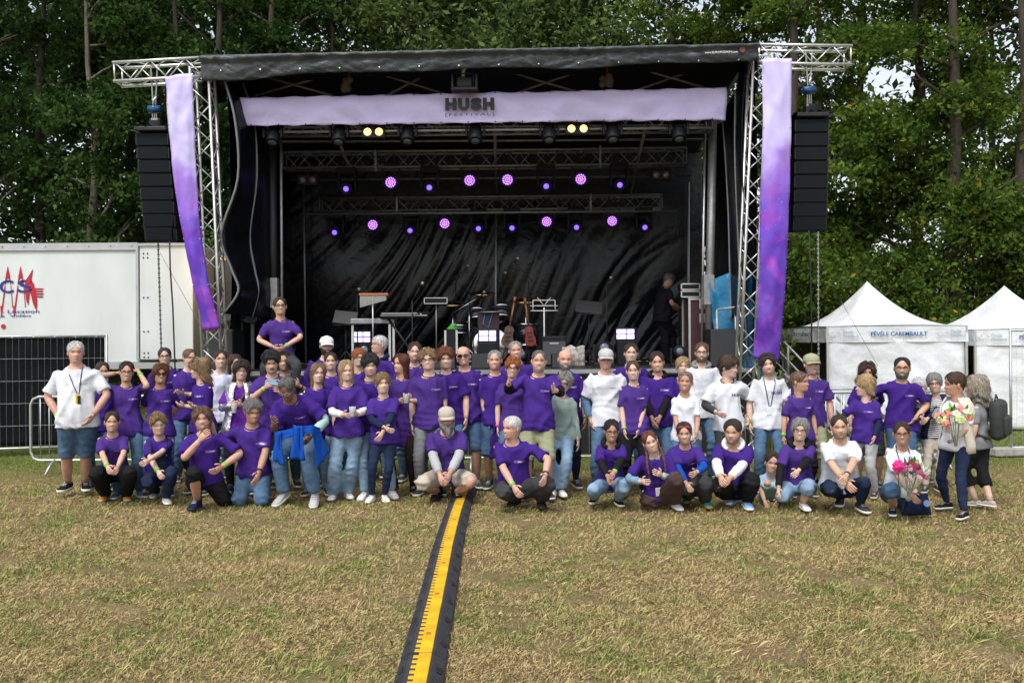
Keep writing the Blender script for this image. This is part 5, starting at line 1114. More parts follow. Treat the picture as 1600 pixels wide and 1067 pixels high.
def person(label, px, top, Y, sex='m', h=None, yaw=0., lean=0., side=0., hd=(0., 0., 0.), build=1., sk='p', hair=('short', 'brown'), shirt='pu', ls=None, pants=('jeans', 'jb'), shoes=('dg', 'wt'), la=None, ra=None, le=None, re=None, lf=None, rf=None,
           smile=False, glasses=None, beard=None, cap=None, prn=1, extra=(), mode='stand', socks=None, curl=.5, hood=None, jacket=None, boot=False, over=None, wrist=None, pelvis=None, tz=None, cat='person', hs=1., group='people posing in front of the stage', hem=-.24, lanyard=None, topg=None, tash=None, braid=False, bib=None, strap=None, lsk='lr'):
    rs = random.Random(int(px * 31 + top * 17)); fem = sex == 'f'; kid = sex == 'k'
    HS = (1.01 if fem else 1.05) * (.95 if kid else 1.) * hs; Hh = .2255 * HS
    if mode == 'crouch' and tz is None and lean < .6:      # the head is over the feet
        ys_ = [(G(q_[4], q_[5]).y if q_[0] == 'N' else G(q_[1], q_[2]).y + .12 if q_[0] == 'K' else G(*q_).y) for q_ in (lf, rf)]; Y = sum(ys_) / 2 - .10
    pt = W(px, top, Y)
    hairt = {'curly': .034, 'mop': .03, 'curlong': .034, 'bob': .024, 'wavy': .022, 'bowl': .022, 'longfr': .022}.get(hair[0], .012) if not cap else .022
    if h is None: h = pt.z - hairt if mode == 'stand' else (1.64 if fem else 1.76)
    s = (h - Hh) / (1.72 - .2255)
    yc = math.atan2(-pt.x, pt.y) if tz is None or tz == 1.45 else 0.; yaw += .6 * yc      # everyone poses towards the photographer
    F = Vector((math.sin(yaw), -math.cos(yaw), 0)); R = Vector((math.cos(yaw), math.sin(yaw), 0)); U = Vector((0, 0, 1))
    if mode == 'stand': side += rs.uniform(-.045, .045)
    smile = smile or rs.random() < .5
    T = (U * math.cos(lean) + F * math.sin(lean)); T = (T + R * math.sin(side)).normalized(); FT = (F - T * F.dot(T)).normalized(); RT = T.cross(FT) * -1
    if RT.dot(R) < 0: RT = -RT
    hy, hpit, hro = hd; hy += .4 * yc + rs.uniform(-.13, .13); hro += rs.uniform(-.09, .09); hpit += rs.uniform(-.05, .08)
    HF_ = Vector((math.sin(yaw + hy), -math.cos(yaw + hy), 0)); HR = Vector((math.cos(yaw + hy), math.sin(yaw + hy), 0)); HU = U.copy()
    HU = (U * .75 + T * .25).normalized() if lean < .9 else (U * .5 + T * .5).normalized()
    HF_ = (HF_ - HU * HF_.dot(HU)).normalized(); HR = HU.cross(HF_)
    q1 = Quaternion(HR, hpit); q2 = Quaternion(HF_, hro)      # +pitch looks down: rotate about the image-right axis
    rot = Matrix((HR, -HF_, HU)).transposed(); rot = (q2 @ q1).to_matrix() @ rot
    tl = .54 * s
    neck_off = T * (tl + .011 * s) + FT * .02 * s + rot @ Vector((0, .0, .022 * s))
    headtop_off = neck_off + rot @ Vector((0, 0, Hh + hairt))
    if mode == 'stand' and pelvis is None:
        P = Vector((pt.x - headtop_off.x, pt.y - headtop_off.y * .5, pt.z - headtop_off.z)); P.z = min(P.z, .95 * s + .02)
        if lean < .05 and abs(side) < .09: P.z = pt.z - headtop_off.z
    else: P = pt - headtop_off
    base = Vector((P.x, P.y, 0)) if tz is None else Vector((P.x, P.y, tz))
    o = empty('person', base, label, cat, group)
    def Lc(p): return Vector(p) - base
    P = Lc(P); z0 = 0.
    # --------------------------------------------- torso sections
    bw = 1. + (build - 1) * .45; wm = (.89 if fem else .96) * bw * s
    TB = [(-.14, .150, .105), (0., .172, .118), (.2, .150, .108), (.45, .158, .112), (.68, .170, .120), (.82, .170, .105), (.90, .135, .082), (1.0, .062, .058)]
    if fem: TB = [(-.14, .160, .112), (0., .182, .122), (.2, .150, .105), (.45, .152, .108), (.66, .166, .132), (.82, .162, .102), (.90, .128, .078), (1.0, .058, .054)]
    def ring(t, w, d, ease, n=20, belly=0., tilt=0.):
        c = P + T * tl * t; out = []
        for k in range(n):
            a = 2 * PI * k / n; ca, sa = math.cos(a), math.sin(a); x = (w * wm + ease) * math.copysign(abs(ca) ** .85, ca); y = (d * wm + ease) * math.copysign(abs(sa) ** .9, sa)
            if sa > 0: y += belly
            out.append(c + RT * x + FT * y - T * tilt * sa * s)
        return out
    bel = max(0, build - 1) * .32
    def belly(t): return bel * math.exp(-((t - .18) / .3) ** 2) * s
    body = MB(); body.loft([ring(t, w * (.84 if t > .5 else .88), d * .84, 0, 14, belly(t) * .8) for t, w, d in TB[:-2]] + [ring(.925, .092, .078, 0, 14, 0, .030), ring(.965, .078, .070, 0, 14, 0, .024), ring(1.0, .064, .060, 0, 14, 0, .012), ring(1.07, .050, .050, 0, 14)], 0)
    sj = .84; sw = (.148 if fem else .168) * s * (1 + (bw - 1) * .7)
    SHL, SHR = P + T * tl * .85 - RT * sw, P + T * tl * .85 + RT * sw
    # --------------------------------------------- arms
    l1, l2 = .285 * s, .255 * s; af = .86 if fem else 1.
    ar = [r_ * s * af for r_ in (.055, .052, .046, .042, .040, .042, .040, .033, .027)]
    arms = {}
    for key, sh, spec, pole, sg in (('l', SHL, la, le, -1), ('r', SHR, ra, re, 1)):
        if spec is None: tgt = sh + RT * sg * .075 * s + FT * .06 * s - U * .52 * s if lean < .3 else sh - U * .5 * s + RT * sg * .05
        elif isinstance(spec, str):
            tgt = {'pocket': P + RT * sg * .195 * s * bw + FT * .05 * s - U * .03 * s, 'behind': P + RT * sg * .05 * s - FT * .17 * s + U * .05 * s, 'clasp': P + RT * sg * .03 * s + FT * (.20 + bel) * s - U * .02 * s, 'hip': P + RT * sg * .19 * s + U * .10 * s + FT * .02 * s,
                   'cross': P + RT * sg * -.10 * s + FT * (.20 + bel) * s + U * .27 * s, 'fold': P + RT * sg * -.08 * s + FT * (.19 + bel) * s + U * .22 * s, 'hold': P + RT * sg * .06 * s + FT * .24 * s + U * .22 * s, 'knee': P + RT * sg * .1 + FT * .45 * s + U * .1}[spec]
        else: tgt = Lc(W(spec[0], spec[1], Y + spec[2]))
        pole = Vector(pole) if pole else RT * sg * .55 - FT * .6 - U * .35
        el, wr = ik(sh, tgt, l1, l2, pole); arms[key] = (sh, el, wr)
        pts, rad = limb(sh, el, wr, ar); rad = [r_ * (.68 if i < 3 else .85 if i < 4 else 1.) for i, r_ in enumerate(rad)]; body.path(pts, rad, 10, 0)
        d = (wr - el).normalized(); inw = (P + T * tl * .5 - wr); inw = (FT * -.2 + RT * -sg) if spec is None else inw
        cv = curl if not isinstance(spec, str) or spec != 'pocket' else .3
        if isinstance(spec, tuple) and len(spec) > 3: cv = spec[3]
        inw = inw - d * inw.dot(d)
        if inw.length < .01: inw = Vector((0, 0, -1)) - d * d.z * -1
        sgn = sg if (d.cross(inw.normalized())).dot(FT + U) * sg >= 0 else -sg
        hand(body, wr, d, inw, s * (.92 if fem else 1.05), cv, sgn)
        if wrist and key in wrist:
            MB().path([wr - d * .035, wr - d * .012], [.034 * s, .033 * s], 10).build('wristband', M('band_' + wrist[key], {'g': (.12, .62, .05), 'k': (.02, .02, .02), 'p': (.7, .05, .35)}[wrist[key]], .6, 0, 0), o, True)
    # --------------------------------------------- legs
    hj = .095 * s * (1.05 if fem else 1.); HL, HRt = P - RT * hj - U * .04 * s, P + RT * hj - U * .04 * s; k1, k2 = .435 * s, .425 * s
    pst, pcol = pants; lr = [r_ * s * (1.04 if fem else 1.) * (1 + (bw - 1) * .4) for r_ in (.090, .086, .076, .064, .056, .057, .054, .043, .036)]
    legs = []
    for hip, spec, sg in ((HL, lf, -1), (HRt, rf, 1)):
        splay = F + R * sg * .25
        if spec is None:
            f_ = Vector((hip.x, hip.y, 0)) + R * sg * .025; ank = f_ + U * (.085 * s); kn, ank = ik(hip, ank, k1, k2, F + R * sg * .1); fd = splay
        elif spec[0] == 'K':
            g = Lc(G(spec[1], spec[2])); kn = Vector((g.x, g.y + .04, .065)); back = -F * .38 * s + R * sg * .03; ank = kn + back + U * .0; ank.z = .075; fd = Vector((0, 0, -1)) - F * .3
        elif spec[0] == 'N':
            kn = Lc(W(spec[1], spec[2], Y + spec[3])); g = Lc(G(spec[4], spec[5])); ank = Vector((g.x, g.y + .02, .085 * s)) - splay.normalized() * .04; fd = splay
            d_ = ank - kn; L_ = d_.length
        elif spec[0] == 'A':
            kn = Lc(W(spec[1], spec[2], Y + spec[3])); ank = Lc(W(spec[4], spec[5], Y + spec[6])); fd = F * .6 - U * .6
        else:
            g = Lc(G(spec[0], spec[1])); up_ = .085 * s + (.05 if mode == 'crouch' else 0); ank = Vector((g.x, g.y, up_)) - splay.normalized() * (.06 if mode == 'crouch' else 0.)
            kn, ank = ik(hip, ank, k1, k2, F * 1. + R * sg * .14 + U * .6 if mode == 'crouch' and lean < .6 else F * 1.2 + R * sg * .15 + U * .2); fd = splay - U * (.35 if mode == 'crouch' else 0)
        legs.append((hip, kn, ank)); bare = pst in ('shorts', 'short', 'capri', 'tights')
        rr_ = [x * (.82 if i < (4 if pst in ('shorts', 'short') else 7) and not pst == 'tights' else 1.) for i, x in enumerate(lr)]
        if pst in ('jeans', 'wide', 'slim', 'loose'): rr_ = [x * (.66 if i < 7 else .8) for i, x in enumerate(lr)]
        pts, rad = limb(hip, kn, ank, rr_); body.path(pts, rad, 12, 3 if pst == 'tights' else 0)
        shoe(o, ank, fd, shoes[0], shoes[1], s * (.93 if fem else 1.02), boot, sock=socks, up=(U if spec is None or spec[0] != 'K' else F))
    # --------------------------------------------- head
    Mh = Matrix.Translation(P + neck_off) @ (rot.to_4x4()) @ Matrix.Diagonal((HS * (1.0 if fem else 1.05) * rs.uniform(.95, 1.06), HS * rs.uniform(.97, 1.04), HS, 1))
    zs_ = np.concatenate([[-.12, -.09, -.06, -.03, -.012, -.004], np.linspace(.004, .2, 30), [.207, .213, .218, .222, .2255]]); nA = 36; rings = []
    for z in zs_:
        rg = []
        for k in range(nA):
            a = 2 * PI * (k + .5) / nA - PI; p = head_pt(a, z)
            if math.cos(a) > .15 and z > -.005: p.y = min(p.y, 0); fp = face_pt(p.x, z); p.y += (fp.y - head_dims(z)[1] * math.sqrt(max(0, 1 - min(.98, abs(p.x / (head_dims(z)[0] * (1 - (.24 * (1 - z / .09) if z < .09 else 0))))) ** 2)))
            if z < -.012: q_ = Mh @ Vector((p.x, p.y, -.012)) - T * (-.012 - z) * HS; rg.append(q_)
            else: rg.append(Mh @ p)
        rings.append(rg)
    body.loft(rings, 0, True)
    for sg in (-1, 1):
        body.ell(Mh @ Vector((sg * .0765, .008, .098)), (.010, .019, .031), 8, 6, 0, rot=(rot @ Matrix.Rotation(sg * .35, 3, 'Z') @ Matrix.Rotation(-.15, 3, 'X')))
        e = face_pt(sg * .031, .1075); body.ell(Mh @ (e + Vector((0, .0035, 0))), (.0135, .006, .0062), 8, 5, 1, rot); body.ell(Mh @ (e + Vector((0, -.0005, 0))), (.0064, .0045, .0062), 7, 5, 2, rot)
        body.path([Mh @ (face_pt(sg * x, .1075 + dz) + Vector((0, -.0015, 0))) for x, dz in ((.017, .002), (.025, .0066), (.033, .0075), (.041, .005), (.047, .001))], .0021 * HS, 4, 2)
        body.path([Mh @ (face_pt(sg * x, .1285 + dz) + Vector((0, -.0015, 0))) for x, dz in ((.014, .0), (.024, .0035), (.036, .003), (.048, -.003))], [.0026 * HS, .0036 * HS, .0030 * HS, .0012 * HS], 5, 4)
    mw = .031 if smile else .024
    zsm = lambda x: .043 + (.011 * (x / mw) ** 2 if smile else .001 * (x / mw) ** 2)
    xs_ = np.linspace(-mw, mw, 7)
    if smile:
        body.add([Mh @ (face_pt(x, zsm(x) + dz * (1 - (x / mw) ** 2)) + Vector((0, -.0028, 0))) for dz in (-.0095, .0025) for x in xs_], [(i, i + 1, i + 8, i + 7) for i in range(6)], 5)
    body.path([Mh @ (face_pt(x, zsm(x) + (.003 if smile else .002) * (1 - (x / mw) ** 2)) + Vector((0, -.0012, 0))) for x in xs_], [.0008] + [.0028 * HS] * 5 + [.0008], 5, 3 if pst != 'tights' else 6)
    body.path([Mh @ (face_pt(x, zsm(x) - (.0115 if smile else .0036) * (1 - (x / mw) ** 2)) + Vector((0, -.0012, 0))) for x in xs_], [.0008] + [.0034 * HS] * 5 + [.0008], 5, 3 if pst != 'tights' else 6)
    lipm = LIP; mats = [skin(sk), EYEW, IRIS, cloth('tight') if pst == 'tights' else LIP, hairm(hair[1] if hair[1] not in ('white',) else 'salt'), TEETH, LIP]
    body.build('body', mats, o, True)
    if hair[0] != 'bald': make_hair(o, Mh, 'cap' if cap else hair[0], hair[1], s, rs)
    if beard:
        bl, bc = beard; mb = MB(); n1, n2 = 22, 9; rg = []
        for i in range(n2):
            t = i / (n2 - 1); row = []
            for j in range(n1):
                a = -1.5 + 3.0 * j / (n1 - 1); ed = abs(a) / 1.5; ztop = .026 + .030 * min(1, ed / .32) + .045 * max(0, (ed - .5) / .5); zz = ztop - (ztop + .008 + bl * .2) * t; off = (.0025 + bl * .40 * math.sin(PI * min(1, t * .9 + .1))) * (1 - .6 * ed ** 4) + .002 * mnoise.noise(Vector((a * 9, t * 7, px)))
                p = head_pt(a, max(zz, .004), off) if abs(a) > .6 else (face_pt(head_pt(a, max(zz, .004)).x, max(zz, .004)) + Vector((0, -off - .001, 0))); p.z = zz - (bl * (1 - ed) * t * t)
                row.append(Mh @ p)
            rg.append(row)
        # leave the mouth free: two rows under the lips
        mb.loft([[rg[i][j] for j in range(n1)] for i in range(n2)], 0, False, False)
        mo = [Mh @ (face_pt(x, .056) + Vector((0, -.004, 0))) for x in np.linspace(-.026, .026, 6)]; mb.path(mo, [.001, .0028, .0034, .0034, .0028, .001] if bl < .005 else [.002, .0045, .005, .005, .0045, .002], 5)
        if bl > .05:
            b0 = face_pt(0, .012); mb.path([Mh @ (b0 + Vector((0, -.005 - q * .03, -bl * q * 1.5))) for q in (0, .3, .6, .85, 1.)], [.032, .036, .030, .018, .004], 9)
        bo = mb.build('beard', hairm(bc) if bl > .005 else M('stubble_' + bc + sk, tuple(.5 * a_ + .5 * b_ for a_, b_ in zip(HAIRC[bc], skin(sk)['c'])), .7, 0, .3, 60), o, True); bo.modifiers.new('t', 'SOLIDIFY').thickness = .003
    if glasses:
        mb = MB(); thick = .0026 if glasses != 'thin' else .0016; dark = glasses in ('sun', 'sunw'); g0 = .109
        yy = face_pt(0, g0).y - .004
        for sg in (-1, 1):
            rx, rz_ = (.0235, .0165) if not dark else (.026, .018)
            pts = [Vector((sg * .033 + rx * math.cos(2 * PI * k / 16), yy + .007 * (math.cos(2 * PI * k / 16) * sg) * .8 + .002, g0 + rz_ * math.sin(2 * PI * k / 16))) for k in range(17)]
            mb.path([Mh @ p for p in pts], thick * HS, 5, 0, cap=False)
            if dark: mb.add([Mh @ (p + Vector((0, .001, 0))) for p in pts[:16]], [tuple(range(16))], 1)
            mb.path([Mh @ Vector((sg * .058, yy + .008, g0 + .004)), Mh @ Vector((sg * .078, .0, g0 + .004))], thick * .9 * HS, 4, 0)
        mb.path([Mh @ Vector((-.010, yy, g0 + .003)), Mh @ Vector((0, yy - .003, g0 + .006)), Mh @ Vector((.010, yy, g0 + .003))], thick * HS, 5, 0)
        gcol = {'sun': (.01, .01, .012), 'sunw': (.03, .012, .01), 'thin': (.10, .09, .08), 'k': (.012, .012, .012), 'br': (.07, .03, .015), 'red': (.22, .02, .03), 'clear': (.35, .33, .3)}[glasses]
        mb.build('glasses', [M('frame_' + glasses, gcol, .3, .1, 0), M('dark_lens_glass', (.008, .006, .008), .08, 0, 0, spec=.8)], o, True)
    if topg:
        mb = MB()
        for sg in (-1, 1):
            c_ = Vector((sg * .034, -.082, .186)); pts = [c_ + Vector((.026 * math.cos(2 * PI * k / 14), -.010 * math.sin(2 * PI * k / 14), .014 * math.sin(2 * PI * k / 14))) for k in range(15)]; mb.path([Mh @ p for p in pts], .003, 5, 0, cap=False); mb.add([Mh @ p for p in pts[:14]], [tuple(range(14))], 1); mb.path([Mh @ (c_ + Vector((sg * .026, 0, 0))), Mh @ Vector((sg * .083, .02, .15))], .0028, 4)
        mb.path([Mh @ Vector((-.008, -.084, .188)), Mh @ Vector((.008, -.084, .188))], .003, 4); mb.build('sunglasses', [M('frame_top_' + topg, {'pink': (.7, .06, .2), 'lilac': (.35, .25, .5), 'k': (.02, .02, .02)}[topg], .3), M('lens_top_' + topg, {'pink': (.75, .22, .05), 'lilac': (.30, .2, .4), 'k': (.03, .02, .02)}[topg], .1, spec=.8)], o, True)
    if tash: MB().path([Mh @ (face_pt(x, .0575 - abs(x) * .18) + Vector((0, -.003, 0))) for x in np.linspace(-.03, .03, 7)], [.0015, .004, .0055, .005, .0055, .004, .0015], 6).build('moustache', hairm(tash), o, True)
    if braid:
        for sg in (-1, 1):
            pts = [Mh @ Vector((sg * .07, .01, .06)), Mh @ Vector((sg * .085, -.03, -.02)), P + T * tl * .9 + RT * sg * .10 * s + FT * .11, P + T * tl * .72 + RT * sg * .10 * s + FT * .155, P + T * tl * .52 + RT * sg * .09 * s + FT * .16]; ln = []
            for i in range(4):
                for q in range(5): ln.append(pts[i].lerp(pts[i + 1], q / 5))
            MB().path(ln, [.017 + .005 * math.sin(i * 2.1) - .0004 * i for i in range(len(ln))], 7).build('braid', hairm(hair[1]), o, True)
    if cap:
        mb = MB(); rings = []
        for z in (.138, .15, .165, .18, .195, .208, .220, .232, .240): 
            zz = min(z - .012, .224); off = .012 if z < .2 else .012; rings.append([Mh @ (Vector((0, 0, z - zz)) + head_pt(2 * PI * k / 28 - PI, zz, off * (1 if z < .235 else .1))) for k in range(28)])
        mb.loft(rings, 0)
        mb.grid(lambda u, v: Mh @ (head_pt((u - .5) * 2.3, .138, .010) + Vector((0, -.075 * v * math.cos((u - .5) * 2.5), -.018 * v - .022 * (abs(u - .5) * 2) ** 2 * v))), 16, 4, 0); 
        cp = mb.build('cap', M('cap_' + cap, CL[cap], .85, 0, .08, 20), o, True); cp.modifiers.new('t', 'SOLIDIFY').thickness = .004
        MB().ell(Mh @ Vector((0, 0, .241)), .006, 6, 4).build('cap_button', M('cap_' + cap, CL[cap]), o)
    # --------------------------------------------- clothes
    long_ = ls == shirt
    sb = MB(); es = .014 * s
    if mode == 'crouch' and hem == -.24 and tz is None and lean < .6: hem = -.06
    hx_ = (1.19 if fem else 1.14) if mode == 'stand' else 1.04
    TS = [(hem, TB[1][1] * hx_, TB[1][2] * hx_ * 1.02), (-.1, TB[1][1] * hx_, TB[1][2] * hx_), (0., TB[1][1] * (1 + (hx_ - 1) * .6), TB[1][2] * 1.04)] + [t for t in TB[2:-1]]
    TS = [(t, max(w, .152 if t < .5 else w), d) for t, w, d in TS]
    eas = lambda t: es + (.014 * s if t < .4 else .004 * s)
    sb.loft([ring(t, w, d, eas(t), 24, belly(t)) for t, w, d in TS] + [ring(.945, .088, .074, .006, 24, 0, .034), ring(.955, .080, .068, .002, 24, 0, .034)], 0)
    for key, sg in (('l', -1), ('r', 1)):
        sh, el, wr = arms[key]; pts, rad = limb(sh, el, wr, ar)
        if long_: P_, R_ = cut(pts, [r_ + .014 * s for r_ in rad], .97)
        else:
            P_, R_ = cut(pts, rad, .45); n_ = len(P_); R_ = [(.060 + (.011 if ls else 0) + .016 * (i / (n_ - 1))) * s * (.9 if fem else 1.) for i in range(n_)]
        P_[0] = sh - (el - sh).normalized() * .02 - RT * sg * .035; sb.path(P_, R_, 14)
    smat = cloth(shirt) if shirt != 'pu' else cloth(('pu', 'pub', 'puc')[int(px * 7) % 3])
    sh_o = sb.build({'wh': 't_shirt', 'pu': 't_shirt'}.get(shirt, 'top'), smat, o, True)
    rm = sh_o.modifiers.new('weld', 'REMESH'); rm.mode = 'VOXEL'; rm.voxel_size = .0175; rm.use_smooth_shade = True
    sm = sh_o.modifiers.new('soft', 'SMOOTH'); sm.factor = .5; sm.iterations = 2
    GARM.append((sh_o, 'shirt', P.z, s, px))
    if ls and not long_:
        for key in lsk:
            sh, el, wr = arms[key]; pts, rad = limb(sh, el, wr, ar); P_, R_ = cut(pts, rad, .95); P_, R_ = P_[2:], R_[2:]; SL = MB().path(P_, [max(.040 * s, r_ + .012 * s) * (.86 if i < 2 else 1.) * (1 + .06 * math.sin(i * 2.3 + px)) for i, r_ in enumerate(R_)], 12).build('sleeve', cloth(ls), o, True)
    if prn: PRINTS.append(('print', o, sh_o, P + T * tl * .63 + RT * .085 * s, RT.copy(), FT.copy(), T.copy(), prn, s))
    if hood:
        c = P + T * tl * .97; mb = MB(); pts = []
        for k in range(15):
            a = -2.55 + 5.1 * k / 14; pts.append(c + RT * math.sin(a) * .098 * s - FT * math.cos(a) * .085 * s + T * (.005 + .03 * math.cos(a)) * s)
        mb.path(pts, [.018 + .02 * (1 + math.cos(-2.55 + 5.1 * k / 14)) * .6 for k in range(15)], 9); hd_o = mb.build('hood', cloth(hood), o, True)
    else:
        c = P + T * tl * .955; mb = MB(); mb.path([c + RT * math.cos(2 * PI * k / 18) * .085 * wm + FT * (math.sin(2 * PI * k / 18) * .073 * wm) - T * (.034 * math.sin(2 * PI * k / 18)) * s for k in range(19)], .008 * s, 6, cap=False); mb.build('collar', cloth(over or shirt), o, True)
    if jacket:                                             # open fronted garment over the shirt
        jc, gap = jacket; rings = []; n = 26
        for t, w, d in [(-.26, .19, .135), (-.1, .19, .135)] + TB[1:-1] + [(.99, .08, .07)]:
            c = P + T * tl * t; row = []
            for k in range(n):
                a = PI / 2 + gap * (1.2 - .5 * max(t, 0)) + (2 * PI - 2 * gap * (1.2 - .5 * max(t, 0))) * k / (n - 1); row.append(c + RT * math.cos(a) * (w * wm + .05 * s) + FT * math.sin(a) * (d * wm + .05 * s + belly(t)) + T * .01 * mnoise.noise(Vector((a * 3, t * 6, px))))
            rings.append(row)
        mb = MB().loft(rings, 0, False, False); jo = mb.build('jacket', cloth(jc), o, True); jo.modifiers.new('t', 'SOLIDIFY').thickness = .012
    # trousers, shorts, skirts
    if pst not in ('none',):
        mb = MB(); mb.loft([ring(t, w, d, .010 * s, 20, belly(t) * .7) for t, w, d in [(-.20, TB[1][1] * .75, TB[1][2] * .85), (-.12, TB[1][1] * .95, TB[1][2]), (0, TB[1][1], TB[1][2]), (.10, TB[1][1] * .96, TB[1][2] * .98)]], 0)
        ez = {'jeans': (.008, .016, .022, .026), 'wide': (.010, .024, .036, .050), 'slim': (.008, .008, .008, .010), 'shorts': (.020, .030, .034, .03), 'short': (.02, .03, .03, .03), 'capri': (.018, .02, .03, .03), 'loose': (.022, .030, .036, .04), 'tights': (.0, .0, 0, 0), 'skirt': (.03, .05, .05, .05)}[pst]
        frac = {'shorts': .52, 'short': .38, 'capri': .76, 'tights': .12, 'skirt': .3}.get(pst, .985)
        for hip, kn, ank in legs:
            pts, rad = limb(hip, kn, ank, lr); L_ = len(pts); rad = [r_ + s * float(np.interp(i / (L_ - 1), (0, .4, .7, 1), ez)) for i, r_ in enumerate(rad)]; P_, R_ = cut(pts, rad, frac); mb.path(P_, R_, 14)
        po = mb.build({'shorts': 'shorts', 'short': 'shorts', 'skirt': 'skirt'}.get(pst, 'trousers'), cloth(pcol), o, True)
        rm = po.modifiers.new('weld', 'REMESH'); rm.mode = 'VOXEL'; rm.voxel_size = .0195; rm.use_smooth_shade = True
        sm = po.modifiers.new('soft', 'SMOOTH'); sm.factor = .5; sm.iterations = 3
        GARM.append((po, 'trousers', legs[0][1].z, s, px))
    if bib: PRINTS.append(('bib', o, sh_o, P + T * tl * .35, RT.copy(), FT.copy(), T.copy(), bib, s))
    if strap: PRINTS.append(('strap', o, sh_o, P + T * tl * .5, RT.copy(), FT.copy(), T.copy(), strap, s))
    if lanyard: PRINTS.append(('lanyard', o, sh_o, P + T * tl * 1.0, RT.copy(), FT.copy(), T.copy(), lanyard, s))
    return dict(o=o, P=P, T=T, RT=RT, FT=FT, tl=tl, s=s, arms=arms, legs=legs, Mh=Mh, base=base, shirt=sh_o)
def finish_garments():
    """bake the welded cloth and press folds into it"""
    dg = bpy.context.evaluated_depsgraph_get(); dg.update(); out = []
    for ob, kind, zr, s, seed in GARM: out.append(bpy.data.meshes.new_from_object(ob.evaluated_get(dg)))
    for (ob, kind, zr, s, seed), me in zip(GARM, out):
        n = len(me.vertices); co = np.empty(n * 3, np.float32); me.vertices.foreach_get('co', co); co = co.reshape(-1, 3); no = np.empty(n * 3, np.float32); me.vertices.foreach_get('normal', no); no = no.reshape(-1, 3)
        x, y, z = co[:, 0], co[:, 1], co[:, 2]; ph = seed * .37; back = y * 1.7
        def wave(ang, wl, warp, p):
            q = (x * math.cos(ang) + (z + .3 * y) * math.sin(ang)) * 2 * PI / wl + warp * np.sin(z * 9 + x * 5 + p * 2.1 + back) + 1.3 * np.sin(x * 13 - z * 7 + p); return 1 - np.abs(np.sin(q / 2 + p))
        def mask(fx, fz, p): return np.clip(.5 + .9 * np.sin(x * fx + p + back) * np.sin(z * fz + p * 1.7), 0, 1)
        if kind == 'shirt':
            d = .024 * wave(.55, .17, 1.2, ph) * mask(9, 7, ph) + .024 * wave(-.6, .19, 1.1, ph + 2) * mask(8, 8, ph + 3) + .014 * wave(1.45, .09, 1.6, ph + 1) * mask(6, 9, ph + 1) * np.clip(1.2 - (z - zr) * 4, .15, 1) + .009 * wave(.2, .075, .8, ph + 4) * mask(14, 10, ph + 5) - .016
        else:
            kn = np.exp(-((z - zr) / .12) ** 2); d = (.013 * wave(1.35, .075, 1.5, ph) * mask(11, 13, ph) * (.45 + kn) + .010 * wave(.35, .10, 1.2, ph + 1) * mask(9, 7, ph + 2) + .006 * wave(-1.1, .06, 1., ph + 3) * mask(15, 9, ph)) - .007
        co += no * (d * s)[:, None]; me.vertices.foreach_set('co', co.ravel()); me.update()
        old = ob.data; ob.modifiers.clear(); ob.data = me; bpy.data.meshes.remove(old)
HUSHME = text_mesh('HUSH', 1., .03, 0, res=2)
hco = np.array([v.co[:2] for v in HUSHME.vertices]); hco = (hco - (hco.max(0) + hco.min(0)) / 2) / np.ptp(hco[:, 0]); hfa = [tuple(p.vertices) for p in HUSHME.polygons]
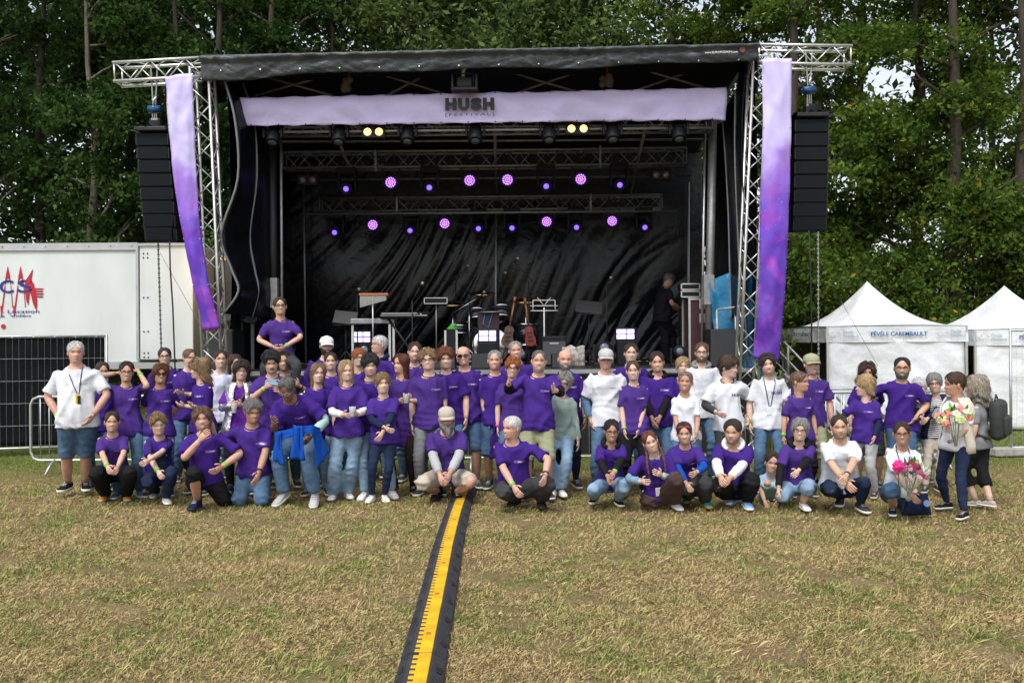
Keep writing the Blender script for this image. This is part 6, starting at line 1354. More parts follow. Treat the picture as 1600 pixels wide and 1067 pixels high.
def lay_prints():
    """chest prints and lanyards follow the evaluated cloth"""
    dg = bpy.context.evaluated_depsgraph_get(); dg.update()
    PB = M('print_box', (.16, .09, .38), .7, 0, 0); PWh = M('print_white', (.78, .76, .82), .7, 0, 0); PDk = M('print_violet', (.12, .02, .20), .7, 0, 0); PGr = M('print_grey', (.25, .25, .28), .7, 0, 0)
    STR = M('lanyard_strap', (.015, .02, .07), .7, 0, .1); BAD = M('badge_card', (.70, .74, .78), .4, 0, .1); YB_ = M('badge_yellow', (.65, .42, .02), .5)
    for kind, o, so, c, R, Fw, T, opt, s in PRINTS:
        ev = so.evaluated_get(dg)
        def hit(p, lift=.003, d=-Fw):
            ok, loc, n, i = ev.ray_cast(p - d * .6, d)
            return (loc - d * lift) if ok else p + Fw * .16
        if kind == 'bib':
            MB().grid(lambda u, v: hit(c + R * (u - .5) * .21 * s + T * (v - .42) * .26 * s, .010), 10, 10).build('bib', cloth(opt), o, True).modifiers.new('t', 'SOLIDIFY').thickness = .004
            for sg in (-1, 1):
                MB().path([hit(c + R * sg * (.085 + .012 * t) * s + T * (.13 + .17 * t) * s, .008) for t in (0, .25, .5, .75, 1)], .013, 6).build('bib_strap', cloth(opt), o, True); MB().ell(hit(c + R * sg * .085 * s + T * .13 * s, .016), .013, 8, 5).build('buckle', CABW, o)
        elif kind == 'strap':
            MB().path([hit(c + R * (.11 - .22 * t) * s + T * (.19 - .34 * t) * s, .012) for t in np.linspace(0, 1, 9)], .014, 6).build('bag_strap', M('strap_' + opt, {'br': (.10, .06, .04), 'wt': (.7, .7, .66)}[opt], .7), o, True)
        elif kind == 'cords': pass
        elif kind == 'print':
            mb = MB()
            if opt == 1:
                w, h = .115 * s, .026 * s
                mb.grid(lambda u, v: hit(c + R * (u - .5) * w + T * (v - .5) * h, .002), 8, 2, 0)
                mb.add([hit(c + R * (p[0] * w * .42 + .012 * s) + T * p[1] * w * .42, .005) for p in hco], hfa, 1); mb.build('chest_print', [PB, PWh], o)
            elif opt == 2: w = .07 * s; mb.add([hit(c + R * p[0] * w + T * p[1] * w * .6, .003) for p in hco], hfa, 0); mb.build('chest_print', [PGr], o)
            else:
                w = .13 * s; mb.add([hit(c + R * p[0] * w + T * p[1] * w, .003) for p in hco], hfa, 0); mb.add([hit(c + R * (p[0] * w * .5 + .03) + T * (p[1] * w * .35 + .035), .003) for p in hco], hfa, 1); mb.build('chest_print', [PDk, PGr], o)
        else:
            drop_, style = opt; end = c + R * (.045 if style == 'y' else .0) - T * drop_
            lan = None
            for sg in (-1, 1):
                pts = [c + R * sg * .062 * s - T * .004] + [hit((c + R * sg * .075 * s - T * .03).lerp(end + R * sg * .008, t), .006) for t in (.12, .25, .4, .55, .7, .85, 1.)]
                MB().path(pts, .0055, 5).build('lanyard', STR, o, True)
            b = hit(end - T * .05, .012)
            rot = Matrix((R, -Fw, T)).transposed()
            if style == 'y':
                MB().bev(b, (.055, .012, .11), .006, rot=rot).build('badge', YB_, o); MB().bev(b + Fw * .008 - T * .01 + R * .012, (.035, .012, .10), .005, rot=rot).build('badge_pouch', BLACKM, o)
            else: MB().bev(b, (.07, .006, .10), .003, rot=rot).build('badge', BAD, o)
# ------------------------------------------------------------------ the crowd, left to right; standing rows
pp = person; JB = ('jeans', 'jb'); g = {'l': 'g'}; gr = {'r': 'g'}
person('white haired man in white t-shirt and denim shorts, hands in pockets, far left', 119, 533, 10.6, build=1.2, sk='r', hair=('short', 'white'), shirt='wh', pants=('shorts', 'jb'), shoes=('bk', 'wt'), la=(91, 650, -.06), ra=(146, 648, -.08), le=(-1, .3, -.2), re=(1, .3, -.2), prn=2, wrist=g, lanyard=(.34, 'y'), lf=(106, 773), rf=(133, 772))
person('young woman with dark tied hair and raised brows behind the white haired man', 161, 564, 11.4, 'f', hair=('tied', 'dbrown'), sk='m', ra='behind', hd=(.1, 0, .05), prn=0)
person('woman in glasses lifting both hands to her head', 199, 564, 10.8, 'f', yaw=.05, hair=('short', 'dbrown'), sk='m', glasses='br', la=(181, 583, .0), ra=(218, 583, -.02), le=(-.7, -.6, -.8), re=(.7, -.6, -.8), wrist=gr, pants=JB, shoes=('jb', 'wt'), smile=True, curl=.25)
person('young woman with round glasses and pulled back dark hair in front of the trailer corner', 257, 542, 12.3, 'f', hair=('tied', 'dbrown'), glasses='k')
person('woman in dark sunglasses with reddish brown bob', 252, 566, 10.9, 'f', hair=('bob', 'auburn'), sk='t', glasses='sunw', smile=True, build=1.05, la='behind', ra='behind')
person('young woman with brown tied hair half hidden behind blond curls', 297, 544, 12.1, 'f', hair=('tied', 'lbrown'), yaw=.3, hd=(.1, 0, 0), la='fold', ra='fold', prn=0)
person('woman with long blond curls turned sideways to the left', 311, 557, 11.0, 'f', yaw=-.9, hd=(-.35, .05, 0), hair=('curlong', 'dblond'), la='fold', ra='fold', pants=('slim', 'bk'))
person('short haired young person in pale lavender t-shirt', 345, 546, 11.8, 'f', hair=('short', 'brown'), shirt='lav', ls=None, smile=True, prn=0, hd=(.1, 0, 0))
person('young woman half hidden behind the silver jacket', 368, 553, 12.4, 'f', hair=('long', 'brown'), hd=(.1, 0, 0), prn=0)
A10 = person('laughing woman in shiny silver jacket with dark wavy hair', 379, 561, 11.0, 'f', hair=('longfr', 'dbrown'), glasses='thin', shirt='swp', ls='silver', jacket=('silver', .42), la=(362, 633, -.25), ra=(378, 633, -.28), smile=True, pants=('slim', 'bk'), prn=0, hd=(.0, 0, -.05), strap='br')
person('man with dark curls and moustache raising a phone', 424, 547, 10.95, hair=('curly', 'black'), sk='m', la=(414, 606, -.30), ra=(442, 613, -.25), le=(-.6, -.2, -1), re=(.6, 0, -1), tash='black', wrist=g, hd=(.05, .15, 0), pants=('jeans', 'dg'), prn=0, curl=.8)
CAR = person('man carrying the girl on his shoulders, mostly hidden', 443, 548, 11.55, hair=('short', 'brown'), sk='m', ra=(468, 603, -.30), re=(.8, 0, -1), wrist={'r': 'k'}, prn=0, hd=(0, .1, 0))
person('bent older man looking down with blue jacket tied at his waist', 446, 592, 10.05, lean=.72, side=-.05, yaw=-.30, h=1.80, mode='crouch', hair=('short', 'dgrey'), sk='d', glasses='clear', hd=(-.1, .45, 0), build=1.12, la=(428, 662, .0), le=(-.2, .7, -.6), ra=(487, 680, .05), re=(.7, .6, .1), ls='mint', lsk='r', pants=('loose', 'jb'), shoes=('lg', 'wt'), lf=(438, 789), rf=(491, 791))
person('bearded man in white cap at the back left of centre', 511, 524, 12.3, hair=('crop', 'dbrown'), cap='wt', beard=(.006, 'dbrown'), hd=(.1, 0, 0))
person('smiling woman with dark hair behind two blond women', 516, 549, 11.6, 'f', hair=('tied', 'dbrown'), smile=True, prn=0)
person('young woman with long straight ash blond hair', 497, 567, 10.9, 'f', hair=('long', 'dblond'), hd=(.1, 0, 0), prn=0, pants=('jeans', 'jl'))
A22 = person('blond woman with white sleeves and wide light jeans holding a cup', 540, 562, 10.45, 'f', yaw=.1, hair=('long', 'blond'), ls='wt', pants=('wide', 'jl'), shoes=('wt', 'wt'), la=(537, 648, -.28), ra=(557, 646, -.25), smile=True, prn=0, hd=(-.02, 0, .06), lf=(521, 780), rf=(543, 778))
person('older woman with ginger bob, glasses and grey scarf', 561, 543, 12.1, 'f', hair=('bowl', 'ginger'), glasses='br', smile=True, prn=0, hood='gy', hd=(.15, 0, 0))
person('white haired man in profile facing left with navy hood', 594, 524, 12.4, yaw=-.5, hair=('short', 'white'), glasses='thin', sk='r', hood='nv', hd=(-.55, -.08, 0), prn=0)
person('tall young man with dark tousled hair behind the boy with crossed arms', 578, 551, 10.75, hair=('mop', 'black'), pants=('jeans', 'jl'), shoes=('wt', 'wt'), hd=(.05, .08, 0), la=None, prn=0, lf=(570, 779), rf=(613, 777), over='bk')
person('fair haired boy with navy sleeves and loosely crossed arms', 597, 580, 10.4, 'k', hair=('bowl', 'dblond'), ls='nv', over='nv', pants=('slim', 'jd'), shoes=('wt', 'wt'), la=(601, 668, -.24), ra=(596, 680, -.28), le=(-.9, .1, -.6), re=(.9, .1, -.6), smile=True, lf=(581, 783), rf=(601, 783), prn=0)
A27 = person('auburn long haired woman in purple tunic and black tights', 628, 552, 11.0, 'f', yaw=-.25, hair=('long', 'auburn'), hd=(-.45, 0, 0), pants=('tights', 'tight'), shoes=('bk', 'must'), socks='wt', boot=True, la=(632, 623, -.26), ra=(640, 626, -.24), smile=True, prn=0, hem=-.62, build=.95, sk='m')
person('brown haired man at the back behind the curly youth in glasses', 649, 534, 12.0, hair=('short', 'brown'), beard=(.003, 'brown'), prn=0)
person('young man in round glasses with fair curls and black undershirt', 667, 543, 10.9, hair=('curly', 'dblond'), glasses='k', over='bk', pants=('jeans', 'gy'), wrist=g, la=(644, 672, -.05), ra=(691, 668, .0), hd=(-.05, 0, 0))
person('red curly haired boy right of the youth in glasses', 695, 541, 11.2, h=None, hair=('curly', 'red'), hd=(.05, .05, 0), smile=True, shirt='pu', build=.9)
person('bald man in black sunglasses', 723, 540, 11.4, hair=('bald', 'dgrey'), glasses='sun', sk='r', build=1.15, smile=True, pants=('shorts', 'jm'), la='behind')
person('grey haired man with short sideburns holding a purple garment', 773, 546, 11.2, hair=('crop', 'grey'), sk='r', pants=('shorts', 'jm'), socks='blue', shoes=('dg', 'wt'), la=(762, 660, -.05), prn=0, lf=(765, 762))
person('tall grey haired man at the back behind the red haired woman', 804, 532, 12.2, hair=('crop', 'grey'), sk='r', prn=0)
person('red curly haired woman with white rimmed glasses and pink wristband', 802, 556, 11.0, 'f', hair=('curly', 'ginger'), glasses='k', smile=True, wrist={'l': 'p'}, la=(778, 668, -.05), prn=0)
person('grey haired man stretching both hands towards the camera', 843, 546, 10.6, hair=('crop', 'dgrey'), sk='r', beard=(.003, 'salt'), build=1.12, pants=('shorts', 'kh'), la=(795, 599, -.42, .05), ra=(868, 610, -.48, .05), le=(-.8, .2, -.9), re=(.8, .2, -.9), shoes=('dg', 'wt'), curl=.1, hd=(0, .02, 0), prn=1, over='pu', ls='bk', smile=True)
person('grey haired woman in glasses peeking sideways in a teal jacket', 888, 580, 10.95, 'f', h=1.62, lean=.05, side=.10, hair=('curly', 'grey'), glasses='k', shirt='sg', ls='sg', pants=('jeans', 'jl'), shoes=('wt', 'wt'), hd=(-.15, 0, -.30), prn=0, smile=True, rf=(877, 775), lf=(865, 776))
person('bald man with grey beard and lanyard behind the outstretched hand', 884, 545, 11.35, hair=('bald', 'dgrey'), beard=(.008, 'salt'), sk='r', pants=('slim', 'jd'), wrist=gr, build=1.06)
person('man in grey baseball cap and white t-shirt over denim sleeves', 947, 543, 11.0, hair=('crop', 'grey'), cap='lg', glasses='thin', sk='r', shirt='wh', ls='jb', prn=2, la='pocket', smile=True, pants=('jeans', 'jb'))
person('short haired youth at the back right of the grey cap', 986, 536, 12.1, hair=('short', 'brown'), prn=0)
person('young woman with smooth tied hair in black trousers', 988, 562, 10.7, 'f', hair=('tied', 'brown'), pants=('loose', 'bk'), la=(976, 682, -.12), ra=(997, 676, -.12), over='bk', wrist=g, smile=True)
person('broad man with black hood and clasped hands', 1025, 549, 11.2, hair=('short', 'dbrown'), sk='r', hood='bk', ls='bk', la=(1020, 660, -.25), ra=(1028, 661, -.25), build=1.15, smile=True, pants=('jeans', 'jb'))
person('fair haired boy half hidden behind the blond woman in white', 1067, 556, 11.8, 'k', hair=('bowl', 'blond'), prn=0)
person('blond woman in plain white t-shirt with sunglasses on her head', 1072, 579, 10.55, 'f', hair=('tied', 'dblond'), sk='t', shirt='wh', prn=2, la=(1062, 683, -.15), ra=(1088, 680, -.18), smile=True, pants=('jeans', 'jb'), topg='lilac')
person('bearded young man in round glasses with grey hood and white t-shirt', 1097, 535, 11.7, hair=('short', 'lbrown'), glasses='k', beard=(.006, 'lbrown'), shirt='wh', hood='gy', prn=0, smile=True)
person('brown mop haired youth in white t-shirt over dark sleeves looking right', 1140, 554, 10.85, yaw=.2, hair=('mop', 'brown'), shirt='wh', ls='dg', over='nv', prn=3, la=(1120, 644, -.22), ra=(1168, 650, .08), hd=(.75, .05, 0), pants=('jeans', 'dg'), smile=True)
person('long haired man with goatee and blue lanyard in white t-shirt', 1197, 551, 10.9, hair=('wavy', 'dbrown'), beard=(.004, 'dbrown'), shirt='wh', prn=3, wrist=g, pants=('jeans', 'jb'), lanyard=(.36, 'w'), hd=(.0, -.03, .03), smile=True)
person('brown haired woman with sunglasses on her head looking right', 1249, 579, 10.55, 'f', yaw=.35, hair=('tied', 'lbrown'), sk='t', hd=(.75, .02, 0), wrist=g, pants=('slim', 'bk'), la=(1224, 684, -.1), prn=1, smile=True, topg='lilac')
person('man in olive cap with grey stubble', 1267, 551, 11.3, yaw=.1, hair=('crop', 'grey'), cap='kh', beard=(.003, 'salt'), hd=(.3, 0, 0), pants=('jeans', 'kh'), sk='r')
person('laughing woman with long dark curls beside the bearded man', 1355, 563, 11.2, 'f', hair=('curlong', 'brown'), smile=True, build=1.08, pants=('shorts', 'dg'), sk='m', prn=1, ra='behind')
person('blond bob woman in profile facing left with dark sleeves', 1350, 584, 10.5, 'f', yaw=-.55, hair=('bob', 'blond'), ls='nv', hd=(-.6, 0, 0), la=(1302, 672, -.02), ra=(1366, 684, -.2), le=(-.5, .8, -.5), re=(.7, .3, -.8), pants=('jeans', 'gj'), prn=1, build=1.05)
person('smiling bearded man in glasses with one hand on his hip', 1409, 557, 10.8, hair=('crop', 'black'), glasses='k', beard=(.008, 'dgrey'), sk='m', smile=True, la=(1372, 640, .30), le=(-.9, .5, .1), ra=(1430, 654, -.10), re=(1, .2, .1), pants=('jeans', 'jm'), hd=(0, 0, -.04), lf=(1398, 775), rf=(1428, 776))
person('white haired person almost hidden behind the bearded man', 1436, 588, 11.6, 'f', hair=('bowl', 'white'), shirt='nv', prn=0)
person('older woman with red glasses, striped shirt and navy cardigan', 1458, 581, 10.9, 'f', hair=('bowl', 'grey'), glasses='red', shirt='stripe', ls='nv', jacket=('nv', .55), pants=('slim', 'be'), shoes=('dg', 'wt'), la=(1440, 652, -.25), ra=(1448, 655, -.22), prn=0, yaw=-.1, rf=(1464, 773), lf=(1446, 771))
A63 = person('short haired woman holding a bouquet in white shirt and cream vest', 1490, 581, 9.45, 'f', yaw=-.85, hair=('short', 'brown'), hd=(-.45, .10, 0), sk='t', shirt='wh', ls=None, jacket=('cream', .9), prn=0, pants=('slim', 'jd'), shoes=('bk', 'wt'), la=(1480, 668, -.28), ra=(1494, 684, -.2), le=(-.4, -.2, -1), re=(.6, .3, -.9), lf=(1480, 796), rf=(1507, 811), over='cream')
A64 = person('grey blond woman with dark backpack seen from behind', 1524, 584, 9.9, 'f', yaw=-2.0, hair=('curlong', 'gblond'), shirt='gy', pants=('capri', 'bk'), shoes=('be', 'wt'), prn=0, hd=(.1, .05, 0), lf=(1548, 797), rf=(1525, 792))
# ------------------------------------------------------------------ the front row, crouching and kneeling
person('crouching woman with mustard boots and clasped hands', 175, 641, 10.35, 'f', mode='crouch', lean=.30, hair=('tied', 'dbrown'), sk='m', pants=('loose', 'bk'), shoes=('must', 'be'), boot=True, la=(171, 741, -.42), ra=(181, 740, -.42), lf=('N', 150, 738, -.30, 163, 783), rf=('N', 203, 738, -.30, 197, 783), smile=True, wrist=g, hd=(0, .0, 0), h=1.62)
person('crouching woman in navy dungarees and round glasses', 245, 643, 10.3, 'f', mode='crouch', lean=.26, yaw=.1, hair=('curly', 'dblond'), glasses='clear', pants=('jeans', 'jd'), shoes=('lg', 'wt'), la=(249, 742, -.32), ra=(232, 719, -.35), le=(-.8, -.2, -.5), wrist=g, lf=('N', 229, 752, -.22, 242, 778), rf=('N', 269, 735, -.30, 259, 788), smile=True, prn=0, h=1.62, bib='jd')
person('kneeling long haired man with hand on chin and black shorts', 314, 634, 10.1, mode='crouch', lean=.12, hair=('wavy', 'lbrown'), sk='r', pants=('shorts', 'bk'), shoes=('nv', 'nv'), socks='nv', la=(311, 689, -.25), ra=(348, 728, -.12), le=(-.5, -.3, -1), re=(.9, .3, -.3), lf=('N', 303, 738, -.36, 305, 795), rf=('K', 347, 791), wrist=gr, beard=(.003, 'lbrown'), h=1.78)
person('kneeling grey curly haired man in denim shorts with arm stretched left', 396, 622, 10.1, mode='crouch', lean=.14, side=-.04, yaw=.1, hair=('curly', 'salt'), sk='t', pants=('shorts', 'jb'), shoes=('dg', 'dg'), la=(330, 660, .02), ra=(403, 745, -.22), le=(-.2, .2, -1), lf=('K', 374, 790), rf=('K', 406, 791), wrist={'r': 'k'}, hd=(.25, .12, .06), build=1.08, h=1.78, smile=True)
person('crouching man with long grey beard, beige cap and grey jacket sleeves', 697, 634, 10.2, mode='crouch', lean=.35, hair=('short', 'grey'), cap='be', beard=(.075, 'salt'), glasses='thin', sk='r', pants=('shorts', 'be'), shoes=('bk', 'bk'), boot=True, ls='gj', la=(688, 747, -.36), ra=(700, 748, -.38), le=(-.9, 0, -.2), re=(.9, 0, -.2), lf=('N', 660, 755, -.28, 683, 780), rf=('N', 738, 752, -.28, 714, 782), build=1.15, h=1.80)
person('crouching white haired man in black trousers looking left', 800, 649, 10.15, mode='crouch', lean=.28, yaw=-.15, hair=('crop', 'white'), sk='r', hd=(-.7, .02, 0), pants=('loose', 'dg'), shoes=('bk', 'bk'), la=(806, 768, -.30), ra=(852, 742, -.34), wrist={'l': 'g', 'r': 'k'}, lf=('N', 786, 768, -.26, 805, 789), rf=('N', 856, 754, -.30, 846, 793), build=1.12, h=1.78, le=(-1, .2, -.2), re=(1, .3, .1))
person('crouching dark haired woman in glasses with black hood and light jeans', 956, 655, 10.2, 'f', mode='crouch', lean=.30, hair=('short', 'black'), sk='t', glasses='k', smile=True, hood='bk', ls='bk', pants=('jeans', 'jl'), shoes=('bk', 'wt'), la=(952, 752, -.40), ra=(958, 742, -.40), wrist=gr, lf=('N', 926, 764, -.30, 928, 787), rf=('N', 977, 757, -.30, 967, 791), h=1.60)
B50 = person('kneeling girl with two braids, denim shirt and brown trousers tilting her head', 1010, 672, 10.1, 'f', mode='crouch', lean=.30, side=-.12, yaw=.05, hair=('tied', 'auburn'), hd=(0, 0, .28), smile=True, ls='ltb', over='ltb', pants=('loose', 'br'), shoes=('lg', 'wt'), la=(1002, 752, -.25), ra=(1034, 742, -.15), lf=('K', 1020, 797), rf=('N', 1056, 744, -.28, 1058, 797), h=1.62, lanyard=(.36, 'w'), prn=0, braid=True)
person('crouching woman with pink sunglasses on her head and blue sleeves', 1068, 658, 10.15, 'f', mode='crouch', lean=.34, hair=('tied', 'dbrown'), sk='m', smile=True, ls='blue', pants=('loose', 'dg'), shoes=('aqua', 'mustard'), la=(1076, 764, -.36), ra=(1088, 738, -.35), lf=('N', 1072, 762, -.28, 1074, 786), rf=('N', 1102, 752, -.30, 1104, 794), h=1.62, topg='pink')
person('crouching man with goatee, cream hood and blue trainers', 1145, 655, 10.15, mode='crouch', lean=.34, yaw=-.15, hair=('short', 'dbrown'), sk='m', beard=(.004, 'dbrown'), hood='wt', ls='wt', pants=('loose', 'bk'), shoes=('skyb', 'wt'), la=(1126, 748, -.40), ra=(1138, 750, -.38), lf=('N', 1122, 756, -.26, 1146, 787), rf=('N', 1177, 748, -.28, 1168, 795), build=1.08, h=1.76)
person('small dark haired boy squatting with both hands on the grass', 1210, 706, 10.35, 'k', mode='crouch', h=1.28, lean=.5, hair=('short', 'dbrown'), sk='m', smile=True, shirt='lb', pants=('shorts', 'mint'), shoes=('lg', 'wt'), la=(1196, 790, -.30), ra=(1214, 789, -.32), lf=('N', 1199, 752, -.18, 1197, 781), rf=('N', 1217, 752, -.18, 1213, 781), prn=0, hd=(0, -.15, -.08))
person('grey haired woman in glasses and black hood with white cords, light jeans', 1252, 652, 10.1, 'f', mode='crouch', lean=.26, yaw=-.05, hair=('wavy', 'grey'), glasses='br', smile=True, hood='bk', ls='bk', pants=('capri', 'jl'), shoes=('wt', 'wt'), la=(1214, 776, -.22), ra=(1247, 736, -.36), lf=('N', 1222, 775, -.15, 1224, 783), rf=('N', 1262, 757, -.34, 1258, 798), h=1.62)
person('crouching young man in plain white t-shirt and dark jeans with watch', 1310, 647, 10.1, mode='crouch', lean=.30, hair=('crop', 'dbrown'), sk='m', beard=(.003, 'dbrown'), shirt='wh', prn=2, pants=('slim', 'jd'), shoes=('dg', 'wt'), la=(1324, 757, -.38), ra=(1322, 745, -.40), wrist={'r': 'k'}, lf=('N', 1297, 762, -.28, 1314, 790), rf=('N', 1353, 752, -.30, 1348, 800), h=1.76)
B61 = person('kneeling woman in white t-shirt and lanyard with pink rose bouquet', 1408, 657, 10.0, 'f', mode='crouch', lean=.20, yaw=.1, hair=('tied', 'dbrown'), glasses='br', sk='t', smile=True, shirt='wh', prn=0, pants=('shorts', 'jm'), shoes=('nv', 'wt'), la=(1424, 772, -.25), ra=(1428, 760, -.25), wrist=gr, lf=('N', 1393, 764, -.28, 1396, 806), rf=('K', 1422, 806), h=1.62, lanyard=(.30, 'n'))
# girl on the shoulders, technician on the stage
person('girl in glasses sitting on the shoulders of a man', 436, 463, 11.62, 'f', mode='crouch', h=1.62, lean=.03, hair=('tied', 'dbrown'), sk='m', glasses='k', smile=True, la=(427, 542, -.16), ra=(446, 541, -.18), le=(-1, .1, 0), re=(1, .1, 0), wrist=gr, pants=('slim', 'dg'), lf=('A', 412, 572, -.36, 416, 640, -.30), rf=('A', 464, 570, -.36, 460, 640, -.30), tz=1.45, shoes=('dg', 'wt'))
person('technician in black seen from the side on the stage right', 1049, 428, 17.4, yaw=1.9, mode='crouch', h=1.80, tz=ZD, hair=('short', 'dgrey'), sk='t', shirt='bk', pants=('loose', 'bk'), shoes=('bk', 'bk'), hd=(-.3, .35, 0), la=(1062, 482, -.2), ra=(1062, 484, .1), lf=('A', 1050, 525, .05, 1049, 560, .0), rf=('A', 1040, 525, -.05, 1040, 560, .0), prn=2, build=1.08, group=None, lean=.14)
finish_garments(); lay_prints()

# ------------------------------------------------------------------ held and worn things, each on its own
CUPM = M('clear_cup', (.75, .8, .82), .1, 0, .05, alpha=.45)
def cup(label, p):
    o = empty('plastic_cup', p, label, 'cup', 'plastic cups'); MB().lathe([(.028, 0), (.038, .10), (.0385, .105), (.036, .1), (.0265, .004)], 14, cap=False).build('cup_wall', CUPM, o, True); MB().lathe([(.0262, .003), (.032, .05)], 14).build('drink', M('dark_drink', (.05, .03, .02), .1), o, True)
def mid(a, b): return (a + b) / 2
cup('clear plastic cup held by the blond woman with white sleeves', A22['base'] + A22['arms']['r'][2] + Vector((-.03, -.09, -.02)))
cup('clear plastic cup held by the woman in the silver jacket', A10['base'] + mid(A10['arms']['l'][2], A10['arms']['r'][2]) + Vector((0, -.10, -.08)))
cup('clear plastic cup held by the auburn haired woman', A27['base'] + mid(A27['arms']['l'][2], A27['arms']['r'][2]) + Vector((.0, -.09, -.03)))
pb = empty('phone', W(428, 597, 10.6), 'pale blue phone held up by the man with moustache', 'phone'); MB().bev((0, 0, 0), (.14, .010, .07), .004, rot=Matrix.Rotation(.15, 3, 'Y')).build('case', M('phone_case', (.25, .38, .5), .3), pb); MB().bev((.04, -.006, .015), (.02, .006, .02), .002).build('camera_lens', PLAST, pb)
# blue jacket round the waist of the bent man
jk = empty('blue_jacket', W(465, 690, 10.25), 'bright blue jacket knotted round the waist of the bent man', 'jacket'); BJ = cloth('blue')
def drape(name, A_, B_, amp):
    """cloth sheet between two pixel polylines at given depths"""
    a_ = [W(*p) - jk.location for p in A_]; b_ = [W(*p) - jk.location for p in B_]
    def al(P_, t): t *= len(P_) - 1; i_ = min(int(t), len(P_) - 2); return P_[i_].lerp(P_[i_ + 1], t - i_)
    MB().grid(lambda u, v: al(a_, u).lerp(al(b_, u), v) + Vector((.3, 1, .2)) * amp * (nz((u * 5, v * 2, len(name))) + .5 * math.sin(u * 11 + v * 2)), 16, 12).build(name, BJ, jk, True).modifiers.new('t', 'SOLIDIFY').thickness = .012
drape('waist_wrap', [(430, 676, 10.05), (446, 672, 9.86), (466, 666, 9.80), (488, 665, 9.86), (500, 668, 10.05)], [(432, 690, 10.05), (448, 684, 9.85), (466, 679, 9.79), (487, 678, 9.85), (500, 682, 10.05)], .02)
drape('knotted_sleeve', [(458, 664, 9.78), (474, 666, 9.78)], [(454, 716, 9.80), (476, 719, 9.82)], .03)
drape('hanging_side', [(486, 668, 9.86), (500, 672, 10.06)], [(494, 734, 9.92), (512, 708, 10.08)], .03)
drape('hanging_side', [(432, 678, 9.98), (440, 674, 9.9)], [(426, 716, 10.02), (444, 728, 9.95)], .02)
# dungarees bib and straps of the woman in round glasses
pg = empty('purple_garment', W(778, 690, 11.05), 'spare purple garment hanging from the hand of the grey haired man', 'garment'); MB().grid(lambda u, v: Vector(((u - .5) * (.10 + .12 * v), -.05 + .04 * nz((u * 5, v * 3, 2)), .22 - .42 * v + .03 * nz((u * 4, 1, 2)))), 10, 12).build('cloth', cloth('dpu'), pg, True).modifiers.new('t', 'SOLIDIFY').thickness = .02
# bouquets
def bouquet(label, c, r, cols, axis, seed):
    o = empty('bouquet', c, label, 'bouquet', 'wrapped bouquets'); rr = random.Random(seed); ax = Vector(axis).normalized(); u = ax.cross(Vector((0, 1, .2))).normalized(); v = ax.cross(u)
    LG = M('bouquet_leaf', (.05, .14, .03), .6, 0, .4, 20); LY = M('bouquet_pale_leaf', (.30, .42, .12), .6, 0, .3, 20)
    for k in range(34):
        a = rr.uniform(0, 2 * PI); q = r * math.sqrt(rr.random()); p = u * math.cos(a) * q + v * math.sin(a) * q + ax * (math.sqrt(max(0, r * r - q * q)) * .55 + rr.uniform(-.03, .02)); d = (p + ax * r).normalized()
        if k < 20:
            n, rad, m = rr.choice(cols); R_ = d.to_track_quat('Z', 'Y').to_matrix().to_4x4(); mb = MB()
            for ring, (cnt, rr_, tilt) in enumerate(((1, 0, 0), (5, .35, .5), (7, .7, .9))):
                for j in range(cnt):
                    b_ = 2 * PI * j / cnt + ring * .4; mb.ell(p + R_.to_3x3() @ Vector((rr_ * rad * math.cos(b_), rr_ * rad * math.sin(b_), rad * (.45 - .3 * ring))), (rad * .45, rad * .45, rad * .38), 6, 4)
            mb.build('flower', m, o, True)
        else:
            L = rr.uniform(.05, .1); w_ = d.cross(ax + Vector((.1, 0, 0))).normalized() * .02; mb = MB(); e = p + d * L; mb.add([p, p + d * L * .5 + w_, e, p + d * L * .5 - w_, p + d * L * .5 - ax * .006], [(0, 1, 4), (1, 2, 4), (2, 3, 4), (3, 0, 4)]); mb.build('leaf', LG if k % 3 else LY, o)
    CEL = M('cellophane', (.85, .88, .9), .12, 0, 0, alpha=.28, spec=.8)
    rings = []
    for t, q in ((-.34, .03), (-.22, .05), (-.1, .11), (0, .155), (.06, .19)):
        rings.append([ax * t * r / .16 + (u * math.cos(a) + v * math.sin(a)) * q * r / .16 * (1 + .12 * nz((math.cos(a) * 3, math.sin(a) * 3, t * 9))) for a in np.linspace(0, 2 * PI, 25)[:-1]])
    MB().loft(rings, 0, False).build('wrapping', CEL, o, True)
    for j in range(6): a = j; MB().path([ax * -.3 * r / .16 + u * .01 * math.cos(a) + v * .01 * math.sin(a), u * .06 * math.cos(a) + v * .06 * math.sin(a)], .004, 5).build('stem', LG, o)
    return o
fm = lambda n, c: M(n, c, .6, 0, .25, 30)
bouquet('pastel bouquet in clear wrap held by the woman in the cream vest', W(1490, 655, (A63['base'] + A63['arms']['l'][2]).y - .12), .165, [('rose', .045, fm('pink_rose', (.75, .25, .22))), ('rose', .04, fm('salmon_rose', (.75, .22, .16))), ('hyd', .05, fm('lime_hydrangea', (.50, .58, .28))), ('w', .038, fm('cream_flower', (.70, .62, .50))), ('g', .04, fm('green_pompon', (.12, .38, .04)))], (-.25, -.35, 1), 3)
bouquet('dark red and pink rose bouquet held by the kneeling woman', W(1424, 740, (B61['base'] + B61['arms']['r'][2]).y - .14), .14, [('rose', .034, fm('wine_flower', (.22, .015, .06))), ('s', .03, fm('plum_flower', (.30, .08, .16))), ('w', .03, fm('dusty_flower', (.45, .30, .28)))], (-.05, -.4, 1), 5)
mb = MB(); R_ = Matrix.Rotation(-.9, 3, 'X')
pr_ = empty('pink_rose', W(1404, 728, (B61['base'] + B61['arms']['r'][2]).y - .27), 'single large bright pink rose at the front of the dark bouquet', 'rose')
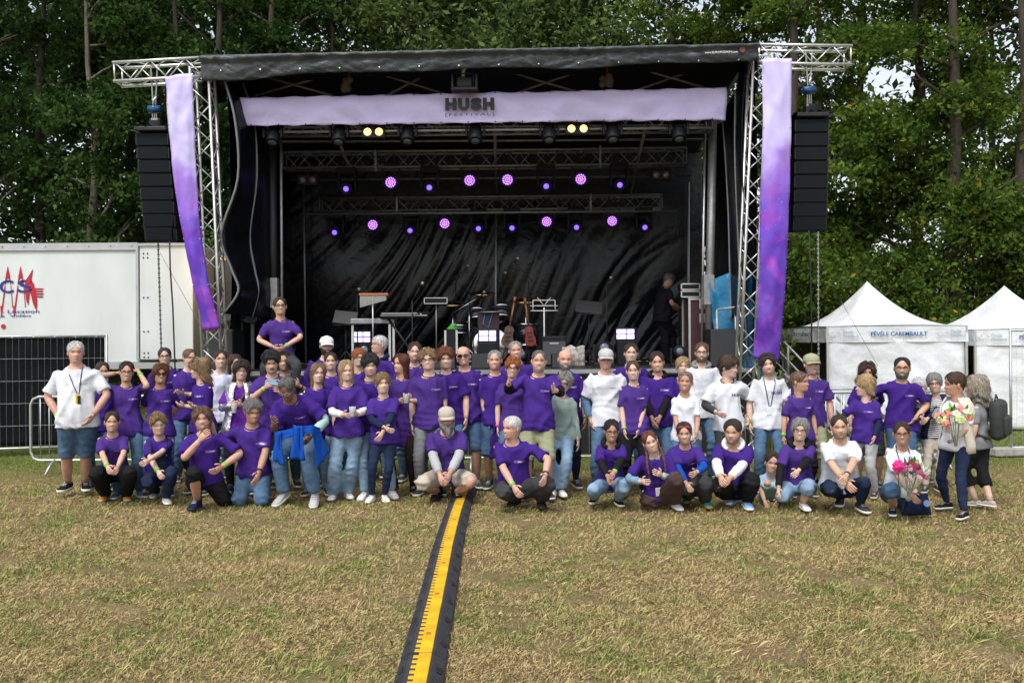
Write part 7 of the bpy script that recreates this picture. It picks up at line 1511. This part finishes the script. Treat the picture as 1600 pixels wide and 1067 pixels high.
for ring, (cnt, q) in enumerate(((1, 0), (5, .024), (8, .042))):
    for j in range(cnt): MB().ell(Vector((q * math.cos(2 * PI * j / cnt + ring), -.02 + .012 * ring, q * math.sin(2 * PI * j / cnt + ring))), (.024, .016, .024), 8, 5).build('petal', fm('hot_pink_petal', (.75, .02, .22)), pr_, True)
MB().path([(0, 0, 0), (.05, .12, -.25)], .005, 5).build('stem', M('bouquet_leaf', (.05, .14, .03)), pr_)
# navy bag in front of the kneeling woman
bagc = G(1432, 806); nb_ = empty('navy_bag', (bagc.x, bagc.y - .02, 0), 'navy cloth bag with round emblem resting by the kneeling woman', 'bag')
MB().grid(lambda u, v: Vector(((u - .5) * (.30 - .08 * v), -.06 * math.sin(PI * min(1, v * 1.1)) * math.sin(PI * u) + .02 * nz((u * 4, v * 4, 8)), .015 + .22 * v + .04 * nz((u * 3, v, 1)) * v)), 16, 14).build('cloth', cloth('nv'), nb_, True).modifiers.new('t', 'SOLIDIFY').thickness = .05
MB().lathe([(.035, 0), (.035, .002)], 16, mat=Matrix.Translation((.06, -.085, .15)) @ Matrix.Rotation(1.3, 4, 'X')).build('emblem', M('emblem_print', (.12, .2, .35), .6), nb_)
# backpack of the woman seen from behind
d = A64; bpc = d['base'] + d['P'] + d['T'] * d['tl'] * .52 - d['FT'] * .19
bk_ = empty('backpack', bpc, 'dark grey backpack on the back of the grey blond woman', 'backpack'); rot = Matrix((d['RT'], -d['FT'], d['T'])).transposed()
BPM = M('backpack_nylon', (.03, .036, .034), .7, 0, .15, 12, bump=.3, bscale=40)
MB().bev((0, 0, 0), (.28, .15, .44), .06, rot=rot).build('main_bag', BPM, bk_, True); MB().bev(rot @ Vector((0, .085, -.06)), (.20, .06, .22), .028, rot=rot).build('front_pocket', BPM, bk_, True)
MB().path([rot @ Vector((-.06, -.02, .22)), rot @ Vector((0, -.02, .27)), rot @ Vector((.06, -.02, .22))], .009, 6).build('carry_loop', BPM, bk_, True)
for s_ in (-1, 1): MB().path([rot @ Vector((s_ * .09, -.08, .20)), rot @ Vector((s_ * .11, -.17, .27)), rot @ Vector((s_ * .12, -.30, .20)), rot @ Vector((s_ * .13, -.32, .02)), rot @ Vector((s_ * .14, -.18, -.16)), rot @ Vector((s_ * .12, -.06, -.2))], .018, 7).build('shoulder_strap', BPM, bk_, True)
